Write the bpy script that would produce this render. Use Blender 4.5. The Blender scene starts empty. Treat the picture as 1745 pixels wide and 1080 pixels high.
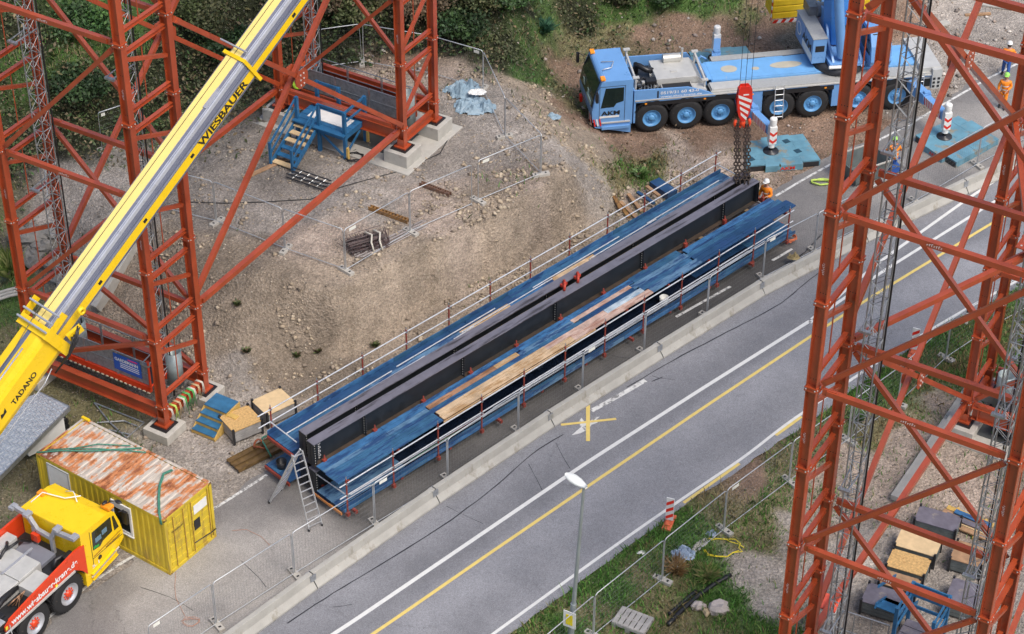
import bpy, math, random
import numpy as np
from mathutils import Vector, Matrix
R = math.radians
scene = bpy.context.scene
C = scene.collection
random.seed(7); rng = np.random.default_rng(7)

# ---------------------------------------------------------------- camera
FPX, PITCH, ROLL, CAMZ = 3775.3, 0.65588, 0.00676, 54.25
fw = Vector((0, math.cos(PITCH), -math.sin(PITCH)))
rt0 = Vector((1, 0, 0)); up0 = rt0.cross(fw)
rt = rt0*math.cos(ROLL) + up0*math.sin(ROLL)
up = -rt0*math.sin(ROLL) + up0*math.cos(ROLL)
cam_d = bpy.data.cameras.new("Camera"); cam = bpy.data.objects.new("Camera", cam_d); C.objects.link(cam)
M3 = Matrix((rt, up, -fw)).transposed()
cam.matrix_world = Matrix.Translation((0, 0, CAMZ)) @ M3.to_4x4()
cam_d.sensor_width = 36; cam_d.lens = FPX*36/1745
cam_d.clip_start = 1; cam_d.clip_end = 3000
scene.camera = cam
# ---------------------------------------------------------------- light: soft overcast day
SUN_EL, SUN_AZ = 56, -48       # compass-like: azimuth measured in the XY plane from +X
w = bpy.data.worlds.new("World"); scene.world = w; w.use_nodes = True
nt = w.node_tree; bg = nt.nodes['Background']
sky = nt.nodes.new('ShaderNodeTexSky'); sky.sky_type = 'NISHITA'; sky.sun_disc = False
sky.sun_elevation = R(SUN_EL); sky.sun_rotation = R(90-SUN_AZ)
sky.air_density = 1.0; sky.dust_density = 4.0; sky.ozone_density = 1.0
nt.links.new(sky.outputs[0], bg.inputs[0]); bg.inputs[1].default_value = 0.115
sd = bpy.data.lights.new("Sun", 'SUN'); sd.energy = 1.5; sd.angle = R(28); sd.color = (1, .95, .88)
so = bpy.data.objects.new("Sun", sd); C.objects.link(so)
sv = Vector((math.cos(R(SUN_EL))*math.cos(R(SUN_AZ)), math.cos(R(SUN_EL))*math.sin(R(SUN_AZ)), math.sin(R(SUN_EL))))
so.rotation_euler = sv.to_track_quat('Z', 'Y').to_euler(); so.location = sv*100
scene.view_settings.view_transform = 'Standard'; scene.view_settings.look = 'None'
scene.view_settings.exposure = 0.72; scene.view_settings.gamma = 1
scene.render.engine = 'CYCLES'
scene.render.resolution_x = 1024; scene.render.resolution_y = 634

# ---------------------------------------------------------------- survey: photo reading -> point on the level z
def G(u, v, z=0.0):
    d = fw + rt*((u-872.5)/FPX) + up*((540-v)/FPX)
    return Vector((0, 0, CAMZ)) + d*((z-CAMZ)/d.z)
def Dp(u, v, dist):
    return Vector((0, 0, CAMZ)) + (fw + rt*((u-872.5)/FPX) + up*((540-v)/FPX))*dist

# ---------------------------------------------------------------- materials
MATS = {}
def mat(name, col, rough=.6, metal=0, var=.12, vs=2.0, bump=0.0, bs=40, dirt=None, spec=.5, dirt2=None, streak=None, alpha=None):
    if name in MATS: return MATS[name]
    m = bpy.data.materials.new(name); m.use_nodes = True; MATS[name] = m
    t = m.node_tree; N = t.nodes; Lk = t.links; b = N['Principled BSDF']
    b.inputs['Roughness'].default_value = rough; b.inputs['Metallic'].default_value = metal
    b.inputs['Specular IOR Level'].default_value = spec
    tc = N.new('ShaderNodeTexCoord')
    n1 = N.new('ShaderNodeTexNoise'); n1.inputs['Scale'].default_value = vs; n1.inputs['Detail'].default_value = 7; n1.inputs['Roughness'].default_value = .65
    Lk.new(tc.outputs['Object'], n1.inputs['Vector'])
    mr = N.new('ShaderNodeMapRange'); mr.inputs[1].default_value = .3; mr.inputs[2].default_value = .7
    mr.inputs[3].default_value = 1-var; mr.inputs[4].default_value = 1+var
    Lk.new(n1.outputs[0], mr.inputs[0])
    mx = N.new('ShaderNodeMix'); mx.data_type = 'RGBA'; mx.blend_type = 'MULTIPLY'; mx.inputs[0].default_value = 1
    mx.inputs[6].default_value = (*col, 1); Lk.new(mr.outputs[0], mx.inputs[7])
    out = mx.outputs[2]
    for k, dd in enumerate((dirt, dirt2)):
        if dd:
            dc, th, dsc = dd[:3]; st = dd[3] if len(dd) > 3 else (1, 1, 1)
            mp = N.new('ShaderNodeMapping'); mp.inputs['Scale'].default_value = st; Lk.new(tc.outputs['Object'], mp.inputs[0])
            mp.inputs['Location'].default_value = (3.1*k+1, 7.7*k, 2.3)
            n2 = N.new('ShaderNodeTexNoise'); n2.inputs['Scale'].default_value = dsc; n2.inputs['Detail'].default_value = 9; n2.inputs['Roughness'].default_value = .7
            Lk.new(mp.outputs[0], n2.inputs['Vector'])
            r2 = N.new('ShaderNodeMapRange'); r2.inputs[1].default_value = th; r2.inputs[2].default_value = th+.09
            Lk.new(n2.outputs[0], r2.inputs[0])
            m2 = N.new('ShaderNodeMix'); m2.data_type = 'RGBA'; m2.inputs[7].default_value = (*dc, 1)
            Lk.new(r2.outputs[0], m2.inputs[0]); Lk.new(out, m2.inputs[6]); out = m2.outputs[2]
    Lk.new(out, b.inputs['Base Color'])
    rr = N.new('ShaderNodeMapRange'); rr.inputs[1].default_value = .3; rr.inputs[2].default_value = .7
    rr.inputs[3].default_value = max(.05, rough-.1); rr.inputs[4].default_value = min(1, rough+.12)
    Lk.new(n1.outputs[0], rr.inputs[0]); Lk.new(rr.outputs[0], b.inputs['Roughness'])
    if bump:
        n3 = N.new('ShaderNodeTexNoise'); n3.inputs['Scale'].default_value = bs; n3.inputs['Detail'].default_value = 5
        Lk.new(tc.outputs['Object'], n3.inputs['Vector'])
        bp = N.new('ShaderNodeBump'); bp.inputs['Strength'].default_value = bump; bp.inputs['Distance'].default_value = .02
        Lk.new(n3.outputs[0], bp.inputs['Height']); Lk.new(bp.outputs[0], b.inputs['Normal'])
    return m
def colmat(name, rough=.85, attr='Col', bump=.0, bs=30, spec=.3, var=.25, vs=6, sss=False):
    if name in MATS: return MATS[name]
    m = bpy.data.materials.new(name); m.use_nodes = True; MATS[name] = m
    t = m.node_tree; N = t.nodes; Lk = t.links; b = N['Principled BSDF']
    b.inputs['Roughness'].default_value = rough; b.inputs['Specular IOR Level'].default_value = spec
    a = N.new('ShaderNodeVertexColor'); a.layer_name = attr
    tc = N.new('ShaderNodeTexCoord'); n1 = N.new('ShaderNodeTexNoise'); n1.inputs['Scale'].default_value = vs; n1.inputs['Detail'].default_value = 8
    Lk.new(tc.outputs['Object'], n1.inputs['Vector'])
    mr = N.new('ShaderNodeMapRange'); mr.inputs[1].default_value = .3; mr.inputs[2].default_value = .7; mr.inputs[3].default_value = 1-var; mr.inputs[4].default_value = 1+var
    Lk.new(n1.outputs[0], mr.inputs[0])
    mx = N.new('ShaderNodeMix'); mx.data_type = 'RGBA'; mx.blend_type = 'MULTIPLY'; mx.inputs[0].default_value = 1
    Lk.new(a.outputs[0], mx.inputs[6]); Lk.new(mr.outputs[0], mx.inputs[7]); Lk.new(mx.outputs[2], b.inputs['Base Color'])
    return m
red = mat('red_oxide_steel', (.35, .055, .0145), .38, var=.22, vs=.9, dirt=((.27, .042, .014), .58, 2.2, (1, 1, .35)), dirt2=((.46, .16, .08), .67, 2.6, (1, 1, .35)), bump=.05, bs=20, spec=.8)
red.node_tree.nodes['Principled BSDF'].inputs['Coat Weight'].default_value = .35; red.node_tree.nodes['Principled BSDF'].inputs['Coat Roughness'].default_value = .22
concrete = mat('concrete', (.42, .40, .36), .85, var=.15, vs=2.5, dirt=((.25, .23, .2), .58, 3), dirt2=((.5, .43, .3), .68, 5), bump=.3, bs=30)
concrete_lt = mat('concrete_light', (.4, .385, .35), .8, var=.12, vs=3, dirt=((.33, .3, .27), .6, 2), bump=.2, bs=30)
galv = mat('galvanised_steel', (.42, .44, .46), .38, .75, var=.2, vs=8)
alu = mat('aluminium', (.62, .63, .64), .35, .6, var=.12, vs=5, dirt=((.35, .35, .34), .66, 4))
steel_dk = mat('dark_steel', (.035, .036, .04), .35, .3, var=.3, vs=3, dirt=((.1, .05, .03), .66, 4))
black = mat('black_rubber', (.012, .012, .013), .7, var=.3, vs=6, dirt=((.06, .055, .05), .62, 5))
blackp = mat('black_plastic', (.015, .015, .017), .4)
glass_dk = mat('tinted_glass', (.012, .02, .02), .06, spec=.8, var=.05)
yellow = mat('crane_yellow', (.8, .53, .012), .3, var=.06, vs=2, dirt=((.55, .36, .03), .7, 2))
yellow_lt = mat('boom_pale_yellow', (.86, .69, .22), .3, var=.05, vs=1)
yellow_c = mat('container_yellow', (.58, .43, .03), .5, var=.15, vs=1.5, dirt=((.36, .24, .04), .54, 1.6, (1.5, 1.5, .2)), dirt2=((.14, .06, .02), .64, 3, (3, 3, .6)), bump=.1, bs=10)
bred = mat('crane_red', (.62, .05, .012), .32, var=.08, vs=3)
hred = mat('hook_red', (.62, .03, .015), .35, var=.1, vs=4, dirt=((.2, .02, .01), .68, 6))
white = mat('white_paint', (.72, .72, .7), .45, var=.06, vs=4, dirt=((.45, .43, .4), .68, 4))
cblue = mat('crane_blue', (.14, .31, .6), .33, var=.07, vs=1.5, dirt=((.07, .22, .5), .66, 2.5))
cdeck = mat('crane_deck_blue', (.15, .37, .68), .5, var=.1, vs=2, dirt=((.35, .42, .5), .66, 1.6), dirt2=((.25, .28, .3), .7, 4))
cgrey = mat('crane_grey_cover', (.5, .5, .48), .45, .2, var=.1, vs=3, dirt=((.33, .3, .26), .62, 2))
tread = mat('tread_plate', (.4, .44, .48), .4, .3, var=.2, vs=4, bump=.6, bs=16)
matblue = mat('mat_blue', (.12, .27, .35), .5, var=.22, vs=2, dirt=((.25, .22, .16), .56, 1.3), dirt2=((.03, .12, .2), .62, 5), bump=.15, bs=12)
orange = mat('signal_orange', (.85, .13, .02), .45, var=.06)
# ---------------------------------------------------------------- mesh builder
def _fr(p, q, upv):
    p = Vector(p); q = Vector(q); d = (q-p); L = d.length; d.normalize()
    u = Vector(upv)
    if abs(d.dot(u)) > .985: u = Vector((0, 1, 0)) if abs(d.y) < .9 else Vector((1, 0, 0))
    s = d.cross(u).normalized(); u = s.cross(d).normalized()
    return p, q, d, s, u, L
class MB:
    def __init__(s, T=None): s.v = []; s.f = []; s.m = []; s.sm = []; s.T = T
    def add(s, vs, fs, mi=0, smooth=False):
        n = len(s.v)
        if s.T is not None: vs = [s.T @ Vector(a) for a in vs]
        s.v += [tuple(a) for a in vs]; s.f += [tuple(n+i for i in f) for f in fs]
        s.m += [mi]*len(fs); s.sm += [smooth]*len(fs); return s
    def box(s, c, d, mi=0, rz=0):
        x, y, z = d[0]/2, d[1]/2, d[2]/2; cs, sn = math.cos(rz), math.sin(rz)
        vs = [(c[0]+a*x*cs-b*y*sn, c[1]+a*x*sn+b*y*cs, c[2]+e*z) for e in (-1, 1) for a, b in ((-1, -1), (1, -1), (1, 1), (-1, 1))]
        return s.add(vs, [(3, 2, 1, 0), (4, 5, 6, 7), (0, 1, 5, 4), (1, 2, 6, 5), (2, 3, 7, 6), (3, 0, 4, 7)], mi)
    def bb(s, x0, x1, y0, y1, z0, z1, mi=0): return s.box(((x0+x1)/2, (y0+y1)/2, (z0+z1)/2), (x1-x0, y1-y0, z1-z0), mi)
    def bar(s, p, q, w, h, mi=0, upv=(0, 0, 1), off=(0, 0)):
        p, q, d, sd, u, L = _fr(p, q, upv); o = sd*off[0]+u*off[1]
        vs = [e+o+sd*(a*w/2)+u*(b*h/2) for e in (p, q) for a, b in ((-1, -1), (1, -1), (1, 1), (-1, 1))]
        return s.add(vs, [(3, 2, 1, 0), (4, 5, 6, 7), (0, 1, 5, 4), (1, 2, 6, 5), (2, 3, 7, 6), (3, 0, 4, 7)], mi)
    def ibeam(s, p, q, b, h, tf, tw, mi=0, upv=(0, 0, 1)):
        s.bar(p, q, b, tf, mi, upv, (0, h/2-tf/2)); s.bar(p, q, b, tf, mi, upv, (0, -h/2+tf/2))
        return s.bar(p, q, tw, h-2*tf, mi, upv)
    def tube(s, p, q, r, n=8, mi=0, r2=None, cap=True):
        p, q, d, sd, u, L = _fr(p, q, (0, 0, 1)); r2 = r if r2 is None else r2
        vs = []
        for e, rr in ((p, r), (q, r2)):
            for i in range(n):
                a = 2*math.pi*i/n; vs.append(e+sd*(rr*math.cos(a))+u*(rr*math.sin(a)))
        s.add(vs, [(i, (i+1) % n, n+(i+1) % n, n+i) for i in range(n)], mi, n > 5)
        if cap: s.add(vs[:n], [tuple(reversed(range(n)))], mi); s.add(vs[n:], [tuple(range(n))], mi)
        return s
    def path(s, pts, r, n=6, mi=0):
        pts = [Vector(p) for p in pts]; rings = []; prev = Vector((0, 0, 1))
        for i, p in enumerate(pts):
            d = (pts[min(i+1, len(pts)-1)]-pts[max(i-1, 0)])
            if d.length < 1e-6: d = Vector((1, 0, 0))
            d.normalize()
            u = prev - d*prev.dot(d)
            if u.length < .05: u = Vector((0, 1, 0)) - d*d.y
            u.normalize(); sd = d.cross(u); prev = u
            rings.append([p+sd*(r*math.cos(2*math.pi*k/n))+u*(r*math.sin(2*math.pi*k/n)) for k in range(n)])
        vs = [a for g in rings for a in g]; fs = []
        for i in range(len(pts)-1):
            for k in range(n): fs.append((i*n+k, i*n+(k+1) % n, (i+1)*n+(k+1) % n, (i+1)*n+k))
        fs += [tuple(reversed(range(n))), tuple(range(len(vs)-n, len(vs)))]
        return s.add(vs, fs, mi, True)
    def ext(s, poly, vec, mi=0, smooth=False):      # extrude a flat 3D polygon by vec
        poly = [Vector(a) for a in poly]; n = len(poly); vec = Vector(vec)
        nrm = Vector((0, 0, 0))
        for i in range(n): nrm += poly[i].cross(poly[(i+1) % n])
        if nrm.dot(vec) < 0: poly.reverse()
        vs = poly+[a+vec for a in poly]
        s.add(vs, [tuple(reversed(range(n))), tuple(range(n, 2*n))], mi)
        return s.add(vs, [(i, (i+1) % n, n+(i+1) % n, n+i) for i in range(n)], mi, smooth)
    def lathe(s, prof, c, axis, n=20, mi=0, smooth=True):     # prof: (along, radius)
        c = Vector(c); ax = Vector(axis).normalized(); a0 = ax.orthogonal().normalized(); a1 = ax.cross(a0)
        vs = []
        for t, r in prof:
            for k in range(n):
                a = 2*math.pi*k/n; vs.append(c+ax*t+a0*(r*math.cos(a))+a1*(r*math.sin(a)))
        fs = []
        for i in range(len(prof)-1):
            for k in range(n): fs.append((i*n+k, i*n+(k+1) % n, (i+1)*n+(k+1) % n, (i+1)*n+k))
        return s.add(vs, fs, mi, smooth)
    def sphere(s, c, r, n=10, mi=0, sc=(1, 1, 1)):
        vs = []; fs = []; c = Vector(c)
        for i in range(n+1):
            t = math.pi*i/n
            for k in range(n*2):
                a = math.pi*k/n; vs.append((c.x+r*sc[0]*math.sin(t)*math.cos(a), c.y+r*sc[1]*math.sin(t)*math.sin(a), c.z+r*sc[2]*math.cos(t)))
        m = n*2
        for i in range(n):
            for k in range(m): fs.append((i*m+k, (i+1)*m+k, (i+1)*m+(k+1) % m, i*m+(k+1) % m))
        return s.add(vs, fs, mi, True)
    def build(s, name, mats, parent=None, bevel=0, label=None):
        me = bpy.data.meshes.new(name); me.from_pydata(s.v, [], s.f)
        for mm in (mats if isinstance(mats, (list, tuple)) else [mats]): me.materials.append(mm)
        me.polygons.foreach_set('material_index', s.m); me.polygons.foreach_set('use_smooth', s.sm); me.update()
        o = bpy.data.objects.new(name, me); C.objects.link(o)
        if parent: o.parent = parent
        if label: o['label'] = label
        if bevel:
            b = o.modifiers.new('Bevel', 'BEVEL'); b.width = bevel; b.segments = 2; b.limit_method = 'ANGLE'; b.angle_limit = R(40)
        return o
def tag(o, label, cat, group=None, kind=None):
    o['label'] = label; o['category'] = cat
    if group: o['group'] = group
    if kind: o['kind'] = kind
    return o
def thing(name, label, cat, loc=(0, 0, 0), rz=0, group=None):
    o = bpy.data.objects.new(name, None); C.objects.link(o); o.empty_display_size = .2
    o.location = loc; o.rotation_euler = (0, 0, rz); return tag(o, label, cat, group)
def struct(o): o['kind'] = 'structure'; return o
def dup(root, loc, rz=0, label=None, group=None, sx=None):
    r = root.copy(); C.objects.link(r); r.location = loc; r.rotation_euler = (0, 0, rz)
    if sx: r.scale = (sx, 1, 1)
    if label: r['label'] = label
    if group: r['group'] = group
    for ch in list(root.children):
        c = ch.copy(); C.objects.link(c); c.parent = r
        for g in list(ch.children):
            d = g.copy(); C.objects.link(d); d.parent = c
    return r
def text(s, size, org, xd, yd, m, parent=None, name='lettering', bold=.015, width=None, lift=0.004):
    cu = bpy.data.curves.new('t', 'FONT'); cu.body = s; cu.size = 1; cu.offset = bold; cu.align_x = 'LEFT'
    to = bpy.data.objects.new('t', cu); C.objects.link(to)
    dg = bpy.context.evaluated_depsgraph_get(); me = bpy.data.meshes.new_from_object(to.evaluated_get(dg))
    bpy.data.objects.remove(to); bpy.data.curves.remove(cu)
    xs = [v.co.x for v in me.vertices]; w0 = max(xs)-min(xs); sx = size if width is None else width/w0
    xd = Vector(xd).normalized(); yd = Vector(yd).normalized(); n = xd.cross(yd)
    o0 = Vector(org)
    for v in me.vertices: v.co = o0 + xd*((v.co.x-min(xs))*sx) + yd*(v.co.y*size) + n*lift
    me.name = name; me.materials.clear(); me.materials.append(m)
    for p in me.polygons: p.material_index = 0
    o = bpy.data.objects.new(name, me); C.objects.link(o)
    if parent: o.parent = parent
    return o
blackpaint = mat('black_lettering', (.015, .015, .015), .5, var=.05)
whitepaint = mat('white_lettering', (.75, .75, .75), .5, var=.05)
# ================================================================ terrain
PL = 2.85                              # level of the raised gravel pad
def P3(u, v, z): return tuple(G(u, v, z).xy)
PADP = [(-70, 66), P3(-60, 340, PL), P3(60, 300, PL), P3(140, 290, PL), P3(230, 330, PL), P3(300, 400, PL), P3(345, 440, PL), P3(420, 455, PL), P3(500, 480, PL), P3(590, 500, PL), P3(680, 452, PL), P3(780, 398, PL), P3(870, 352, PL), P3(945, 308, PL), P3(965, 275, PL), P3(935, 225, PL), P3(905, 190, PL), P3(870, 150, PL), P3(845, 110, PL+.2), (6, 125), (-70, 125)]
ZP = [(-70, 60), P3(-40, 450, 0), P3(20, 500, 0), P3(110, 560, 0), P3(200, 590, 0), P3(300, 640, 0), P3(400, 690, 0), P3(470, 655, 0), P3(560, 612, 0), P3(660, 558, 0), P3(760, 505, 0), P3(860, 455, 0), P3(960, 405, 0), P3(1040, 365, 0), P3(1088, 310, 0), P3(1065, 245, 0), P3(1022, 205, 0), P3(990, 178, 0), P3(965, 150, 0), P3(950, 110, 0), P3(960, 60, 0), (20, 125), (200, 125), (200, -50), (-70, -50)]
HILL = [(-120, 75)]+[P3(*q) for q in ((-60, 330, PL), (90, 265, PL), (170, 232, PL), (330, 160, PL), (450, 122, PL), (560, 92, PL), (640, 95, PL), (700, 92, PL), (800, 100, PL), (850, 108, 2.6), (905, 125, 1.8), (950, 118, .9), (1000, 80, .3), (1050, 72, 0), (1110, 75, 0), (1200, 62, 0), (1260, 68, 0), (1330, 55, 0), (1450, 45, 0), (1530, 68, 0), (1590, 62, 0), (1650, 35, 0), (1690, 8, 0), (1745, -40, 0))]+[(45, 125), (80, 140)]
HS = [.75]*7+[.62]*6+[.6, .6, .5, .5, .5, .45, .45, .42, .4, .4, .35, .35, .35, .3, .3, .3]
LOWP = RIGHT_ALL = None
def pdist(x, y, P, closed=True):
    n = len(P); out = np.full(x.shape, 1e9); arg = np.zeros(x.shape, int)
    for i in range(n if closed else n-1):
        x1, y1 = P[i]; x2, y2 = P[(i+1) % n]; dx, dy = x2-x1, y2-y1; L2 = dx*dx+dy*dy
        tt = np.clip(((x-x1)*dx+(y-y1)*dy)/L2, 0, 1); d = np.hypot(x-x1-tt*dx, y-y1-tt*dy)
        m = d < out; out = np.where(m, d, out); arg = np.where(m, i, arg)
    return out, arg
def inpoly(X, Y, poly):
    c = np.zeros(X.shape, bool); n = len(poly)
    for i in range(n):
        x1, y1 = poly[i]; x2, y2 = poly[(i+1) % n]
        if y1 == y2: continue
        c ^= ((y1 > Y) != (y2 > Y)) & (X < (x2-x1)*(Y-y1)/(y2-y1)+x1)
    return c
def hz(X, Y):
    X = np.asarray(X, float); Y = np.asarray(Y, float)
    dp = np.where(inpoly(X, Y, PADP), 0, pdist(X, Y, PADP)[0]); dz = np.where(inpoly(X, Y, ZP), 0, pdist(X, Y, ZP)[0])
    f = dz/np.maximum(dp+dz, 1e-6); f = f*.55+f*f*(3-2*f)*.45
    base = PL*f
    dh, ar = pdist(X, Y, HILL, False)
    beyond = inpoly(X, Y, [tuple(q) for q in HILL]+[(500, 140), (500, 1500), (-500, 1500), (-500, 75)])
    sl = np.array(HS+[.3]*10)[ar]
    h = base+np.where(beyond, sl*dh*(dh/(dh+.8)), 0)
    h = np.where(h > 14, 14+(h-14)*.3, h)
    # the verge below the carriageway
    dr, _ = pdist(X, Y, [tuple(q) for q in RE_], False); rs = inpoly(X, Y, [tuple(q) for q in RE_]+[(300, 86), (300, -50), (-14, -50)])
    return np.where(rs, -.36*np.clip((dr-.4)/2.2, 0, 1), h)
RE_ = [(-14, 38)]+[P3(*q, 0) for q in ((872, 1080), (1000, 985), (1086, 920), (1180, 853), (1270, 792), (1370, 727), (1420, 690), (1500, 628), (1600, 562), (1745, 485))]+[(42, 86)]
# value noise
_perm = rng.random((256, 256))
def vn(x, y):
    xi = np.floor(x).astype(int); yi = np.floor(y).astype(int); fx = x-xi; fy = y-yi; fx = fx*fx*(3-2*fx); fy = fy*fy*(3-2*fy)
    g = lambda a, b: _perm[a % 256, b % 256]
    return (g(xi, yi)*(1-fx)+g(xi+1, yi)*fx)*(1-fy)+(g(xi, yi+1)*(1-fx)+g(xi+1, yi+1)*fx)*fy
def fbm(x, y, o=4):
    a = 0; s = 1; t = 0
    for i in range(o): a = a+vn(x*2**i+17*i, y*2**i+5*i)*s; t += s; s *= .5
    return a/t
def inpoly(X, Y, poly):
    c = np.zeros(X.shape, bool); n = len(poly)
    for i in range(n):
        x1, y1 = poly[i]; x2, y2 = poly[(i+1) % n]
        if y1 == y2: continue
        c ^= ((y1 > Y) != (y2 > Y)) & (X < (x2-x1)*(Y-y1)/(y2-y1)+x1)
    return c
def pl(*uv): return [G(u, v).xy for u, v in uv]
LEFT_EDGE = [Vector((-24, 38)), Vector((-19.5, 48))]+pl((60, 1078), (235, 945), (345, 872), (458, 796), (560, 735), (800, 590), (1000, 472), (1190, 372), (1322, 318), (1440, 258), (1560, 200), (1660, 140), (1745, 96))+[Vector((34, 106))]
RIGHT_EDGE = [Vector((-14, 38))]+pl((872, 1080), (1000, 985), (1086, 920), (1180, 853), (1270, 792), (1370, 727), (1420, 690), (1500, 628), (1600, 562), (1745, 485))+[Vector((42, 86))]
ROADP = [tuple(a) for a in LEFT_EDGE]+[tuple(a) for a in reversed(RIGHT_EDGE)]
# ground cover kinds: tan gravel, grey gravel, brown dirt, green, dark undergrowth, pale sand
KC = {'t': (.25, .203, .156), 'g': (.255, .228, .203), 'b': (.2, .135, .097), 'G': (.06, .11, .028), 'u': (.022, .026, .012), 's': (.34, .30, .26), 'o': (.15, .135, .07), 'd': (.12, .11, .09), 'p': (.32, .26, .215)}
KP = [(500,580,'t'),(700,480,'t'),(400,600,'t'),(850,400,'t'),(950,330,'t'),(600,520,'t'),(440,520,'t'),(380,480,'t'),(420,660,'g'),(330,740,'g'),(200,690,'o'),(250,650,'g'),(100,690,'o'),(470,640,'t'),(380,700,'g'),
 (560,320,'g'),(700,300,'g'),(800,260,'g'),(860,230,'g'),(640,360,'g'),(460,370,'g'),(400,310,'g'),(560,420,'p'),(750,340,'p'),(870,300,'p'),(820,190,'g'),(700,200,'g'),(600,180,'g'),(330,340,'g'),(640,130,'p'),(740,120,'p'),(700,105,'b'),
 (100,340,'g'),(200,320,'g'),(150,400,'g'),(250,480,'t'),(200,560,'t'),(30,420,'d'),(60,460,'d'),(20,500,'G'),(40,560,'o'),(0,350,'o'),
 (0,280,'u'),(100,240,'u'),(200,180,'u'),(320,120,'u'),(300,40,'u'),(150,150,'u'),(60,60,'u'),(430,90,'u'),(450,30,'u'),(560,60,'u'),(620,60,'u'),(560,20,'u'),(700,60,'u'),(800,60,'u'),(840,90,'u'),(800,20,'u'),(90,130,'G'),(120,60,'G'),(150,0,'G'),(230,20,'G'),
 (890,80,'G'),(920,60,'G'),(900,110,'G'),(940,50,'G'),(960,90,'o'),(1000,30,'u'),(1050,10,'G'),(900,20,'u'),(1100,15,'G'),(1180,10,'G'),(1240,5,'G'),(980,120,'b'),(950,160,'o'),(900,150,'t'),(1000,70,'o'),(1060,40,'o'),(1100,50,'b'),(1170,50,'b'),(1230,60,'b'),
 (1250,30,'o'),(1300,50,'b'),(1370,60,'d'),(1300,90,'b'),(980,200,'b'),(1040,230,'b'),(1100,250,'b'),(1010,170,'b'),(1000,240,'t'),(960,260,'g'),(1060,300,'o'),(1090,290,'G'),(1100,330,'p'),(1150,260,'p'),(1200,230,'b'),(1280,230,'b'),(1150,300,'p'),(1220,280,'p'),(1300,190,'b'),(1400,220,'b'),(1480,210,'b'),(1560,180,'g'),
 (1450,40,'d'),(1560,40,'b'),(1600,40,'g'),(1650,20,'g'),(1540,100,'g'),(1620,90,'g'),(1650,110,'g'),(1700,50,'g'),(1680,80,'g'),
 (950,1050,'G'),(1050,980,'G'),(1130,910,'G'),(1180,900,'G'),(1000,1040,'o'),(1100,980,'o'),(1200,950,'G'),(1240,870,'o'),(1180,1000,'G'),(1240,1010,'G'),(1300,960,'s'),(1290,900,'o'),(1290,1030,'s'),(1260,1060,'G'),(1340,900,'s'),(1320,830,'o'),(1290,790,'b'),(1350,790,'o'),
 (1400,800,'p'),(1450,760,'p'),(1480,850,'p'),(1520,740,'o'),(1540,680,'G'),(1500,690,'G'),(1580,640,'G'),(1600,600,'G'),(1640,560,'G'),(1700,560,'G'),(1735,620,'G'),(1480,650,'G'),(1580,700,'p'),(1560,760,'p'),(1600,800,'p'),(1650,750,'d'),(1450,930,'s'),(1600,1000,'g'),(1680,950,'g'),(1500,1050,'g'),(1650,850,'p'),(1400,1000,'s'),(1745,520,'G'),(1660,520,'G'),(1370,760,'o'),
 (1440,700,'G'),(1500,800,'p'),(1000,1075,'G'),(1100,1060,'o'),(1180,1070,'o'),(100,1070,'g')]
def _kx(u, v):
    z = 0.0
    for _ in range(25): p = G(u, v, z); z = .6*z+.4*float(hz(np.array([p.x]), np.array([p.y]))[0])
    return G(u, v, z).xy
kx = np.array([_kx(u, v) for u, v, k in KP]); kk = [k for *_, k in KP]
kinds = list(KC); KI = np.array([kinds.index(k) for k in kk]); KCOL = np.array([KC[k] for k in kinds])
def cover(X, Y):                       # weights of each kind at world points
    x = X+(fbm(X*.6, Y*.6)-.5)*3.2; y = Y+(fbm(X*.6+40, Y*.6+9)-.5)*3.2
    out = np.zeros((x.size, len(kinds))); x = x.ravel(); y = y.ravel()
    for i in range(0, len(x), 20000):
        d2 = (x[i:i+20000, None]-kx[None, :, 0])**2+(y[i:i+20000, None]-kx[None, :, 1])**2
        wt = 1/(d2+.05)**2.6
        for k in range(len(kinds)): out[i:i+20000, k] = wt[:, KI == k].sum(1)
    return out/out.sum(1, keepdims=True)
def rough_h(X, Y, H, cov):
    und = cov[:, kinds.index('u')].reshape(X.shape); gr = cov[:, kinds.index('G')].reshape(X.shape); br = (cov[:, kinds.index('b')]+cov[:, kinds.index('o')]+cov[:, kinds.index('d')]).reshape(X.shape)
    slope = (H > .12)*(np.abs(H-PL) > .1)
    n = (fbm(X*1.3, Y*1.3, 5)-.5)
    amp = .03+slope*.22+und*.9+br*slope*.5
    return H + n*amp + (vn(X*5, Y*5)-.5)*.05*slope
# grid
gx = np.concatenate([np.linspace(-400, -42, 12)[:-1], np.arange(-42, 42, .26), np.linspace(42, 400, 12)[1:]])
gy = np.concatenate([np.linspace(-60, 44, 10)[:-1], np.arange(44, 122, .26), np.linspace(122, 900, 16)[1:]])
GX, GY = np.meshgrid(gx, gy)
H = hz(GX, GY); cov = cover(GX, GY)
H = np.clip(H, -3, 60)
HR = rough_h(GX, GY, H, cov)
inr = inpoly(GX, GY, ROADP)
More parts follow.
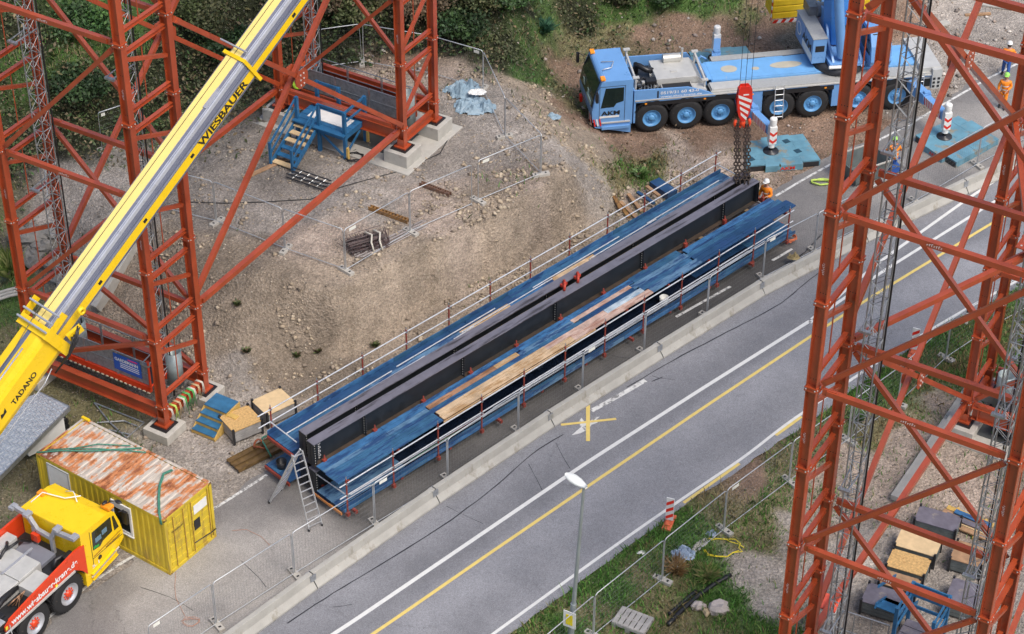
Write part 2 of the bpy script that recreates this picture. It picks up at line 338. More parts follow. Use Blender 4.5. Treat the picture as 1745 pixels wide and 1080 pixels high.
# keep the ground below the asphalt, also one cell around it
HR = np.where(inr, -.06, np.where((H == 0), np.minimum(HR, .03)-.015, HR))
nx, ny = len(gx), len(gy)
co = np.stack([GX.ravel(), GY.ravel(), HR.ravel()], 1)
idx = np.arange(nx*ny).reshape(ny, nx)
quads = np.stack([idx[:-1, :-1], idx[:-1, 1:], idx[1:, 1:], idx[1:, :-1]], -1).reshape(-1, 4)
def npmesh(name, co, faces, k, mats, col=None, smooth=False, midx=None):
    me = bpy.data.meshes.new(name); nv = len(co); nf = len(faces)
    me.vertices.add(nv); me.vertices.foreach_set('co', np.ascontiguousarray(co, dtype=np.float32).ravel())
    me.loops.add(nf*k); me.loops.foreach_set('vertex_index', np.ascontiguousarray(faces, dtype=np.int32).ravel())
    me.polygons.add(nf); me.polygons.foreach_set('loop_start', np.arange(0, nf*k, k, dtype=np.int32)); me.polygons.foreach_set('loop_total', np.full(nf, k, dtype=np.int32))
    if smooth: me.polygons.foreach_set('use_smooth', np.ones(nf, bool))
    if midx is not None: me.polygons.foreach_set('material_index', np.asarray(midx, dtype=np.int32))
    for m in mats: me.materials.append(m)
    me.update(); me.validate()
    if col is not None:
        a = me.color_attributes.new('Col', 'FLOAT_COLOR', 'POINT'); cc = np.ones((nv, 4), np.float32); cc[:, :3] = col; a.data.foreach_set('color', cc.ravel())
    o = bpy.data.objects.new(name, me); C.objects.link(o); return o
vcol = cov@KCOL
vcol *= (1+(fbm(GX*.3+3, GY*.3, 4).ravel()[:, None]-.5)*.9)
vcol *= (1+(fbm(GX*1.7+9, GY*1.7, 3).ravel()[:, None]-.5)*.35)
# ground material: cover colour per place, pebbles and soil grain from world position
gm = bpy.data.materials.new('site_ground'); gm.use_nodes = True
t = gm.node_tree; N = t.nodes; L = t.links; b = N['Principled BSDF']; b.inputs['Roughness'].default_value = .9; b.inputs['Specular IOR Level'].default_value = .25
at = N.new('ShaderNodeVertexColor'); at.layer_name = 'Col'; geo = N.new('ShaderNodeNewGeometry')
def noi(sc, det=6, ro=.6):
    n = N.new('ShaderNodeTexNoise'); n.inputs['Scale'].default_value = sc; n.inputs['Detail'].default_value = det; n.inputs['Roughness'].default_value = ro; L.new(geo.outputs['Position'], n.inputs['Vector']); return n
def rng_(src, a, b_, c, d):
    m = N.new('ShaderNodeMapRange'); m.inputs[1].default_value = a; m.inputs[2].default_value = b_; m.inputs[3].default_value = c; m.inputs[4].default_value = d; L.new(src, m.inputs[0]); return m.outputs[0]
def mul(a, b_, bt='MULTIPLY', fac=1.0):
    m = N.new('ShaderNodeMix'); m.data_type = 'RGBA'; m.blend_type = bt
    if isinstance(fac, float): m.inputs[0].default_value = fac
    else: L.new(fac, m.inputs[0])
    if isinstance(a, tuple): m.inputs[6].default_value = a
    else: L.new(a, m.inputs[6])
    if isinstance(b_, tuple): m.inputs[7].default_value = b_
    else: L.new(b_, m.inputs[7])
    return m.outputs[2]
n1 = noi(1.2, 8, .7); n2 = noi(9, 6, .7)
vo = N.new('ShaderNodeTexVoronoi'); vo.inputs['Scale'].default_value = 11; L.new(geo.outputs['Position'], vo.inputs['Vector'])
vo2 = N.new('ShaderNodeTexVoronoi'); vo2.inputs['Scale'].default_value = 26; L.new(geo.outputs['Position'], vo2.inputs['Vector'])
c1 = mul(at.outputs[0], rng_(n1.outputs[0], .3, .7, .7, 1.3)); c1 = mul(c1, rng_(n2.outputs[0], .3, .7, .72, 1.3))
sep = N.new('ShaderNodeSeparateColor'); L.new(vo.outputs['Color'], sep.inputs[0]); c1 = mul(c1, rng_(sep.outputs[0], 0, 1, .86, 1.15))
sep2 = N.new('ShaderNodeSeparateColor'); L.new(vo2.outputs['Color'], sep2.inputs[0])
c1 = mul(c1, rng_(sep2.outputs[1], 0, 1, .78, 1.2))
sp = rng_(sep2.outputs[0], .96, .98, 0, .35); c1 = mul(c1, (.42, .39, .34, 1), 'MIX', sp)
L.new(c1, b.inputs['Base Color'])
bp = N.new('ShaderNodeBump'); bp.inputs['Strength'].default_value = .9; bp.inputs['Distance'].default_value = .05
ad = N.new('ShaderNodeMath'); ad.operation = 'ADD'; L.new(vo.outputs['Distance'], ad.inputs[0]); L.new(n2.outputs[0], ad.inputs[1]); L.new(ad.outputs[0], bp.inputs['Height']); L.new(bp.outputs[0], b.inputs['Normal'])
g_o = npmesh('ground', co, quads, 4, [gm], vcol, True); struct(g_o)
def gz(x, y):
    X = np.array([[x]]); Y = np.array([[y]]); h = hz(X, Y)
    if inpoly(X, Y, ROADP)[0, 0]: return 0.006
    return float(rough_h(X, Y, h, cover(X, Y))[0, 0]) if h[0, 0] != 0 else 0.01
def on(u, v, z0=None):                 # place on the real ground under a photo reading
    z = 0 if z0 is None else z0
    for _ in range(12):
        p = G(u, v, z); z = .5*z+.5*gz(p.x, p.y)
    p = G(u, v, z); return Vector((p.x, p.y, gz(p.x, p.y)))
# ================================================================ road
def resamp(P, n):
    P = [Vector(a) for a in P]; ds = [0]
    for i in range(1, len(P)): ds.append(ds[-1]+(P[i]-P[i-1]).length)
    out = []
    for k in range(n):
        s = ds[-1]*k/(n-1); i = max(1, min(len(P)-1, next((j for j in range(1, len(P)) if ds[j] >= s-1e-9), len(P)-1)))
        out.append(P[i-1].lerp(P[i], (s-ds[i-1])/max(1e-9, ds[i]-ds[i-1])))
    for _ in range(6): out = [out[0]]+[(out[i-1]+out[i]*2+out[i+1])/4 for i in range(1, n-1)]+[out[-1]]
    return out
asph = bpy.data.materials.new('asphalt'); asph.use_nodes = True
t = asph.node_tree; N = t.nodes; L = t.links; b = N['Principled BSDF']; b.inputs['Roughness'].default_value = .62; b.inputs['Specular IOR Level'].default_value = .45
geo = N.new('ShaderNodeNewGeometry'); at = N.new('ShaderNodeVertexColor'); at.layer_name = 'Col'
n1 = noi(.45, 8, .65); n2 = noi(60, 3, .6); n3 = noi(4, 8, .75)
vo = N.new('ShaderNodeTexVoronoi'); vo.inputs['Scale'].default_value = 45; L.new(geo.outputs['Position'], vo.inputs['Vector'])
c1 = mul(at.outputs[0], rng_(n1.outputs[0], .35, .65, .88, 1.1)); c1 = mul(c1, rng_(n2.outputs[0], .3, .7, .8, 1.2)); c1 = mul(c1, rng_(n3.outputs[0], .3, .7, .93, 1.07)); c1 = mul(c1, rng_(noi(1.1, 6, .7).outputs[0], .6, .72, 1, .82))
sp = N.new('ShaderNodeSeparateColor'); L.new(vo.outputs['Color'], sp.inputs[0]); c1 = mul(c1, rng_(sp.outputs[0], 0, 1, .75, 1.25))
# fine cracks
vc = N.new('ShaderNodeTexVoronoi'); vc.feature = 'DISTANCE_TO_EDGE'; vc.inputs['Scale'].default_value = .22
wp = N.new('ShaderNodeVectorMath'); wp.operation = 'MULTIPLY_ADD'; L.new(n3.outputs['Color'], wp.inputs[0]); wp.inputs[1].default_value = (.9, .9, 0); L.new(geo.outputs['Position'], wp.inputs[2]); L.new(wp.outputs[0], vc.inputs['Vector'])
ck = rng_(vc.outputs['Distance'], .0, .004, .55, 0); cm = rng_(noi(.25, 2).outputs[0], .55, .6, 0, 1)
mm = N.new('ShaderNodeMath'); mm.operation = 'MULTIPLY'; L.new(ck, mm.inputs[0]); L.new(cm, mm.inputs[1]); c1 = mul(c1, (.03, .03, .03, 1), 'MIX', mm.outputs[0])
L.new(c1, b.inputs['Base Color']); L.new(rng_(n1.outputs[0], .35, .65, .5, .72), b.inputs['Roughness'])
bp = N.new('ShaderNodeBump'); bp.inputs['Strength'].default_value = .35; bp.inputs['Distance'].default_value = .01; L.new(n2.outputs[0], bp.inputs['Height']); L.new(bp.outputs[0], b.inputs['Normal'])
nn = 260; Le = resamp(LEFT_EDGE, nn); Ri = resamp(RIGHT_EDGE, nn); ncr = 44
cc = []; col = []
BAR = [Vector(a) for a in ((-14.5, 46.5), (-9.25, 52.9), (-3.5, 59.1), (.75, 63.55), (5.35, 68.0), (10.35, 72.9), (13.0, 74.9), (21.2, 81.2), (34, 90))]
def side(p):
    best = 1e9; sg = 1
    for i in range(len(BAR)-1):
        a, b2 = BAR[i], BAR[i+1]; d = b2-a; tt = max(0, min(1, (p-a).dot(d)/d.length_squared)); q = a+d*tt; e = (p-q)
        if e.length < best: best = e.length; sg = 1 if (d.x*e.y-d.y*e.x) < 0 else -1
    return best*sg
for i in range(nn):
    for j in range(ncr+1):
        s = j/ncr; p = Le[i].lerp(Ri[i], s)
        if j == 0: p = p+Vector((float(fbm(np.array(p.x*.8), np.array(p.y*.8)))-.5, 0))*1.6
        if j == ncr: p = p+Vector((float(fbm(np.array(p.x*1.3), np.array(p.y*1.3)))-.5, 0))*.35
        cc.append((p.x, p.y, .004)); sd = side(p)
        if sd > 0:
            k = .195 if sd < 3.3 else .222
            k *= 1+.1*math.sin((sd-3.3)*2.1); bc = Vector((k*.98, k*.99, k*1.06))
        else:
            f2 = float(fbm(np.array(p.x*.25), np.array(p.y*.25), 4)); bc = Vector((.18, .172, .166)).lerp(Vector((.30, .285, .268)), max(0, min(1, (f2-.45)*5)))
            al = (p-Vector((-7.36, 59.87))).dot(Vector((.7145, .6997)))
            if sd > -1.9 and -1 < al < 25: bc = bc*(1-.62*min(1, (sd+1.9)/.5)*min(1, (al+1)/1.5)*min(1, (25-al)/1.5))  # damp, dirty asphalt along the platforms, with their shade also put into the colour
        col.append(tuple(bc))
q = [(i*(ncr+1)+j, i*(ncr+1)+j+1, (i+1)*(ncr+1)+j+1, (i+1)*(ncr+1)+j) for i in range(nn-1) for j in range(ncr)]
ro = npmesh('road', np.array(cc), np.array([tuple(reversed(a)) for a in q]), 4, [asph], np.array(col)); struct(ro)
# road markings
mw = mat('road_white', (.62, .62, .6), .55, var=.08, vs=6, dirt=((.25, .25, .25), .69, 14))
mww = mat('road_white_worn', (.6, .6, .58), .6, var=.12, vs=5, dirt=((.2, .2, .2), .5, 5))
my = mat('road_yellow', (.66, .5, .15), .5, var=.1, vs=5, dirt=((.3, .25, .15), .69, 12))
tar = mat('tar_seal', (.022, .023, .028), .35, var=.3)
def strip(name, pts, wd, m, z=.009, wig=0, n=None):
    P = [Vector(a) for a in pts]; Lt = sum((P[i+1]-P[i]).length for i in range(len(P)-1)); n = n or max(4, int(Lt/ .4)); Q = resamp(P, n) if len(P) > 2 else [P[0].lerp(P[1], k/(n-1)) for k in range(n)]
    if wig: Q = [a+Vector((random.uniform(-1, 1), random.uniform(-1, 1)))*wig for a in Q]
    vs = []
    for i, a in enumerate(Q):
        d = (Q[min(i+1, n-1)]-Q[max(i-1, 0)]).normalized(); s = Vector((d.y, -d.x)); ww = wd*(1+random.uniform(-.3, .3)*(1 if wig else 0))
        vs += [(*(a-s*ww/2), z), (*(a+s*ww/2), z)]
    mb = MB(); mb.add(vs, [(2*i, 2*i+1, 2*i+3, 2*i+2) for i in range(n-1)]); return struct(mb.build(name, m))
strip('road_line_white', pl((520, 1112), (600, 1060), (800, 924), (1000, 788), (1200, 660), (1380, 547)), .16, mw)
strip('road_line_white', pl((1383, 544), (1417, 516), (1443, 492), (1507, 440), (1580, 388), (1647, 340), (1745, 275)), .14, mw)
strip('road_line_white', pl((1380, 550), (1410, 528), (1443, 505), (1503, 463), (1580, 415), (1655, 368), (1745, 312)), .14, mw)
strip('road_line_yellow', pl((600, 1104), (660, 1064), (830, 946), (1000, 830), (1200, 694), (1382, 573), (1483, 507), (1613, 428), (1682, 385), (1745, 350)), .13, my, .013)
strip('road_edge_line', pl((838, 1082), (900, 1037), (1020, 950), (1086, 903), (1180, 838), (1270, 778), (1340, 722), (1400, 682), (1460, 640), (1560, 577), (1640, 530), (1745, 472)), .12, mw)
strip('road_dash_yellow', pl((1165, 857), (1215, 822), (1260, 790)), .12, my, .013)
strip('road_dash_yellow', pl((1322, 742), (1345, 726), (1366, 710)), .12, my, .013)
for a in ([(340, 882), (400, 845), (455, 809)], [(60, 1072), (120, 1020), (180, 975), (240, 940)], [(1322, 334), (1370, 305), (1430, 272)], [(1545, 215), (1600, 182), (1690, 130), (1745, 103)], [(1480, 248), (1510, 232), (1540, 217)]):
    strip('road_line_old', pl(*a), .12, mww)
for a in ([(1008, 700), (1060, 672), (1100, 648)],): strip('road_line_old', pl(*a), .2, mww)
for a in ([(1316, 444), (1330, 437), (1350, 424)], [(1152, 540), (1200, 513), (1245, 488)], [(860, 640), (875, 632), (890, 622)]): strip('road_line_old', pl(*a), .12, mww)
strip('road_cross_yellow', pl((956, 724), (1004, 719), (1050, 714)), .12, my, .015); strip('road_cross_yellow', pl((1002, 690), (1002, 752)), .15, my, .018)
mb = MB(); ar = [(974, 742), (984, 733), (990, 728), (986, 719), (991, 712), (996, 719), (1003, 720), (1012, 712), (1022, 710), (1014, 717), (1019, 720), (1008, 724), (1003, 731), (990, 738)]
mb.add([(*G(u, v).xy, .0105) for u, v in ar], [tuple(reversed(range(len(ar))))]); struct(mb.build('road_arrow_remains', mww))
for a in ([(490, 1062), (560, 1015), (640, 968), (760, 893), (850, 826), (905, 772), (960, 740)], [(1068, 660), (1150, 612), (1250, 560), (1330, 520), (1385, 470), (1400, 462)], [(1110, 650), (1130, 642)]):
    strip('tar_joint', pl(*a), .045, tar, .0085, wig=.012)
for a in ([(946, 755), (956, 772), (966, 782), (972, 798)], [(900, 790), (915, 800), (912, 820), (925, 835)], [(760, 862), (785, 868), (800, 885), (822, 893)], [(1110, 640), (1135, 652), (1150, 648)], [(560, 1035), (580, 1042), (600, 1030)], [(1040, 605), (1060, 615), (1085, 612)], [(240, 1000), (290, 1012), (330, 1040)], [(410, 955), (440, 975), (455, 1000)]):
    strip('road_crack', pl(*a), .02, tar, .0085, wig=.03)
strip('tar_joint', pl((1190, 318), (1216, 300), (1232, 290), (1270, 278)), .05, mat('tar_seal2', (.06, .055, .05), .5), .0085, wig=.03)
# ================================================================ steel towers
TH = R(59.7); E1 = Vector((math.cos(TH), math.sin(TH))); E2 = Vector((E1.y, -E1.x)); MOD = 3.1; LW = 2.45; XB = 16.6; DW = 6.2
pale = mat('bolt_paint', (.6, .55, .52), .5)
def lab_marks(parent, p, xd, yd, s=.11):   # stencilled part mark, illegible at this distance in the photo too
    mb = MB()
    p = Vector(p); xd = Vector(xd); yd = Vector(yd); n = xd.cross(yd).normalized()*.004
    for i in range(7):
        a = p+xd*(i*s*.75)+n; h = s*(.6+.4*((i*37) % 3)/2)
        mb.add([a, a+xd*s*.2, a+xd*s*.2+yd*h, a+yd*h], [(0, 1, 2, 3)]); mb.add([a+yd*h*.8, a+xd*s*.5+yd*h*.8, a+xd*s*.5+yd*h, a+yd*h], [(0, 1, 2, 3)])
    mb.build('stencil_mark', whitepaint, parent)
def tower(label, org, L0, zb, ntop, lowmods):
    t = thing('steel_tower', label, 'steel tower', (org.x, org.y, 0), TH)
    legs = [(0, 0), (LW, 0), (XB, 0), (XB+LW, 0), (0, -DW), (LW, -DW), (XB, -DW), (XB+LW, -DW)]
    Z = lambda k: L0+MOD*k
    top = Z(ntop)
    for x, y in legs:
        z0 = zb[0] if x < 10 else zb[1]; mb = MB()
        # H section, web along the frame's short side
        mb.ibeam((x, y, z0), (x, y, top), .27, .33, .025, .03, upv=(0, 1, 0))
        for zz in np.arange(z0+1.2, top, 1.55):      # bolt holes on the web
            for sy in (-.08, .0, .08): mb.box((x-.0165, y+sy, zz), (.004, .03, .03), 1)
        mb.build('leg', [red, blackpaint], t)
        for k in range(-1 if (x < 10 and lowmods) else 0, ntop):
            z = Z(k); mb = MB()
            mb.box((x, y, z), (.35, .40, .05)); mb.box((x, y, z+.11), (.35, .40, .03)); mb.box((x-.145, y, z+.055), (.02, .32, .08)); mb.box((x+.145, y, z+.055), (.02, .32, .08))
            for sy in (-.14, .14): mb.box((x-.17, y+sy, z+.06), (.03, .035, .035), 1)
            for sx_ in (.1, -.1): mb.box((x+sx_, y-.19, z+.06), (.035, .03, .035), 1)
            mb.build('collar', [red, pale], t)
        mb = MB(); mb.box((x, y, z0+.03), (.5, .55, .06)); mb.box((x, y-.0, z0-.03), (.75, .75, .05), 1)
        mb.bar((x-.15, y, z0+.06), (x-.15, y, z0+.4), .02, .3, 0, (0, 1, 0))
        mb.build('base_plate', [red, blackp], t)
    def lad(x, y, kmin, asc):
        for k in range(kmin, ntop):
            for dz in (-.42, .42):
                z = Z(k)+dz+.05
                if z > (zb[0] if x < 10 else zb[1])+.35:
                    mb = MB(); mb.ibeam((x+.15, y, z), (x+LW-.15, y, z), .15, .155, .018, .02); mb.build('rung', red, t)
            a, b_ = (Z(k)+.62, Z(k+1)-.62)
            mb = MB()
            if asc: mb.bar((x+.15, y, a), (x+LW-.15, y, b_), .13, .13)
            else: mb.bar((x+.15, y, b_), (x+LW-.15, y, b_-.9), .13, .13)
            mb.build('ladder_diagonal', red, t)
            mb = MB(); mb.tube((x+LW*.45, y+.03, Z(k)+.5), (x+LW*.45, y+.03, Z(k+1)-.5), .022, 6); mb.build('tie_rod', red, t)
    lad(0, 0, -1 if lowmods else 0, False); lad(0, -DW, -1 if lowmods else 0, False)
    lad(XB, 0, 0, False); lad(XB, -DW, 0, True)
    def brace(p, q, s=.26, nm='brace'):
        s *= .69
        p = Vector(p); q = Vector(q); d = (q-p).normalized(); p = p+d*.22; q = q-d*.22
        mb = MB(); mb.bar(p, q, s, s)
        mb.bar(p-d*.15, p+d*.3, s*.5, s*1.25); mb.bar(q-d*.3, q+d*.15, s*.5, s*1.25)
        mb.build(nm, red, t)
    # short faces
    for x0, km in ((0, -1 if lowmods else 0), (LW, -1 if lowmods else 0), (XB, 0), (XB+LW, 0)):
        back = x0 in (LW, XB+LW)
        off = .0
        for k in range(0, ntop, 2):
            brace((x0+off, -.25, Z(k)+.05), (x0+off, -DW+.25, Z(k)+.05), .26, 'horizontal_brace')
            if k+2 <= ntop:
                if back: brace((x0, -.25, Z(k+2)-.15), (x0, -DW+.25, Z(k)+.25), .22, 'diagonal_brace')
                else: brace((x0, -.25, Z(k)+.25), (x0, -DW+.25, Z(k+2)-.15), .22, 'diagonal_brace')
        if km < 0:
            if back: brace((x0, -.25, Z(0)-.2), (x0, -DW+.25, Z(-1)+.1), .22, 'diagonal_brace')
            else: brace((x0, -.25, Z(-1)+.1), (x0, -DW+.25, Z(0)-.15), .22, 'diagonal_brace')
    # long faces
    for y in (0, -DW):
        brace((LW+.15, y, Z(0)+.05), (XB-.15, y, Z(0)+.05), .3, 'horizontal_brace')
        for k in range(0, ntop-3, 4):
            a, b_ = Z(k)+.3, Z(k+4)-.2; sgn = 1 if y == 0 else -1
            yy = y+.0
            brace((LW+.15, yy+.13, a), (XB-.15, yy+.13, b_), .26, 'diagonal_brace'); brace((LW+.15, yy-.14, b_), (XB-.15, yy-.14, a), .26, 'diagonal_brace')
            xm = (LW+XB)/2; zm = (a+b_)/2
            mb = MB(); 
            for dy in (-.285, .275):
                mb.ext([(xm+.42*math.cos(R(q*45+22)), yy+dy, zm+.42*math.sin(R(q*45+22))) for q in range(8)], (0, .02, 0))
                for q in range(6): mb.box((xm+.1-.2*(q % 2), yy+dy+.0+(-.02 if dy < 0 else .03), zm-.25+.22*(q//2)), (.05, .03, .05), 1)
            mb.build('gusset_plate', [red, pale], t)
    # plan bracing
    for k in (4, 8):
        if k <= ntop:
            z = Z(k)+.05
            brace((LW+.1, 0, z-.02), (XB-.1, -DW, z-.02), .26, 'plan_brace'); brace((LW+.1, -DW, z+.27), (XB-.1, 0, z+.27), .26, 'plan_brace')
            mb = MB(); mb.box(((LW+XB)/2, -DW/2, z+.42), (.9, .7, .03)); 
            for q in range(6): mb.box(((LW+XB)/2-.3+.3*(q % 3), -DW/2-.2+.4*(q//3), z+.445), (.05, .05, .03), 1)
            mb.build('gusset_plate', [red, pale], t)
    # base beams around each group of four legs
    for x0, z0 in ((0, zb[0]), (XB, zb[1])):
        for x in (x0, x0+LW):
            mb = MB(); mb.ibeam((x, -.27, z0+.52), (x, -DW+.27, z0+.52), .26, .55, .03, .02); mb.bar((x, -.5, z0+.52), (x, -.53, z0+.52), .28, .5); mb.build('base_beam', red, t)
        for y in (0, -DW):
            mb = MB(); mb.ibeam((x0+.17, y, z0+.32), (x0+LW-.17, y, z0+.32), .22, .36, .025, .02); mb.build('base_beam', red, t)
    for k, (x, y) in enumerate(((0, 0), (0, -DW), (XB, 0), (XB, -DW))):
        for kk in (1, 3, 5): lab_marks(t, (x-.018, y+.04, Z(kk)+1.0), (0, 0, 1), (0, 1, 0), .08)
    for k in (0, 2, 4, 6):
        if k < ntop: lab_marks(t, (-.105, -DW*.45, Z(k)+.02), (0, -1, 0), (0, 0, 1), .09)
    def w2(x, y, z=0):
        p = org+E1*x-E2*y*1.0; return Vector((p.x, p.y, z))
    return t, legs, w2
A1 = Vector((-12.99, 63.22)); LO = A1-E2*DW; RO = Vector((8.75, 49.8))
LL0, RL0 = 4.36, .98
tl, lg, wl = tower('red lattice steel tower standing on the gravel pad and the lower yard at left', LO, LL0, (.45, 3.53), 7, True)
tr, lg2, wr = tower('red lattice steel tower rising beside the road at the right edge', RO, RL0, (.15, .15), 10, False)
# foundations
def block(name, label, c, s, z0, z1, m=concrete, group='concrete blocks under the tower legs', cat='concrete block'):
    mb = MB(); mb.box((0, 0, (z1-z0)/2), (s[0], s[1], z1-z0)); o = mb.build(name, m, bevel=.02); o.location = (c.x, c.y, z0); o.rotation_euler = (0, 0, TH); return tag(o, label, cat, group)
nm8 = ['under the left tower\'s outer yard leg beside the boom', 'under the left tower\'s inner yard leg behind the boom', 'under the left tower leg on the pad behind the blue stairs', 'under the hindmost left tower leg on the pad', 'under the left tower leg nearest the yellow container', 'under the left tower leg next to the small blue steps', 'tall pedestal under the left tower leg where two long braces meet', 'tall pedestal under the left tower leg nearest the grey tarpaulins']
for i, (x, y) in enumerate(lg):
    hi = x > 10; c = wl(x, y)
    block('foundation_block', 'grey concrete block '+nm8[i], c, (1.15, 1.15), PL+.03 if hi else .0, 3.48 if hi else .4, concrete_lt if hi else concrete)
nm8r = ['front left leg of the right tower', 'second front leg of the right tower', 'right tower leg behind the long white beam', 'right tower leg nearest the road fence', 'front right leg of the right tower', 'second front right leg of the right tower', 'far right leg of the right tower', 'rearmost right leg of the right tower']
for i, (x, y) in enumerate(lg2): block('foundation_block', 'concrete block under the '+nm8r[i], wr(x, y), (1.2, 1.2), -.45, .1)
for nm, f2, x0, z, lb in (('foundation_slab', wl, XB, PL-.1, 'pale concrete slab under the rear legs of the left tower'), ('foundation_slab', wr, XB, -.42, 'pale concrete slab under the rear legs of the right tower')):
    c = f2(x0+LW/2, -DW/2); mb = MB(); mb.box((0, 0, .07), (LW+1.9, DW+1.7, .17)); o = mb.build(nm, concrete_lt, bevel=.02); o.location = (c.x, c.y, z); o.rotation_euler = (0, 0, TH); tag(o, lb, 'concrete slab')
    mb = MB(); mb.box((0, 0, 0), (LW+.2, DW-.8, .03)); o = mb.build('pad_floor', mat('dark_wet_floor', (.07, .075, .075), .35, var=.3, vs=1), None); o.location = (c.x, c.y, z+.18); o.rotation_euler = (0, 0, TH); struct(o)
# hoist masts
mastm = mat('mast_aluminium', (.33, .35, .36), .42, .6, var=.25, vs=6)
def mast(label, w, x, y, z0, z1, ties=True):
    p0 = w(x, y, z0); t = thing('hoist_mast', label, 'mast', p0, TH, 'slim lattice masts beside the tower legs')
    h = z1-z0; s = .22; cs = [(-s, -s), (s, -s), (s, s), (-s, s)]
    mb = MB()
    for a, b_ in cs: mb.tube((a, b_, 0), (a, b_, h), .026, 6)
    mb.build('chord', mastm, t)
    mb = MB(); z = 0; k = 0
    while z < h-.3:
        for i in range(4):
            a = cs[i]; b_ = cs[(i+1) % 4]
            p, q = (a, b_) if (k+i) % 2 else (b_, a)
            mb.tube((*p, z), (*q, z+.38), .011, 4, cap=False)
        if k % 4 == 0:
            for i in range(4): mb.tube((*cs[i], z), (*cs[(i+1) % 4], z), .018, 4, cap=False)
        z += .38; k += 1
    mb.build('lacing', mastm, t)
    mb = MB(); mb.tube((s+.08, -s-.03, 0), (s+.08, -s-.03, h), .03, 6); mb.tube((s+.1, .0, 0), (s+.06, -.05, h), .022, 5); mb.build('supply_cable', blackp, t)
    zz = 2.2; i = 0
    while zz < h-1:
        mb = MB(); mb.tube((-.9, -.1, zz), (.3, -.1, zz), .03, 6); mb.tube((-.9, .12, zz+.05), (.3, .25, zz), .025, 6); mb.tube((-.35, -.1, zz-.45), (.0, .2, zz+.3), .022, 6); mb.box((-.85, 0, zz), (.12, .4, .08))
        zz += 6.2; i += 1; mb.build('wall_tie', galv, t)
    return t
mast('grey lattice mast in the outer left frame of the left tower', wl, 1.5, -.75, .3, 27)
mast('grey lattice mast seen between the two nearest legs of the left tower', wl, 1.35, -5.15, .3, 27)
mast('grey lattice mast behind the boom in the rear left frame', wl, XB+1.3, -.9, 3.0, 24)
mast('grey lattice mast with black hose just right of the right tower\'s front legs', wr, LW+.15, -.75, .0, 31)
mast('grey lattice mast with green clamp inside the front right frame', wr, 1.0, -5.45, .0, 26)
mast('grey lattice mast on the roadside rear frame of the right tower', wr, XB+LW+.3, -.9, .0, 28)
# ================================================================ girders and work platforms
GA = R(44.4); U2 = Vector((math.cos(GA), math.sin(GA))); V2 = Vector((U2.y, -U2.x))     # V2 towards the road
g0 = Vector((-7.36, 59.87))                    # middle of the near end of the pair
GL = 24.15
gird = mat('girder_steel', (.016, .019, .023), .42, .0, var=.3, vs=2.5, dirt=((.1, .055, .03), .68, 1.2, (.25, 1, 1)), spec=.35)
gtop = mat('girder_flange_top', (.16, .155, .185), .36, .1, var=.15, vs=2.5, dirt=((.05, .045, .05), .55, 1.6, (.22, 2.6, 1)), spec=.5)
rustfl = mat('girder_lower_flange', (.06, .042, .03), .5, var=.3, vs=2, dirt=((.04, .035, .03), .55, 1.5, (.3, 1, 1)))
dots = mat('bolt_white', (.5, .5, .48), .5)
def girder(label, x0, vo, z0, L, h=1.05, marks=False):
    o2 = g0+U2*x0+V2*vo
    t = thing('steel_girder', label, 'steel girder', (o2.x, o2.y, z0), GA, 'dark plate girders stacked two high')
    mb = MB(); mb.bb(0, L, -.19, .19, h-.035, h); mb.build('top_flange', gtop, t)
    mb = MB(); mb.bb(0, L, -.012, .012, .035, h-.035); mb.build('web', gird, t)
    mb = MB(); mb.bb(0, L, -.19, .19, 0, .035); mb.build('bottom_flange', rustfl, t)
    mb = MB(); xs = [.05]+[2.45*k+.0 for k in range(1, int(L/2.45)+1)]
    for i, x in enumerate(xs + [L-.05]):
        if i % 2 == 1 and 0 < i < len(xs)-0:
            mb.bb(x-.01, x+.01, .013, .18, .036, h-.036); mb.bb(x-.01, x+.01, -.18, -.013, .036, h-.036)
        elif i == 0 or i == len(xs):
            for dx in (0, .11): mb.bb(x+dx-.06, x+dx-.04, -.185, -.013, .036, h-.036); mb.bb(x+dx-.06, x+dx-.04, .013, .185, .036, h-.036)
        if i % 2 == 1 or i == 0:
            for q in range(8): mb.box((x-.015, -.09, .13+q*.115), (.012, .03, .03), 1); mb.box((x-.015, .1, .13+q*.115), (.012, .03, .03), 1); mb.box((x+.02, -.15, .13+q*.115), (.03, .012, .03), 1)
    mb.build('stiffener', [gird, dots], t)
    if marks:
        mb = MB(); random.seed(5)
        for q in range(9):
            z = .12+q*.09; mb.bb(.33, .35, -.0165, -.0135, z, z+.05); mb.bb(.35, .41, -.0165, -.0135, z, z+.012)
            if q % 2: mb.bb(.41, .43, -.0165, -.0135, z, z+.06)
        mb.build('chalk_marking', whitepaint, t)
    return t
girder('dark upper girder of the pair, nearer the gravel slope, chain fixed at its far end', .15, -.32, 1.6, GL)
girder('dark upper girder of the pair, nearer the road, chalk numbers on its web', 0, .31, 1.6, GL, marks=True)
girder('dark lower girder under the pair, gravel side', .1, -.32, .32, GL+.3)
girder('dark lower girder under the pair, road side', .0, .31, .32, GL+.3)
ords = ['first', 'second', 'third', 'fourth', 'fifth', 'sixth', 'seventh', 'eighth', 'ninth']
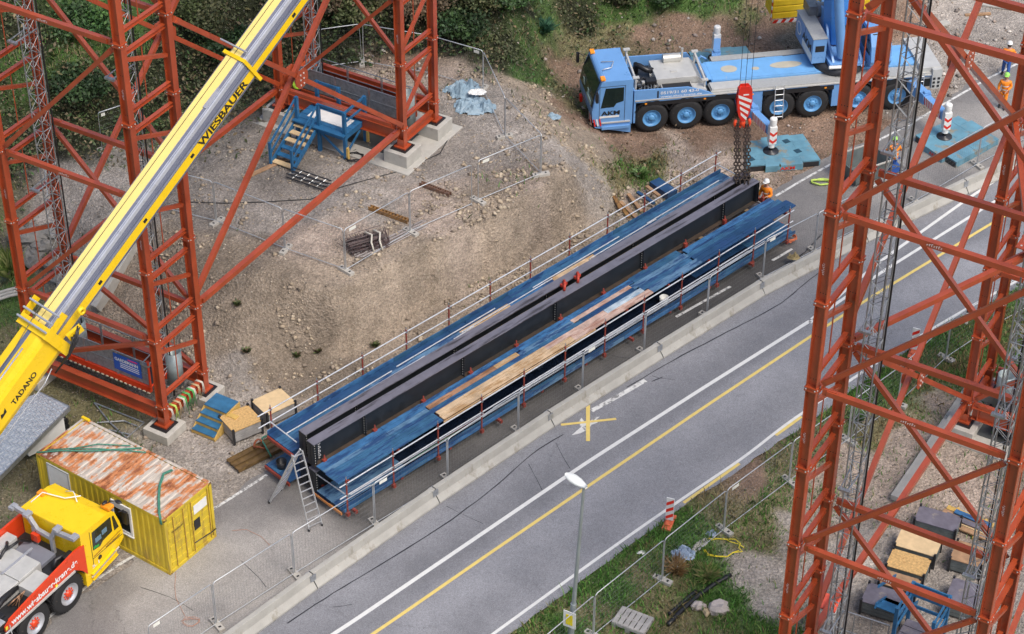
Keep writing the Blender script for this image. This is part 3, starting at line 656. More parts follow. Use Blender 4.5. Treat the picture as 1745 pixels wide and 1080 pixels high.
for k in range(9):      # timber packers carrying the stack
    o2 = g0+U2*(.6+k*2.85); mb = MB(); mb.box((0, 0, .16), (.3, 1.5, .3)); o = mb.build('packing_timber', mat('old_timber', (.2, .14, .08), .8, var=.3, vs=4), bevel=.01); o.location = (o2.x, o2.y, .0); o.rotation_euler = (0, 0, GA)
    tag(o, 'squared timber laid under the dark girders, '+ords[k]+' from the stepladder end', 'timber', 'timbers under the girders')
    mb = MB(); mb.box((0, 0, .1), (.2, 1.2, .21)); o = mb.build('packing_timber', MATS['old_timber']); o.location = (o2.x, o2.y, 1.38); o.rotation_euler = (0, 0, GA); tag(o, 'squared timber between upper and lower girders, '+ords[k]+' from the stepladder end', 'timber', 'timbers between the girders')
# coloured shuttering boards
def bmat(nm, c, r=.5, dk=(.02, .06, .16)): return mat(nm, c, r, var=.3, vs=1.5, dirt=(dk, .49, 2.2, (.4, 2, 1)), dirt2=(tuple(min(1, a*1.5+.06) for a in c), .62, 2.6, (.3, 1.5, 1)), bump=.12, bs=8)
blues = [bmat('board_blue', (.035, .115, .22)), bmat('board_blue_bright', (.045, .15, .32)), bmat('board_blue_dark', (.02, .065, .15), .35), bmat('board_blue_pale', (.10, .2, .32))]
tans = [bmat('board_tan', (.52, .38, .24), .6, (.4, .25, .12)), bmat('board_brown', (.36, .2, .12), .6, (.2, .1, .05)), bmat('board_pink_tan', (.5, .36, .3), .6, (.35, .2, .15)), bmat('board_grey', (.42, .5, .56), .5, (.2, .3, .4))]
wetd = mat('wet_black_film', (.008, .014, .03), .12, var=.5, vs=1.5, dirt=((.1, .14, .2), .62, 1.3, (.4, 1, 1)), spec=.7)
clampred = mat('clamp_red', (.24, .04, .025), .5, var=.3, vs=8)
BM = blues+tans+[wetd]
def boards(t, rows, z, th=.045):       # rows: (x0, x1, y0, y1, material index)
    for x0, x1, y0, y1, mi, *zz in rows:
        mb = MB(); dz = zz[0] if zz else random.uniform(0, .012)
        n = max(1, round((y1-y0)/.16)) if mi != 8 else 1; w_ = (y1-y0)/n
        for k in range(n):
            xa = x0
            while xa < x1-.01:
                xb = min(x1, xa+random.uniform(1.2, 3.2)) if mi != 8 else x1
                if x1-xb < .5: xb = x1
                h = dz+random.uniform(0, .012); mb.bb(xa+.004, xb-.004, y0+k*w_+.004, y0+(k+1)*w_-.006, z+h, z+h+th); xa = xb
        mb.build('board', BM[mi], t)
def rail(t, xs, y, z0, hp, rails, posts_red=True, xr=None, greens=()):
    for k, x in enumerate(xs):
        mb = MB(); mb.tube((x, y, z0-.15), (x, y, z0+hp), .032, 8); mb.box((x, y, z0-.1), (.12, .14, .16)); mb.tube((x, y, z0+hp), (x, y, z0+hp+.12), .02, 6, 1)
        for (dy, zz) in rails[:2]: mb.box((x, y+dy*.5, zz), (.08, .1, .08), 1)
        mb.build('railing_post', [clampred, galv], t)
    for i, (dy, zz) in enumerate(rails):
        mb = MB(); a, b_ = (xr or (xs[0]-.3, xs[-1]+.2)); mb.tube((a, y+dy, zz), (b_, y+dy, zz), .026, 8); mb.build('rail_tube', rtube if i not in greens else gtube, t)
rtube = mat('rail_tube_zinc', (.6, .62, .65), .35, .35, var=.15, vs=6, dirt=((.35, .5, .4), .67, .7, (.3, 1, 1)))
gtube = mat('rail_tube_green', (.25, .5, .33), .4, .2, var=.2)
# local axes of the platforms: x along the girders, y towards the gravel (left)
def plat(label): return thing('work_platform', label, 'work platform', (g0.x, g0.y, 0), GA, 'blue boarded work platforms along the girders')
# upper platform, road side
t = plat('upper blue and tan boarded platform along the road side of the girders')
z = 1.66; yi, yo = -.62, -1.86
segs = [(0.0, 5.0, 'b'), (5.0, 9.5, 't'), (9.5, 11.6, 'b2'), (11.6, 13.0, 'm'), (13.0, 15.9, 't2'), (15.9, 19.2, 'b3'), (19.2, 24.9, 'b4')]
rows = [(0, 5.0, -.92, yi+.06, 1), (.0, 5.0, -1.12, -.92, 3), (-.05, 5.0, yo, -1.12, 0),
 (5.0, 9.9, -.82, yi+.04, 1), (5.05, 8.5, -1.06, -.82, 5), (8.5, 9.7, -1.06, -.82, 4), (5.0, 9.9, -1.3, -1.06, 0), (5.1, 10.7, -1.56, -1.3, 4), (5.05, 11.9, yo+.02, -1.56, 4),
 (9.9, 12.7, -.9, yi+.04, 1), (9.7, 12.6, -1.12, -.9, 3), (9.9, 12.9, -1.3, -1.12, 0), (10.7, 14.0, -1.56, -1.3, 6), (11.9, 13.2, yo, -1.56, 6),
 (12.7, 16.2, -.86, yi+.02, 1), (12.6, 15.9, -1.06, -.86, 6), (12.9, 16.0, -1.3, -1.06, 2), (14.0, 16.1, -1.56, -1.3, 7), (13.2, 16.3, yo, -1.56, 6),
 (16.2, 19.0, -.92, yi+.06, 0), (15.9, 19.1, -1.2, -.92, 3), (16.1, 19.0, -1.5, -1.2, 0), (16.3, 19.2, yo, -1.5, 3),
 (19.2, 24.6, -1.02, -.72, 1), (19.0, 24.8, -1.3, -1.03, 0), (19.1, 25.0, -1.86, -1.3, 2)]
boards(t, rows, z)
for k in range(11):
    x = .4+k*2.4; mb = MB(); mb.bar((x, -.2, z-.1), (x, yo-.02, z-.1), .08, .12); mb.build('bracket', clampred, t)
    mb = MB(); mb.box((x, -.56, z+.03), (.16, .12, .2)); mb.tube((x, -.56, z+.1), (x+.05, -.5, z+.26), .03, 6); mb.build('clamp', clampred, t)
mb = MB(); mb.bar((5.0, yo-.01, z-.05), (13, yo-.01, z-.05), .03, .1); mb.build('edge_board', BM[4], t)
# lower platform, road side
t = plat('lower dark wet platform with railing, next to the concrete barrier')
z = .42; yo = -2.0
boards(t, [(-.1, 24.9, -1.3, -.5, 8), (0, 24.9, -1.72, -1.3, 8), (0, 3.2, -1.72, -.5, 3, .014), (19.5, 24.9, -1.3, -.6, 2, .014), (22.6, 25, -1.72, -.9, 0, .02)], z)
boards(t, [(0, 6, yo, -1.72, 2), (6, 12, yo, -1.72, 0), (12, 18, yo, -1.72, 2), (18, 24.9, yo, -1.72, 0)], z-.03)
for x0, x1, mi in ((0, 4, 0), (4, 9.5, 1), (9.5, 14.5, 3), (14.5, 20, 1), (20, 24.9, 0)):
    mb = MB(); mb.bb(x0, x1-.02, yo-.05, yo-.015, z+.0, z+.16); mb.build('toe_board', BM[mi], t)
xs = [.12+k*2.2 for k in range(12)]
rail(t, xs, yo+.02-.1, z, 1.55, [(0, z+1.35), (0, z+.8)], xr=(-.2, 24.6))
for k, (a, b_, zz, dy, g) in enumerate([(1.5, 9.5, .62, .3, 0), (3.5, 12, .56, .38, 1), (6, 14.5, .7, .25, 0), (12, 20.5, .62, .3, 0), (14.5, 22.5, .58, .4, 0), (17, 24.3, .66, .28, 0), (0.5, 7, .9, .2, 0), (7.5, 15, .95, .12, 0), (15, 22, .9, .16, 0), (2, 8, 1.1, .1, 0)]):
    mb = MB(); mb.tube((a, yo+dy, z+zz-.5), (b_, yo+dy-.08, z+zz-.42), .026, 8); mb.build('loose_tube', gtube if g else rtube, t)
mb = MB(); mb.tube((0.1, -.3, z+.75), (.12, yo-.1, z+.8), .026, 8); mb.build('rail_tube', rtube, t)
mb = MB(); mb.tube((5, yo+.35, z+.2), (7.2, yo+.3, z+.25), .03, 8); mb.build('red_tube', clampred, t)
for k in range(11):
    x = .4+k*2.4; mb = MB(); mb.bar((x, -.3, z-.08), (x, yo-(.25 if k % 3 == 0 else .02), z-.08), .1, .12); mb.build('bracket', clampred, t)
mb = MB(); mb.bar((-.1, -.4, z-.02), (-.1, yo, z-.02), .05, .1); mb.build('edge_board', mat('edge_orange', (.5, .2, .06), .6, var=.2), t)
# upper platform, gravel side
t = plat('upper blue boarded platform with railing, facing the gravel slope')
z = 1.66; yo = 1.95
rows = [(-.15, 24.6, .62, .85, 2), (-.15, 3, .85, 1.2, 0), (3, 7.5, .85, 1.2, 1), (7.5, 12.6, .85, 1.2, 3), (12.6, 17.6, .85, 1.22, 0), (17.6, 24.6, .85, 1.2, 2),
 (-.15, 4, 1.2, 1.6, 0), (4, 9, 1.2, 1.6, 3), (9, 11.6, 1.2, 1.6, 4), (11.6, 14, 1.2, 1.6, 1), (14, 16.4, 1.2, 1.6, 4), (16.4, 20, 1.2, 1.6, 0), (20, 24.6, 1.2, 1.6, 3), (-.15, 12, 1.6, yo, 2), (12, 24.6, 1.6, yo, 0), (20, 24.2, .7, 1.15, 2, .03)]
boards(t, rows, z)
for x0, x1, mi in ((-.15, 6, 1), (6, 12, 0), (12, 18, 1), (18, 24.6, 0)):
    mb = MB(); mb.bb(x0, x1-.02, yo+.015, yo+.05, z-.02, z+.22); mb.build('toe_board', BM[mi], t)
rail(t, [.1+k*2.2 for k in range(12)], yo+.09, z, 1.15, [(0, z+1.05), (0, z+.5)], xr=(-.5, 24.6))
for a, b_, dy in ((.3, 5.5, 1.5), (3.0, 7, 1.3), (5.8, 11, 1.62), (9, 14, 1.45), (13, 18, 1.6), (16, 20, 1.4), (19.5, 24, 1.5), (8.5, 9.6, 1.35), (14.5, 15.3, 1.3)):
    mb = MB(); mb.tube((a, dy, z+.1), (b_, dy+.05, z+.1), .026, 8); mb.build('loose_tube', rtube, t)
mb = MB(); mb.tube((.05, yo+.1, z+.5), (.05, .55, z+.45), .026, 8); mb.build('rail_tube', rtube, t)
mb = MB(); mb.tube((24.4, yo+.1, z+.5), (24.4, .55, z+.5), .026, 8); mb.build('rail_tube', rtube, t)
mb = MB(); mb.bb(-.22, -.16, .5, yo, z-.1, z+.03); mb.build('edge_board', clampred, t)
for k in range(11):
    x = .4+k*2.4; mb = MB(); mb.bar((x, .2, z-.1), (x, yo, z-.1), .1, .14); mb.build('bracket', clampred, t)
# lower platform, gravel side
t = plat('lower blue boarded platform on the gravel side, black bucket standing on it')
z = .42
boards(t, [(-.4, 24.8, .55, 1.2, 2), (-.4, 24.8, 1.2, 1.9, 0)], z)
mb = MB(); mb.bb(-.47, -.41, .5, 1.9, z-.1, z+.03); mb.build('edge_board', clampred, t)
for k in range(11):
    x = .4+k*2.4; mb = MB(); mb.bar((x, .2, z-.1), (x, 1.9, z-.1), .1, .14); mb.build('bracket', clampred, t)
def gl(x, y, z=0): p = g0+U2*x-V2*y; return Vector((p.x, p.y, z))
# yellow rail between the girders, red shackle brackets
mb = MB(); mb.bar((0, 0, 0), (11.5, 0, 0), .07, .07); o = mb.build('guide_rail', mat('dull_yellow', (.42, .28, .03), .5, var=.3)); o.location = gl(8, 0, 2.45); o.rotation_euler = (0, 0, GA); tag(o, 'long dull yellow bar lying between the two upper girders', 'bar')
mb = MB()
for s in (0, .75):
    mb.path([(s, -.28, 0), (s+.05, -.25, .16), (s+.2, -.1, .22), (s+.32, .05, .15), (s+.4, .15, 0)], .055, 8); mb.box((s+.2, -.05, .08), (.3, .12, .1))
o = mb.build('lifting_bracket', mat('bracket_red', (.4, .04, .02), .5, var=.3, vs=9)); o.location = gl(12.9, .05, 2.67); o.rotation_euler = (0, 0, GA); tag(o, 'red lifting bracket clamped across the tops of the girders', 'bracket')
# ================================================================ concrete barrier beside the carriageway
def along(P, s):
    P = [Vector(a) for a in P]
    for i in range(len(P)-1):
        d = (P[i+1]-P[i]).length
        if s <= d or i == len(P)-2: return P[i].lerp(P[i+1], s/d)
        s -= d
BQ = [Vector(a) for a in ((-13.9, 47.0), (-9.1, 52.75), (-3.35, 59.0), (.9, 63.42), (5.5, 67.85), (10.5, 72.7), (13.1, 74.75), (21.3, 81.0), (34, 89.9))]
BQ = resamp(BQ, 60)
barm = mat('barrier_concrete', (.35, .34, .31), .85, var=.12, vs=1.5, dirt=((.25, .23, .19), .56, 1.6, (1, 1, .35)), dirt2=((.5, .4, .15), .72, 3), bump=.3, bs=25)
place = ['at the bottom edge of the photo', 'beside the lowest fence joint', 'in front of the aluminium stepladder', 'beside the near end of the girders', 'next to the yellow road cross', 'beside the tan boards', 'beside the middle of the platforms', 'beside the far half of the platforms', 'beside the white pail', 'with the rope bundle lying against it', 'seen through the right tower\'s legs', 'seen behind the right tower', 'below the far blue mat', 'far piece beyond the right tower', 'farthest piece at the right edge', 'last piece']
tot = sum((BQ[i+1]-BQ[i]).length for i in range(len(BQ)-1)); s = 1.75-3; k = 0
prof = [(-.3, 0), (-.3, .08), (-.13, .3), (-.09, .62), (.09, .62), (.13, .3), (.3, .08), (.3, 0)]
while s+6 < tot and k < 9:
    a = along(BQ, max(0, s)); b_ = along(BQ, s+5.97); d = (b_-a); Lb = d.length; an = math.atan2(d.y, d.x)
    t = thing('concrete_barrier', 'grey concrete road barrier piece '+['with its lower end leaving the photo', 'in front of the lowest fence panels', 'across from the stepladder and girder ends', 'left of the yellow road cross', 'beside the middle of the work platforms', 'beside the far part of the work platforms', 'behind the tall orange leg, beyond the tied ropes', 'under the far blue mat, seen through the right tower', 'at the far right, seen through the right tower'][k], 'road barrier', (a.x, a.y, .006), an, 'concrete barriers along the road')
    mb = MB(); mb.ext([(0, y, z) for y, z in prof], (Lb, 0, 0)); mb.build('barrier_body', barm, t, bevel=.012)
    mb = MB(); mb.bb(Lb-.13, Lb+.13, -.135, -.115, .3, .58); mb.bb(Lb-.13, Lb+.13, .115, .135, .3, .58); mb.build('joint_plate', galv, t)
    s += 6.02; k += 1
# ================================================================ site fences
wirem = mat('fence_wire', (.2, .21, .22), .5, .5)
fram = mat('fence_frame', (.5, .52, .54), .42, .6, var=.15, vs=5)
tagm = mat('fence_tag', (.75, .75, .68), .5)
pmb = MB(); h0, h1, FL = .12, 2.02, 3.45
pmb.tube((0, 0, .02), (0, 0, h1-.12), .021, 6); pmb.tube((FL, 0, .02), (FL, 0, h1-.12), .021, 6)
pmb.path([(0, 0, h1-.14), (.02, 0, h1-.05), (.1, 0, h1), (FL-.1, 0, h1), (FL-.02, 0, h1-.05), (FL, 0, h1-.14)], .021, 6)
pmb.tube((0, 0, h0), (FL, 0, h0), .019, 6)
FR = pmb.build('frame', fram); wmb = MB()
for i in range(1, 27): x = FL*i/27; wmb.tube((x, 0, h0), (x, 0, h1), .0019, 3, cap=False)
for i in range(1, 9): z = h0+(h1-h0)*i/9; wmb.tube((0, .004, z), (FL, .004, z), .0019, 3, cap=False)
WR = wmb.build('mesh_infill', wirem); tmb = MB(); tmb.bb(.25, .6, -.012, -.006, h1-.22, h1-.08); TG = tmb.build('name_tag', tagm)
FEN = thing('site_fence', 'proto', 'site fence'); [setattr(o, 'parent', FEN) for o in (FR, WR, TG)]
fmb = MB(); fmb.box((0, 0, .065), (.72, .23, .13)); fmb.box((.05, 0, .14), (.12, .12, .03)); fmb.box((-.2, 0, .135), (.07, .1, .01), 1); fmb.box((.25, 0, .135), (.07, .1, .01), 1)
FOOT = tag(fmb.build('fence_block', [concrete, blackp], bevel=.01), 'proto', 'fence foot')
used = [0]
def fence(runs, labels, grp, foot_lab, z=None):
    for i in range(len(runs)-1):
        a, b_ = runs[i], runs[i+1]; d = (b_-a); L_ = d.xy.length; an = math.atan2(d.y, d.x); lb = labels[i] if i < len(labels) else labels[-1]
        if not lb: continue
        if used[0] == 0: o = FEN; o.location = a; o.rotation_euler = (0, 0, an); o['label'] = lb; o['group'] = grp
        else: o = dup(FEN, a, an, lb, grp)
        o.scale = ((L_-.06)/FL, 1, 1); dz = b_.z-a.z; o.rotation_euler = (0, -math.atan2(dz, L_), an)
        if (i % 3): [bpy.data.objects.remove(c) for c in list(o.children) if c.name.startswith('name_tag') and o != FEN]
        used[0] += 1
        f = FOOT if used[0] == 1 else FOOT.copy()
        if f is not FOOT: C.objects.link(f)
        f.location = (a.x, a.y, a.z-.01); f.rotation_euler = (0, 0, an+R(90)+random.uniform(-.2, .2)); f['label'] = foot_lab+' '+foots[min(i, len(foots)-1)]; f['group'] = grp+' feet'
foots = ['at the first joint of the row', 'at the second joint of the row', 'at the third joint of the row', 'at the fourth joint of the row', 'at the fifth joint of the row', 'at the sixth joint of the row', 'at the seventh joint of the row', 'at the eighth joint of the row', 'at the ninth joint of the row', 'at the tenth joint of the row', 'at the eleventh joint of the row', 'at the twelfth joint of the row', 'at the thirteenth joint of the row', 'at the fourteenth joint of the row', 'at the fifteenth joint of the row']
def P2(*uv, z=0): return [G(u, v, z) for u, v in uv]
road_run = P2((262, 1140), (370, 1066), (503, 980), (640, 895), (764, 819), (884, 737), (993, 668), (1098, 602), (1205, 540), (1300, 476), (1388, 430), (1470, 388), (1560, 345), (1665, 283), (1745, 240))
fence(road_run, ['galvanised fence panel '+x for x in ('leaving the bottom edge of the photo', 'between yellow truck and barrier', 'in front of the stepladder feet', 'beside the near corner of the lower platform', 'left of the yellow road cross, beside the platform', 'beside the tan boards of the platform', 'beside the middle of the lower platform', 'beside the grey board section', 'beside the white pail', 'at the far end of the lower platform', 'with tied ropes, just left of the tall orange leg', 'behind the tall orange leg', 'behind the right tower near the seated worker', 'in front of the far blue mat', 'at the far right by the road')], 'fence panels beside the road barrier', 'concrete fence foot by the road barrier')
z = PL
pad_run = [Vector((p.x, p.y, PL)) for p in P2((250, 350), (370, 380), (487, 427), (590, 463), (700, 397), (806, 350), z=PL)]
fence(pad_run, ['galvanised fence panel on the gravel pad '+x for x in ('just right of the boom', 'left of the corner with the rebar bundle', 'ending at the front corner of the pad', 'in front of the rebar bundle', 'leaning beside the rusty beam')], 'fence panels around the gravel pad', 'concrete fence foot on the pad front,')
pad2 = [on(815, 344), on(922, 299), on(860, 234), on(823, 154), on(735, 128), on(617, 108), on(530, 120)]
fence(pad2, ['galvanised fence panel '+x for x in ('at the right front corner of the gravel pad', 'on the right edge of the gravel pad', 'right of the grey tarpaulins', 'behind the grey tarpaulins', 'behind the rear legs of the left tower, towards the bushes', 'behind the rear work lift')], 'fence panels around the gravel pad', 'concrete fence foot at the pad rim,')
fence([on(175, 262), on(240, 240)], ['short piece of galvanised fence with yellow tag below the bushes, behind the left tower'], 'fence panels around the gravel pad', 'concrete fence foot below the bushes,')
vrun = [on(900, 1180), on(1012, 1085), on(1129, 990), on(1234, 905), on(1345, 822), on(1445, 752), on(1530, 690), on(1612, 612), on(1690, 560), on(1760, 520)]
fence(vrun, ['galvanised fence panel on the grass verge '+x for x in ('at the bottom edge of the photo', 'behind the wooden pallet', 'beside the crumpled plastic sheet', 'left of the tall orange leg', 'behind the right tower\'s front legs', 'below the second red and white beacon', 'between beacon and rear leg of the right tower', 'right of the second beacon', 'at the far right')], 'fence panels along the grass verge', 'concrete fence foot on the verge,')
# ================================================================ yellow container
cx, cy, ca = -16.81, 59.05, -.6064
t = thing('site_container', 'yellow site office container with rusty white roof, behind the truck cab', 'container', (cx, cy, .0), ca)
CLn, CW, CH = 6.058, 2.438, 2.591
def corr(mb, x0, x1, z0, z1, y, depth, n, mi=0):      # corrugated sheet in XZ plane at y
    vs = []; k = 0; xs = []
    wv = (x1-x0)/n
    for i in range(n): xs += [(x0+i*wv, 0), (x0+i*wv+wv*.35, 0), (x0+i*wv+wv*.5, depth), (x0+i*wv+wv*.85, depth)]
    xs.append((x1, 0))
    for x, d in xs: vs += [(x, y+d, z0), (x, y+d, z1)]
    mb.add(vs, [(2*i, 2*i+2, 2*i+3, 2*i+1) for i in range(len(xs)-1)], mi)
mb = MB()
corr(mb, .12, 5.94, .16, CH-.1, .03, .022, 22); corr(mb, .12, 5.94, .16, CH-.1, CW-.055, .022, 22)
mb.bb(.02, .06, .1, CW-.1, .1, CH-.1); mb.bb(.1, CLn-.1, .1, CW-.1, .1, .16)
mb.build('side_walls', yellow_c, t)
mb = MB()
for x in (.06, CLn-.06):
    for y in (.06, CW-.06): mb.bb(x-.06, x+.06, y-.06, y+.06, .1, CH-.11)
for y in (.06, CW-.06): mb.bb(.12, CLn-.12, y-.055, y+.055, .0, .15); mb.bb(.12, CLn-.12, y-.05, y+.05, CH-.11, CH-.01)
for x in (.06, CLn-.06): mb.bb(x-.055, x+.055, .12, CW-.12, .0, .15); mb.bb(x-.05, x+.05, .12, CW-.12, CH-.11, CH-.01)
for x in (.09, CLn-.09):
    for y in (.08, CW-.08):
        mb.bb(x-.09, x+.09, y-.08, y+.08, 0, .12, 1); mb.bb(x-.09, x+.09, y-.08, y+.08, CH-.12, CH, 1)
mb.build('corner_frame', [yellow_c, mat('container_corner', (.5, .33, .03), .6, var=.3, vs=6, dirt=((.08, .04, .02), .5, 8))], t, bevel=.008)
# rusty corrugated roof
rm = bpy.data.materials.new('rusty_white_roof'); rm.use_nodes = True; tt = rm.node_tree; N = tt.nodes; L = tt.links; b = N['Principled BSDF']; b.inputs['Roughness'].default_value = .65
tc = N.new('ShaderNodeTexCoord')
def nz(sc, st, loc=(0, 0, 0), det=8, rg=.65):
    mp = N.new('ShaderNodeMapping'); mp.inputs['Scale'].default_value = st; mp.inputs['Location'].default_value = loc; L.new(tc.outputs['Object'], mp.inputs[0])
    n = N.new('ShaderNodeTexNoise'); n.inputs['Scale'].default_value = sc; n.inputs['Detail'].default_value = det; n.inputs['Roughness'].default_value = rg; L.new(mp.outputs[0], n.inputs['Vector']); return n.outputs[0]
s1 = nz(1.0, (.8, .62, 1), (.9, 4.2, 0)); s2 = nz(2.2, (3.2, .42, 1), (3, 1, 0)); s3 = nz(9, (1, 1, 1)); s4 = nz(3, (4, .5, 1), (9, 9, 0))
def add2(a, b2):
    m = N.new('ShaderNodeMath'); m.operation = 'ADD'; L.new(a, m.inputs[0]); L.new(b2, m.inputs[1]); return m.outputs[0]
sm = add2(add2(rng_(s1, .25, .75, .05, .95), rng_(s2, .2, .8, .25, .75)), rng_(s3, 0, 1, -.12, .12))
basec = mul((.56, .5, .43, 1), rng_(s4, .35, .7, .62, 1.08)); c1 = mul(basec, (.45, .15, .035, 1), 'MIX', rng_(sm, .98, 1.08, 0, .9)); c1 = mul(c1, (.17, .05, .02, 1), 'MIX', rng_(sm, 1.14, 1.24, 0, .85)); c1 = mul(c1, (.42, .36, .33, 1), 'MIX', rng_(sm, 1.36, 1.39, 0, .8))
L.new(c1, b.inputs['Base Color'])
mb = MB(); n = 24; x0, x1 = .1, CLn-.1; wv = (x1-x0)/n; xs = []
for i in range(n): xs += [(x0+i*wv, 0), (x0+i*wv+wv*.3, 0), (x0+i*wv+wv*.45, .03), (x0+i*wv+wv*.85, .03)]
xs.append((x1, 0)); vs = []
for x, d in xs: vs += [(x, .12, CH-.05+d), (x, CW-.12, CH-.05+d)]
mb.add(vs, [(2*i, 2*i+2, 2*i+3, 2*i+1) for i in range(len(xs)-1)])
mb.bb(.02, CLn-.02, .012, .12, CH-.012, CH+.008); mb.bb(.02, CLn-.02, CW-.12, CW-.012, CH-.012, CH+.008); mb.bb(.02, .1, .12, CW-.12, CH-.012, CH+.008); mb.bb(CLn-.1, CLn-.02, .12, CW-.12, CH-.012, CH+.008)
mb.build('roof', rm, t)
for k, (y0, y1) in enumerate(((.13, CW/2-.01), (CW/2+.01, CW-.13))):
    mb = MB(); X = CLn-.03
    mb.bb(X-.04, X-.01, y0, y1, .17, CH-.13)
    for zz in np.linspace(.3, CH-.45, 6): mb.bb(X-.01, X+.012, y0+.06, y1-.06, zz, zz+.16)
    dl = mb.build('door_leaf', yellow_c, t, bevel=.006)
    mb = MB()
    for yy in (y0+.28, y1-.28) if k == 0 else (y0+.1, y1-.12): mb.tube((X+.04, yy, .14), (X+.04, yy, CH-.12), .016, 6)
    mb.build('locking_bar', mat('bar_rusty_yellow', (.36, .2, .04), .6, var=.4, vs=8), dl)
mb = MB(); mb.bb(X+.012, X+.02, CW/2+.25, CW-.3, 1.75, 2.15); mb.build('white_sign', white, t)
mb = MB(); mb.bb(X+.012, X+.03, CW/2+.2, CW/2+.5, 1.05, 1.5); mb.build('black_plate', blackp, t)
mb = MB(); mb.path([(X+.05, CW/2+.1, .55), (X+.06, CW/2+.5, .5), (X+.06, CW-.3, .42), (X+.05, CW, .4)], .02, 6); mb.build('chain', steel_dk, t)
mb = MB(); mb.bb(.56, 1.5, -.01, .028, .38, 2.36); mb.bb(.5, .56, -.02, .028, .3, 2.42, 1); mb.bb(1.5, 1.56, -.02, .028, .3, 2.42, 1); mb.bb(.56, 1.5, -.02, .028, 2.36, 2.42, 1); mb.build('white_door', [white, mat('frame_grey', (.45, .46, .45), .5)], t)
mb = MB(); wx0, wx1, wz0, wz1 = 3.55, 4.48, .98, 2.3
for a in ((wx0, wx0+.1, wz0, wz1), (wx1-.1, wx1, wz0, wz1), (wx0+.1, wx1-.1, wz0, wz0+.1), (wx0+.1, wx1-.1, wz1-.26, wz1)): mb.bb(a[0], a[1], -.03, .028, a[2], a[3])
mb.bb(wx0-.03, wx1+.03, -.06, .0, wz0-.05, wz0)
wo = mb.build('window', white, t, bevel=.006); mb = MB(); mb.bb(wx0+.1, wx1-.1, .0, .012, wz0+.1, wz1-.26); mb.build('pane', glass_dk, wo)
cb = Vector((cx, cy, 0)); Mc = Matrix.Translation(cb) @ Matrix.Rotation(ca, 4, 'Z')
text('Wiesbauer', .13, (X+.014, .3, 1.75), (0, 1, 0), (0, 0, 1), blackpaint, t, width=.6)
rope = mat('rope_green', (.05, .2, .14), .8, var=.3, vs=10); rope2 = mat('rope_lime', (.45, .6, .12), .8, var=.2, vs=10)
mb = MB()
for dy in (0, .05):
    mb.path([(4.55+dy, CW-.35, CH+.05), (4.45+dy, CW*.72, CH+.06), (4.75+dy, CW*.5, CH+.05), (5.15+dy, CW*.3, CH+.05), (5.65+dy, .2, CH+.05), (5.86+dy, .02, CH+.03), (5.92+dy, -.03, CH-.2)], .028, 6)
o = mb.build('strap', rope); o.matrix_world = Mc; tag(o, 'curved green strap lying across the door end of the container roof', 'strap')
mb = MB(); mb.path([(.05, .02, CH+.05), (.7, .6, CH+.05), (1.6, 1.2, CH+.06), (2.4, 1.9, CH+.05), (2.9, CW-.1, CH+.05)], .03, 6); mb.path([(.9, .8, CH+.09), (1.7, 1.4, CH+.07), (2.7, 2.0, CH+.05), (3.2, 2.25, CH+.05)], .025, 6); mb.path([(.3, .3, CH+.09), (1.0, .95, CH+.07), (1.5, 1.6, CH+.05), (2.5, 2.2, CH+.05)], .022, 6)
o = mb.build('strap', rope); o.matrix_world = Mc; tag(o, 'twisted green straps on the far end of the container roof', 'strap')
mb = MB(); mb.bb(.0, .35, CW-.12, CW-.02, CH+.01, CH+.08)
o = mb.build('ratchet', yellow); o.matrix_world = Mc; tag(o, 'small yellow fitting on the rear corner of the container roof', 'fitting')
# ================================================================ stepladder
la, lb2, lc, ld = G(459, 857), G(480, 835), G(527, 905), G(549, 895)
topz = 3.0; tp = G(506, 771, topz); t = thing('stepladder', 'tall aluminium stepladder leaning open at the near end of the girders', 'stepladder', (tp.x, tp.y, 0))
o0 = Vector((tp.x, tp.y, 0))
def side_frame(b1, b2, tw, nr, nm):
    t1 = tp+(b1-b2).normalized()*tw*.5-o0; t2 = tp-(b1-b2).normalized()*tw*.5-o0; b1 = b1-o0; b2 = b2-o0
    fo = MB(); fo.bar(b1, t1, .028, .075); fo.bar(b2, t2, .028, .075); so2 = fo.build(nm, alu, t)
    for k in range(nr):
        s = (k+.6)/nr; m_ = MB(); m_.bar(b1.lerp(t1, s), b2.lerp(t2, s), .03, .03); m_.build('rung', alu, t)
    for q in (b1, b2): m_ = MB(); m_.box((q.x, q.y, .04), (.07, .09, .08)); m_.build('rubber_foot', blackp, so2)
side_frame(la, lb2, .42, 10, 'rear_rails'); side_frame(lc, ld, .42, 11, 'front_rails')
# bucket on the lower deck, ball-like white cap, white pail
def bucket(name, label, c, r, h, m, cat='bucket'):
    mb = MB(); mb.lathe([(0, 0), (0, r*.78), (h, r), (h, r*.93), (.04, r*.7), (.04, 0)], (0, 0, 0), (0, 0, 1), 18); mb.path([(r*math.cos(a), r*math.sin(a)*.2-r*.9, h-.02-.02*math.sin(a)) for a in np.linspace(0, math.pi, 9)], .008, 5)
    o = mb.build(name, m); o.location = c; return tag(o, label, cat)
bucket('bucket', 'black bucket on the blue boards beside the stepladder top', gl(-.1, 1.35, .48), .2, .32, blackp)
bucket('bucket', 'white pail standing on the lower platform beside the railing', gl(17.25, -1.6, .48), .19, .36, white)
mb = MB(); mb.sphere((0, 0, .13), .17, 8, 0, (1, 1, .8)); o = mb.build('hard_hat', white); o.location = gl(1.95, 2.3, .9); tag(o, 'round white hard hat lying behind the gravel side railing', 'hard hat')
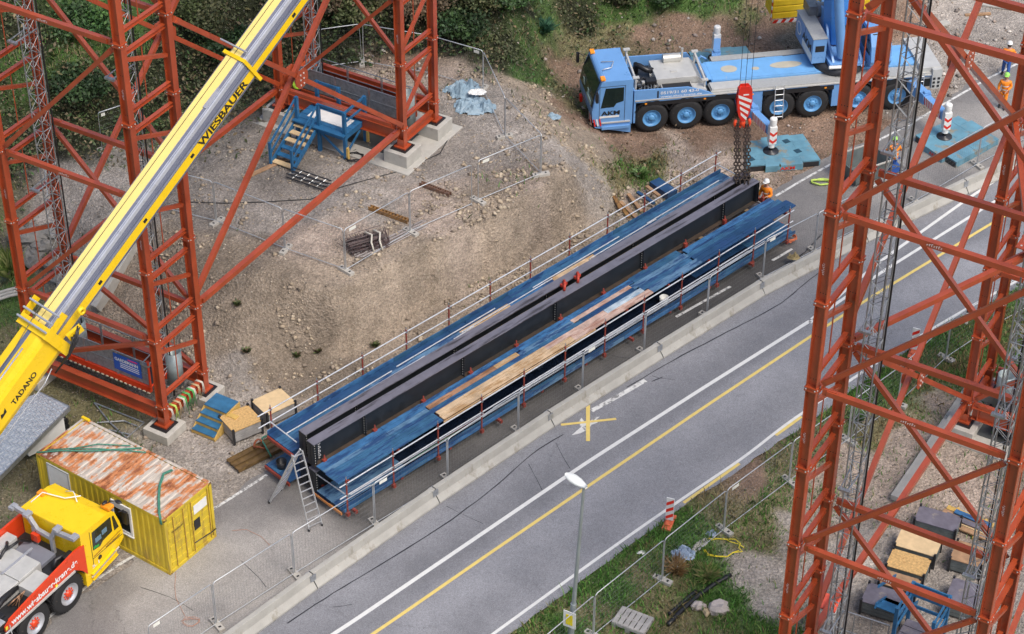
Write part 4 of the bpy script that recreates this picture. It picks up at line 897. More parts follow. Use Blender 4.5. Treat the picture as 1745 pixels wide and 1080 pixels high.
# ================================================================ yard props
def wbox(name, label, c, rz, s, lid, body, cat='crate', group=None, h=.62, lm=None):
    t = thing(name, label, cat, c, rz, group); L_, W2 = s
    mb = MB()
    for k in range(3): z0 = .1+k*(h-.1)/3; mb.bb(-L_/2, L_/2, -W2/2, -W2/2+.03, z0, z0+(h-.1)/3-.02); mb.bb(-L_/2, L_/2, W2/2-.03, W2/2, z0, z0+(h-.1)/3-.02); mb.bb(-L_/2, -L_/2+.03, -W2/2+.03, W2/2-.03, z0, z0+(h-.1)/3-.02); mb.bb(L_/2-.03, L_/2, -W2/2+.03, W2/2-.03, z0, z0+(h-.1)/3-.02)
    mb.build('side_boards', body, t)
    mb = MB()
    for a in (-1, 1):
        for b_ in (-1, 1): mb.bb(a*L_/2-.04, a*L_/2+.04, b_*W2/2-.04, b_*W2/2+.04, 0, h+.1)
    mb.bb(-L_/2, L_/2, -W2/2+.05, W2/2-.05, .07, .1); mb.build('corner_post', steel_dk, t)
    if lid: mb = MB(); mb.bb(-L_/2-.02, L_/2+.02, -W2/2-.02, W2/2+.02, h-.01, h+.02); mb.build('lid', lid, t)
    return t
osb = mat('osb_board', (.52, .33, .13), .7, var=.35, vs=14, dirt=((.35, .17, .05), .6, 6)); ply = mat('plywood_pale', (.62, .46, .26), .6, var=.15, vs=3, dirt=((.35, .18, .08), .7, 4)); wgrey = mat('weathered_boards', (.3, .29, .28), .8, var=.25, vs=3, dirt=((.12, .11, .1), .6, 4, (.3, .3, 2))); film = mat('film_board_grey', (.15, .14, .17), .35, var=.25, vs=3, dirt=((.25, .22, .2), .62, 3))
p = on(412, 735); wbox('lidded_crate', 'grey crate with orange brown lid beside the blue steps', p, R(35), (1.2, 1.05), osb, wgrey)
p = on(468, 706); wbox('lidded_crate', 'grey crate with pale plywood lid at the corner of the gravel side railing', p, R(38), (1.25, 1.05), ply, wgrey)
# blue steps
bst = mat('steps_blue', (.03, .13, .25), .5, var=.25, vs=3, dirt=((.35, .3, .2), .68, 5)); wood = mat('yellow_timber', (.55, .36, .1), .6, var=.2, vs=3, dirt=((.3, .17, .06), .6, 4))
p = on(345, 744); t = thing('wooden_steps', 'small wooden stairs with four blue treads by the tower foot', 'steps', (p.x, p.y, 0), R(59.7-90)); t.scale = (.88, .88, .88)
# local x to the lower right, y away
for k in range(4):
    mb = MB(); mb.bb(-.55, .6, .0+.32*k, .34+.32*k+(.55 if k == 3 else 0), .2+.22*k, .24+.22*k); mb.build('tread', bst, t)
    mb = MB(); mb.bb(-.53, .58, .03+.32*k, .06+.32*k, .02+.22*k, .195+.22*k); mb.build('riser', wood, t)
for x in (-.57, .62): mb = MB(); mb.ext([(x, 0, 0), (x, 1.9, 0), (x, 1.9, .85), (x, 1.0, .85), (x, .0, .15)], (.03, 0, 0)); mb.build('side_cheek', wood, t)
for k in range(3): mb = MB(); mb.bb(.66, 1.1+.0*k, .95+.3*k, 1.2+.3*k, 0, .78-.2*k); mb.build('side_step', bst if k % 2 else wood, t)
# straps over the base beam
p = wl(LW/2, -DW, 0)
strapm = [rope2, mat('strap_white', (.55, .52, .45), .8), mat('strap_green', (.1, .4, .12), .8, var=.2), mat('strap_beige', (.5, .38, .22), .8)]
names = ['lime', 'white', 'bright green', 'beige']
for i in range(10):
    x = .35+i*.2+((i*37) % 7-3)*.022; q = wl(x, -DW-.02, 0); mi = (1, 0, 3, 1, 2, 2, 2, 1, 3, 1)[i]
    mb = MB()
    for j in range(3):
        o_ = (j-1)*.032; dn = .5+.4*((i*7+j*3) % 5)/5
        mb.path([(o_, .17, .9), (o_, .12, 1.0), (o_+.01, -.16, 1.0), (o_+.02, -.19, .85), (o_+.05*(j-1), -.2-.02*j, 1.0-dn)], .014, 5)
    ob = mb.build('lashing_strap', strapm[mi]); ob.location = (q.x, q.y, 0); ob.rotation_euler = (0, 0, TH); tag(ob, names[mi]+' lashing strap on the base beam, '+['first', 'second', 'third', 'fourth', 'fifth', 'sixth', 'seventh', 'eighth', 'ninth', 'tenth'][i]+' from the near leg', 'strap', 'straps hung over the base beam')
# sheet pile bundle
p = on(438, 776); t = thing('steel_channels', 'bundle of three brown steel channels with green strap beside the platforms', 'steel channels', p, R(41))
brn = mat('brown_steel', (.16, .1, .04), .4, .3, var=.4, vs=4, dirt=((.3, .2, .06), .6, 4))
for k in range(3): mb = MB(); y = -.3+.28*k; mb.bar((-1.1, y, .15), (1.3, y, .15), .2, .03); mb.bar((-1.1, y-.11, .12), (1.3, y-.11, .12), .02, .14); mb.bar((-1.1, y+.11, .12), (1.3, y+.11, .12), .02, .14); mb.build('channel', brn, t)
mb = MB(); mb.path([(0.3, -.5, .1), (.3, -.2, .35), (.4, .2, .38), (.6, .5, .2), (1.1, .4, .25), (1.4, -.1, .3), (.9, -.4, .2)], .035, 6); mb.build('strap', rope, t)
mb = MB(); mb.path([(.2+.18*math.cos(a), .1+.25*math.sin(a), .33+.1*math.sin(2*a)) for a in np.linspace(0, 6.3, 14)], .04, 6); mb.build('shackle', mat('rusty', (.25, .07, .03), .7, var=.3), t)
# scaffold frame lying
p = on(208, 712); t = thing('scaffold_frame', 'galvanised scaffold frame lying on the gravel behind the container', 'scaffold frame', (0, 0, 0))
fr = [on(*q)+Vector((0, 0, .06)) for q in ((161, 688), (246, 722), (216, 748), (186, 720), (166, 722), (212, 719), (234, 728), (186, 734), (221, 742))]
t.location = fr[0]; q0 = fr[0]
for a, b_ in ((0, 1), (1, 2), (0, 3), (3, 2), (4, 5), (5, 6), (7, 8)): mb = MB(); mb.tube(fr[a]-q0, fr[b_]-q0, .03, 6); mb.build('tube', galv, t)
# diamond plate ramp at the left edge, white box below, black cloths
ze = 1.75; c4 = [G(-60, 870, ze), G(118, 692, ze), G(68, 668, ze), G(-60, 720, ze)]
t = thing('tread_plate_platform', 'galvanised diamond plate platform at the left edge under the boom', 'platform', (c4[1].x, c4[1].y, 0)); o0 = Vector((c4[1].x, c4[1].y, 0))
mb = MB(); mb.ext([c-o0 for c in c4], (0, 0, -.06)); mb.build('plate', tread, t)
mb = MB()
for u in np.arange(.02, 1, .035):
    for v_ in np.arange(.05, 1, .08):
        a = c4[0].lerp(c4[1], u); b_ = c4[3].lerp(c4[2], u); q = a.lerp(b_, v_)-o0
        sgn = 1 if (int(u/.035)+int(v_/.08)) % 2 else -1; mb.box((q.x, q.y, ze+.012), (.17, .05, .024), 0, R(45)*sgn)
mb.build('raised_lozenges', alu, t)
mb = MB(); mb.bar(c4[0]-o0-Vector((0, 0, .1)), c4[1]-o0-Vector((0, 0, .1)), .05, .2); mb.bar(c4[1]-o0-Vector((0, 0, .1)), c4[2]-o0-Vector((0, 0, .1)), .05, .2); mb.build('rim', galv, t)
q = G(60, 735, 1.2); mb = MB(); mb.box((0, 0, 0), (1.6, 1.0, 1.1)); mb.bb(.2, .7, -.2, .2, .54, .57, 1); o = mb.build('white_tank_box', [white, steel_dk], t, bevel=.02); o.location = Vector((q.x, q.y, .95))-o0+Vector((.05, .4, 0)); o.rotation_euler = (0, 0, R(40))
for k, (u, v_) in enumerate(((97, 718), (109, 712))):
    q = G(u, v_, 1.2)
    mb = MB()
    for j in range(12): a = random.uniform(0, 6); mb.path([(random.uniform(-.12, .12), random.uniform(-.08, .08), .5-.08*i+random.uniform(-.02, .02)) for i in range(10)], .05, 5)
    o = mb.build('black_strap_bundle', blackp); o.location = (q.x, q.y, .75); tag(o, ('left' if k == 0 else 'right')+' bundle of black straps hanging from the tread plate platform', 'straps')
# ================================================================ objects on the gravel pad
# blue stair platform
p = on(548, 262); t = thing('stair_platform', 'blue timber stair platform with handrails at the rear legs of the left tower', 'stairs', (p.x, p.y, PL), TH)
bt = mat('timber_blue', (.02, .115, .25), .5, var=.25, vs=3, dirt=((.05, .25, .45), .66, 4)); W3 = .75
# local: x away to upper right (E1), y to the left rear; stairs run down towards -x
def tb(nm, a, b_, w_, h_, m=bt): mb = MB(); mb.bar(a, b_, w_, h_); return mb.build(nm, m, t)
zt = 1.25
c0 = Vector((-.2, .9, 0))
for y in (-1.1, .2, 1.3):
    for x in (0.2, 1.7): tb('post', (x, y, 0), (x, y, zt+1.05), .14, .14); 
for k in range(5): tb('deck_plank', (.1+.36*k, -1.2, zt), (.1+.36*k, 1.4, zt), .34, .05, bt)
for a in (((.1, -1.2, zt-.15), (.1, 1.4, zt-.15)), ((1.8, -1.2, zt-.15), (1.8, 1.4, zt-.15)), ((.1, -1.15, zt-.15), (1.8, -1.15, zt-.15))): tb('beam', *a, .06, .2)
tb('handrail', (.2, -1.1, zt+1), (1.7, -1.1, zt+1), .05, .12); tb('handrail', (.2, -1.1, zt+.55), (1.7, -1.1, zt+.55), .04, .1); tb('handrail', (.2, -1.1, zt+1.02), (.2, .2, zt+1.02), .05, .12); tb('handrail', (1.7, .2, zt+1), (1.7, 1.3, zt+1), .05, .12)
for y in (.25, 1.35):
    tb('stringer', (.2, y, zt-.1), (-1.75, y, .05), .05, .22)
    tb('stair_rail', (.2, y, zt+.95), (-1.75, y, 1.0), .05, .1); tb('stair_rail', (.2, y, zt+.5), (-1.75, y, .55), .04, .1); tb('post', (-1.75, y, 0), (-1.75, y, 1.1), .1, .1)
for k in range(6): s = (k+.5)/6; tb('tread', (.2-1.95*s, .28, zt-.12-(zt-.1)*s*.95), (.2-1.95*s, 1.32, zt-.12-(zt-.1)*s*.95), .26, .04, bt if k in (3, 4) else ply)
tb('brace', (.2, -1.1, .2), (1.7, -1.1, zt-.2), .05, .1); tb('brace', (.15, -1.0, .2), (.15, .2, zt-.2), .05, .1)
for y in (-1.1,): tb('post_foot', (.2, y-.1, -.1), (.2, y-.1, .6), .12, .12, wood); tb('post_foot', (1.7, y-.1, -.1), (1.7, y-.1, .6), .12, .12, wood)
mb = MB(); mb.bb(.5, 1.2, -.9, 1.0, zt+.03, zt+.06); o = mb.build('white_board', white, t)
# work lifts (mesh cages on a red beam) at both ends of the left tower and in the right tower
def cage(label, wf, x, y0, y1, z, banner, lz=0.0):
    c = wf(x, y0, z); t = thing('work_lift', label, 'work lift', c, TH, 'grey mesh work lifts at the tower feet'); L_ = y1-y0
    mb = MB(); mb.bb(-.45, .45, 0, L_, .25, .31); mb.build('cage_floor', steel_dk, t)
    for xx in (-.48, .48): mb = MB(); mb.bar((xx, 0, .16), (xx, L_, .16), .14, .26); mb.build('floor_beam', bred if banner else red, t)
    mb = MB()
    for k in range(int(L_/.22)): mb.bb(-.6, -.56, k*.22, k*.22+.11, .02, .06)
    mb.build('hazard_edge', mat('hazard_pale', (.55, .5, .35), .6), t)
    n = max(2, round(L_/1.5)); s = L_/n
    for k in range(n):
        mb = MB(); a, b_ = k*s+.03, (k+1)*s-.03
        for xx in (-.5, .5):
            mb.tube((xx, a, .3), (xx, a, 1.4), .022, 5); mb.tube((xx, b_, .3), (xx, b_, 1.4), .022, 5); mb.tube((xx, a, 1.4), (xx, b_, 1.4), .022, 5); mb.tube((xx, a, .85), (xx, b_, .85), .018, 5)
        ff = mb.build('cage_frame', galv, t)
        mb = MB(); mb.bb(-.49, -.48, a+.03, b_-.03, .34, 1.36); mb.build('mesh_sheet', mat('mesh_sheet', (.3, .31, .32), .5, .5, var=.3, vs=7), ff)
    if banner:
        mb = MB(); mb.bb(-.53, -.515, .35, 1.65, .55, 1.3); mb.build('blue_banner', mat('banner_blue', (.02, .1, .42), .4, var=.05), t)
        text('GARDEMANN', .2, (-.532, 1.58, 1.0), (0, -1, 0), (0, 0, 1), whitepaint, t, width=1.1, bold=.03); mb = MB(); mb.bb(-.536, -.531, .5, .95, 1.19, 1.25); mb.build('banner_line', mat('banner_pink', (.7, .05, .2), .5), t)
        for k in range(3): mb = MB(); mb.bb(-.536, -.531, .45, 1.35, .9-.09*k, .93-.09*k); mb.build('banner_line', whitepaint, t)
        mb = MB(); mb.tube((-.5, 0, .2), (-.5, 0, 1.5), .05, 6); mb.tube((.5, 0, .2), (.5, 0, 1.5), .05, 6); mb.tube((-.5, 0, .3), (.5, 0, .3), .05, 6); mb.build('red_end_frame', bred, t)
    return t
cage('work lift with blue banner on a red beam inside the near tower foot', wl, 1.0, -DW+.9, -.7, 1.2, True)
cage('grey mesh work lift between the rear legs of the left tower', wl, XB+1.4, -DW+.5, -.5, 3.75, False)
cage('grey mesh work lift between the rear legs of the right tower', wr, XB+1.2, -DW+.6, -1.4, .35, False)
for wf, x, y, z, lb in ((wl, 1.75, -DW+.75, .9, 'grey steel counterweight cylinder behind the nearest ladder frame'), (wl, XB+1.6, -DW+.75, 3.5, 'grey steel cylinder between the rear legs on the gravel pad'), (wr, XB+1.6, -.9, .05, 'tall open grey cylinder at the rear leg of the right tower'), (wl, 1.75, -.8, .5, 'grey steel cylinder in the outer left frame')):
    c = wf(x, y, z); mb = MB(); mb.lathe([(0, .0), (0, .33), (1.55, .33), (1.55, .3), (.8, .28), (.8, 0)], (0, 0, 0), (0, 0, 1), 20); o = mb.build('steel_cylinder', mat('cylinder_grey', (.3, .36, .37), .45, .3, var=.15, vs=2)); o.location = c; tag(o, lb, 'cylinder')
for wf, x, y, z, lb in ((wl, .95, -1.4, .9, 'blue'), ):
    pass
c = wr(XB+.6, -1.9, -.05); mb = MB(); mb.sphere((0, 0, .35), .5, 8, 0, (1.1, .9, .7)); o = mb.build('covered_motor', mat('tarp_blue', (.02, .12, .4), .5, var=.3)); o.location = c; tag(o, 'bright blue covered motor at the rear leg of the right tower', 'motor')
c = on(1700, 742); bucket('bucket', 'black bucket on the wet pad inside the right tower', (c.x, c.y, -.22), .27, .36, blackp)
# generator boxes / grey machines
for (u, v_, z, s, lb) in ((532, 175, PL+.3, (.9, .7, 1.3), 'grey lift drive unit beside the rear mast, orange cloth on top'), (900, 0, 0, None, '')):
    if not s: continue
    q = G(u-3, v_-30, z+.6); t = thing('drive_unit', lb, 'machine', (q.x, q.y, PL+.5), TH); mb = MB(); mb.box((0, 0, s[2]/2), s); mb.box((0, 0, s[2]+.04), (s[0]*1.05, s[1]*1.05, .08)); mb.box((-.47, 0, .8), (.04, .5, .5), 1); mb.build('housing', [mat('blue_grey', (.13, .17, .21), .5, var=.2), blackp], t, bevel=.02)
    mb = MB(); mb.ext([(-.5, -.3, s[2]+.1), (.1, -.35, s[2]+.15), (.3, .2, s[2]+.2), (-.3, .3, s[2]+.12)], (0, 0, .06)); mb.build('orange_cloth', orange, t)
# tarpaulin heap (crumpled sheets)
def crumple(name, label, c, sx, sy, hgt, m, seed, cat='sheet', rz=0, n=26):
    rs = np.random.default_rng(seed); xs = np.linspace(-1, 1, n); X, Y = np.meshgrid(xs, xs); ox, oy = rs.random(2)*50
    r = np.hypot(X, Y); ang = np.arctan2(Y, X); edge = .62+.38*fbm(np.cos(ang)*1.6+ox, np.sin(ang)*1.6+oy, 3)*1.3
    mask = r < edge
    Z = (np.abs(fbm(X*2.6+ox, Y*2.6+oy, 4)-.5)*2.6+.1)*hgt*np.clip((edge-r)*3.5, 0, 1)
    idx = np.arange(n*n).reshape(n, n); q = []
    for i in range(n-1):
        for j in range(n-1):
            if mask[i, j] and mask[i+1, j] and mask[i, j+1] and mask[i+1, j+1]: q.append((idx[i, j], idx[i, j+1], idx[i+1, j+1], idx[i+1, j]))
    mb = MB(); vs = [(X[i, j]*sx, Y[i, j]*sy, Z[i, j]+.02) for i in range(n) for j in range(n)]; mb.add(vs, q)
    use = sorted({k for f in q for k in f}); mp = {k: i for i, k in enumerate(use)}; mb.v = [mb.v[k] for k in use]; mb.f = [tuple(mp[k] for k in f) for f in mb.f]
    o = mb.build(name, m); o.location = c; o.rotation_euler = (0, 0, rz); tag(o, label, cat); return o
tarp = mat('tarpaulin_grey_blue', (.22, .31, .38), .5, var=.15, vs=3)
crumple('tarpaulin', 'crumpled grey blue tarpaulin on the pad, the farther of two', on(790, 156), 1.1, .9, .5, tarp, 3)
crumple('tarpaulin', 'crumpled grey blue tarpaulin on the pad, the nearer of two', on(806, 182), 1.1, .95, .5, tarp, 8)
crumple('plastic_sheet', 'small white plastic sheet on the grey tarpaulins', on(812, 168)+Vector((0, 0, .3)), .5, .3, .2, white, 4)
crumple('tarpaulin', 'grey blue cloth scrap at the foot of the slope beside the crane cab', on(942, 202), .45, .3, .15, tarp, 5)
crumple('plastic_sheet', 'crumpled pale blue plastic sheet against the verge fence', on(1163, 945), .55, .45, .4, mat('plastic_pale_blue', (.3, .38, .5), .4, var=.1), 6)
crumple('plastic_sheet', 'small white paper scrap on the grass verge', on(1093, 942), .2, .12, .08, white, 7)
crumple('plastic_sheet', 'small pale blue scrap at the verge fence post', on(1212, 910), .25, .2, .15, MATS['plastic_pale_blue'], 9)
crumple('plastic_sheet', 'pale concrete slab end lying below the verge fence', on(1192, 930), .55, .2, .15, concrete_lt, 10, 'slab', R(50))
# cable loops
def coil(name, label, c, r, n, m, th=.02, cat='cable', sq=.8, seed=1):
    rs = random.Random(seed); pts = []
    for i in range(int(n*14)): a = i/14*2*math.pi; rr = r*(1+rs.uniform(-.18, .18)); pts.append((rr*math.cos(a), rr*sq*math.sin(a), .03+i*.002+rs.uniform(0, .05)))
    mb = MB(); mb.path(pts, th, 5); o = mb.build(name, m); o.location = c; return tag(o, label, cat)
coil('cable_coil', 'black cable coil on the pad beside the blue stairs', on(604, 270), .38, 3, blackp, .022)
coil('rope_coil', 'rust red hose coil beyond the far end of the platforms', G(1342, 408, .1), .35, 4, mat('hose_rust', (.5, .13, .05), .6, var=.2), .035, 'hose')
coil('rope_coil', 'heap of rust red hoses behind the railing end', G(1318, 392, .1), .55, 5, MATS['hose_rust'], .035, 'hose', .6, 4)
coil('sling_loop', 'lime sling loop lying on the asphalt left of the right tower', G(1400, 312, .02), .42, 1.6, rope2, .045, 'sling', .45, 3)
coil('hose_loop', 'thin yellow hose loops in the grass by the verge fence', on(1228, 935), .75, 2, mat('hose_yellow', (.75, .6, .03), .5), .016, 'hose', .6, 6)
coil('orange_cable', 'thin orange cable curls on the asphalt beside the lowest fence', G(326, 1062, .02), .3, 2.5, mat('cable_dull_orange', (.5, .2, .1), .6), .006, 'cable', .6, 7)
def line(name, label, pts, r, m, cat='cable', z=.03):
    P = [on(u, v_)+Vector((0, 0, z)) for u, v_ in pts]; Q = []
    for i in range(len(P)-1):
        for k in range(4): s = k/4; Q.append(P[i].lerp(P[i+1], s))
    Q.append(P[-1]); mb = MB(); o0 = Q[0]; mb.path([q-o0 for q in Q], r, 5); o = mb.build(name, m); o.location = o0; return tag(o, label, cat)
line('supply_cable', 'long black cable across the gravel pad to the tower foot', [(320, 345), (380, 347), (450, 345), (530, 340), (580, 320), (640, 303), (690, 290), (750, 262), (765, 235)], .02, blackp)
line('orange_cable', 'thin orange cable from the container over the asphalt', [(300, 975), (298, 1000), (300, 1020), (310, 1040), (316, 1052)], .006, MATS['cable_dull_orange'])
line('orange_cable', 'thin orange cable on the asphalt right of the container', [(395, 905), (420, 903), (445, 915), (460, 930)], .005, MATS['cable_dull_orange'])
line('guy_rope', 'dark ropes tied over the barrier left of the tall orange leg', [(1330, 465), (1352, 445), (1372, 430), (1400, 400)], .02, steel_dk)
crumple('rope_knot', 'tangled brown straw knot on the barrier ropes', G(1352, 440, .3), .3, .22, .3, mat('straw', (.3, .24, .12), .8, var=.3), 12, 'knot')
# lying lattice girder, rusty beams, rebar bundle, tubes, planks
p = on(527, 312); t = thing('lattice_girder', 'short grey lattice girder lying flat near the blue stairs', 'lattice girder', p, R(-30.3))
for y in (-.25, 0, .25): mb = MB(); mb.tube((-.95, y, .12), (.95, y, .12), .03, 6); mb.tube((-.95, y, .3), (.95, y, .3), .03, 6); mb.build('chord', steel_dk, t)
mb = MB()
for k in range(9): mb.tube((-.9+.2*k, -.25, .12 if k % 2 else .3), (-.7+.2*k, .25, .3 if k % 2 else .12), .012, 4)
mb.build('lacing', galv, t)
rus = mat('rusty_yellow_steel', (.25, .13, .04), .6, var=.4, vs=6, dirt=((.08, .045, .03), .55, 8))
for (u, v_, L_, an, lb, m_) in ((663, 368, 1.9, -31, 'rusty yellow perforated beam behind the pad fence', rus), (742, 325, 1.5, -33, 'rusty brown perforated beam right of the yellow one', mat('rusty_brown', (.15, .08, .05), .7, var=.4, vs=6))):
    p = on(u, v_); t = thing('perforated_beam', lb, 'steel beam', p, R(an)); mb = MB(); mb.bar((-L_/2, -.08, .09), (L_/2, -.08, .09), .03, .16); mb.bar((-L_/2, .08, .09), (L_/2, .08, .09), .03, .16); mb.build('flange', m_, t)
    mb = MB(); 
    for k in range(12): mb.box((-L_/2+.1+k*(L_-.2)/11, 0, .1), (.05, .13, .1))
    mb.build('cross_plate', m_, t)
p = on(625, 420); t = thing('rebar_bundle', 'dark bundle of reinforcing mesh with pale slings inside the pad fence corner', 'rebar bundle', p, R(25))
rebm = mat('rebar_dark', (.07, .04, .04), .6, var=.4); mb = MB()
for k in range(70): x = random.uniform(-.8, .8); mb.tube((x, random.uniform(-.5, -.4), random.uniform(.05, .4)), (x+random.uniform(-.3, .3), random.uniform(.35, .5), random.uniform(.05, .45)), .014, 4)
for k in range(50): y = random.uniform(-.45, .45); z_ = random.uniform(.05, .45); mb.tube((-.8, y, z_), (.8, y+random.uniform(-.1, .1), z_), .014, 4)
mb.build('bars', rebm, t)
mb = MB()
for s in (0, .35): mb.path([(.1+s, -.55, .05), (.05+s, -.4, .45), (.2+s, -.1, .58), (.05+s, .2, .55), (.25+s, .5, .3)], .04, 6)
mb.build('sling', MATS['strap_white'], t)
p = on(672, 408); mb = MB()
for k in range(7): mb.tube((-1.8+random.uniform(-.3, .1), -.25+k*.08, .04+.03*(k % 2)), (1.3+random.uniform(-.2, .5), -.2+k*.08, .04+.03*(k % 2)), .025, 6)
o = mb.build('tube_bundle', mat('tubes_dull', (.33, .3, .29), .5, .3, var=.2)); o.location = p; o.rotation_euler = (0, 0, R(42)); tag(o, 'bundle of thin grey tubes lying along the pad fence beside the rebar', 'tubes')
def plank(label, u, v_, L_, W4, an, m, z=0.0, th=.05, name='plank', cat='plank'):
    p = on(u, v_); mb = MB(); mb.box((0, 0, th/2+.01+z), (L_, W4, th)); o = mb.build(name, m, bevel=.004); o.location = p; o.rotation_euler = (0, 0, R(an)); return tag(o, label, cat)
plank('pale brown plank lying left of the blue stairs', 452, 288, 2.2, .22, 42, mat('plank_brown', (.33, .2, .11), .7, var=.3, vs=3))
# wood heap by the slope foot
for i, (u, v_, an, L_, m_) in enumerate(((1062, 358, 110, 1.3, rus), (1072, 362, 118, 1.5, MATS['plank_brown']), (1082, 350, 112, 1.4, MATS['plank_brown']), (1052, 352, 105, 1.0, rus), (1100, 345, 128, 1.1, blues[2]), (1112, 335, 125, .9, MATS['plank_brown']))):
    plank(['rusty strut at the left of the heap behind the railing', 'brown plank beside the leftmost rusty strut', 'third brown plank of the heap behind the railing', 'short rusty strut in front of the heap', 'dark blue board lying across the heap behind the railing', 'short brown plank right of the dark blue board'][i], u, v_, L_, .16, an, m_, .05*i, .08)
plank('dark blue board box at the right of the wood heap behind the railing', 1130, 328, 1.2, .55, 128, blues[2], .0, .35, 'board_stack', 'board stack')
plank('weathered post lying on the far gravel mound', 1666, 26, 1.3, .14, 8, MATS['plank_brown'], 0, .1)
plank('flat grey slab on the far gravel mound edge', 1607, 42, .6, .4, 30, concrete_lt, 0, .1)
plank('long pale board at the top right on the gravel', 1690, 10, 2.5, .35, -15, concrete_lt, 0, .08)
plank('thin leaning lath on the bank behind the crane', 1585, 42, 1.1, .09, 55, concrete_lt, 0, .06)
# long grey beam going down from the right tower's rear leg
a = wr(XB-.3, .55, .0); b_ = wr(XB-5.2, .6, -.1); mb = MB(); mb.bar((0, 0, 0), b_-a, .35, .22); o = mb.build('concrete_sleeper', concrete_lt, bevel=.01); o.location = a; tag(o, 'long pale beam on the ground leading to the right tower\'s rear leg', 'beam')
# retaining kerb and boulders at left
for i, (u, v_, s) in enumerate(((48, 405, .75), (70, 420, .6), (52, 440, .65), (90, 450, .45), (88, 395, .5), (100, 475, .4))):
    p = on(u, v_); mb = MB(); mb.sphere((0, 0, .15*s), s, 7, 0, (1, .8, .5)); rs = random.Random(i)
    mb.v = [(x*(1+.25*rs.uniform(-1, 1)), y*(1+.25*rs.uniform(-1, 1)), z_*(1+.2*rs.uniform(-1, 1))) for x, y, z_ in mb.v]; mb.sm = [False]*len(mb.sm)
    o = mb.build('boulder', mat('boulder_grey', (.2, .19, .175), .9, var=.3, vs=2, dirt=((.1, .1, .08), .6, 3))); o.location = p; o.rotation_euler = (0, 0, i); tag(o, 'grey boulder in the outer left frame, '+['largest at the top', 'right of the largest', 'below the largest', 'small one at the right', 'upper small one', 'lowest small one near the boom'][i], 'boulder', 'boulders behind the left tower')
a, b_ = on(232, 420), on(165, 535); mb = MB(); mb.bar(a-a+Vector((0, 0, .1)), b_-a+Vector((0, 0, .25)), .3, .6); o = mb.build('retaining_wall', concrete_lt, bevel=.02); o.location = a; tag(o, 'low concrete retaining wall emerging from behind the boom', 'wall')
# green pipes at far left edge
p = on(12, 512); mb = MB()
for k in range(3): mb.path([(-1.2, -.3+.2*k, .4), (.1, -.3+.2*k, .42), (.9, -.3+.25*k, .3), (1.2, -.2+.2*k, .1)], .07, 8)
o = mb.build('pale_pipes', concrete_lt); o.location = p; o.rotation_euler = (0, 0, R(30)); tag(o, 'pale bent pipes at the left edge beside the tall grass', 'pipes')
# ================================================================ verge and lower right
p = on(972, 1090); top = G(986, 815, 7.2); b0 = Vector((p.x, p.y, p.z)); tp_ = Vector((p.x+.35, p.y+.2, 7.2)); 
# aim the lamp top at its reading
zt = 7.0; q = G(995, 830, zt); q = b0.lerp(Vector((q.x, q.y, zt)), 1.0) if (Vector((q.x, q.y, 0))-Vector((b0.x, b0.y, 0))).length < 3 else tp_
t = thing('street_lamp', 'grey street lamp with flat white head, yellow priority sign on its pole', 'street lamp', b0)
mb = MB(); mb.tube((0, 0, -.2), q-b0, .085, 12, r2=.05); mb.tube((0, 0, 0), (q-b0)*.25, .11, 12, r2=.1); mb.build('pole', mat('lamp_grey', (.38, .42, .44), .4, .5), t)
d = Vector((-.75, .62, 0)).normalized(); e = q-b0; prof = []
mb = MB(); n = 14; vs = []; 
for i, (s, wd, hh) in enumerate(((-.1, .07, .05), (.05, .12, .08), (.2, .17, .1), (.45, .19, .1), (.65, .14, .07), (.75, .05, .03))):
    for k in range(n): a = 2*math.pi*k/n; c_ = e+d*s+Vector((-d.y, d.x, 0))*(wd*math.cos(a))+Vector((0, 0, .06+s*.12+hh*math.sin(a))); vs.append(c_)
fs = [(i*n+k, i*n+(k+1) % n, (i+1)*n+(k+1) % n, (i+1)*n+k) for i in range(5) for k in range(n)]+[tuple(range(n)), tuple(reversed(range(5*n, 6*n)))]
mb.add(vs, fs, 0, True); mb.build('lamp_head', mat('lamp_shell', (.72, .74, .72), .3), t)
e2 = (q-b0)*.17; zs = e2+Vector((-.1, -.2, 0)); sx = Vector((math.cos(R(-28)), math.sin(R(-28)), 0)); nn2 = Vector((math.sin(R(-28)), -math.cos(R(-28)), 0))
def quad_board(nm, c, w_, h_, m, off, th=.02): mb = MB(); a = c+nn2*off; mb.ext([a-sx*w_/2-Vector((0, 0, h_/2)), a+sx*w_/2-Vector((0, 0, h_/2)), a+sx*w_/2+Vector((0, 0, h_/2)), a-sx*w_/2+Vector((0, 0, h_/2))], nn2*th); return mb.build(nm, m, t)
quad_board('sign_plate', zs, .46, .72, white, .0); quad_board('sign_face', zs, .25, .46, mat('sign_yellow', (.8, .65, .02), .4), .03, .008)
# beacons
def beacon(u, v_, label, h=1.0, rz=0):
    p = on(u, v_); t = thing('road_beacon', label, 'road beacon', p, R(rz)); mb = MB(); mb.bb(-.14, .14, -.02, .02, .22, 1.25); mb.build('white_board', white, t)
    mb = MB()
    for z0 in (.3, .62, .94): mb.add([(-.135, -.023, z0-.07), (.135, -.023, z0+.13), (.135, -.023, z0+.28 if z0 < .9 else 1.22), (-.135, -.023, z0+.08)], [(0, 1, 2, 3)])
    mb.build('red_stripes', mat('reflector_red', (.75, .035, .02), .4), t)
    mb = MB(); mb.bb(-.16, .16, -.42, .42, 0, .12); mb.bb(-.1, .1, -.25, .25, .12, .2); mb.build('base', mat('beacon_base', (.6, .13, .06), .6, var=.2, vs=5), t, bevel=.02); return t
beacon(1140, 893, 'red and white striped beacon on the grass edge beside the dashed yellow line', rz=-20); beacon(1556, 602, 'red and white striped beacon behind the right tower at the road edge', rz=-20)
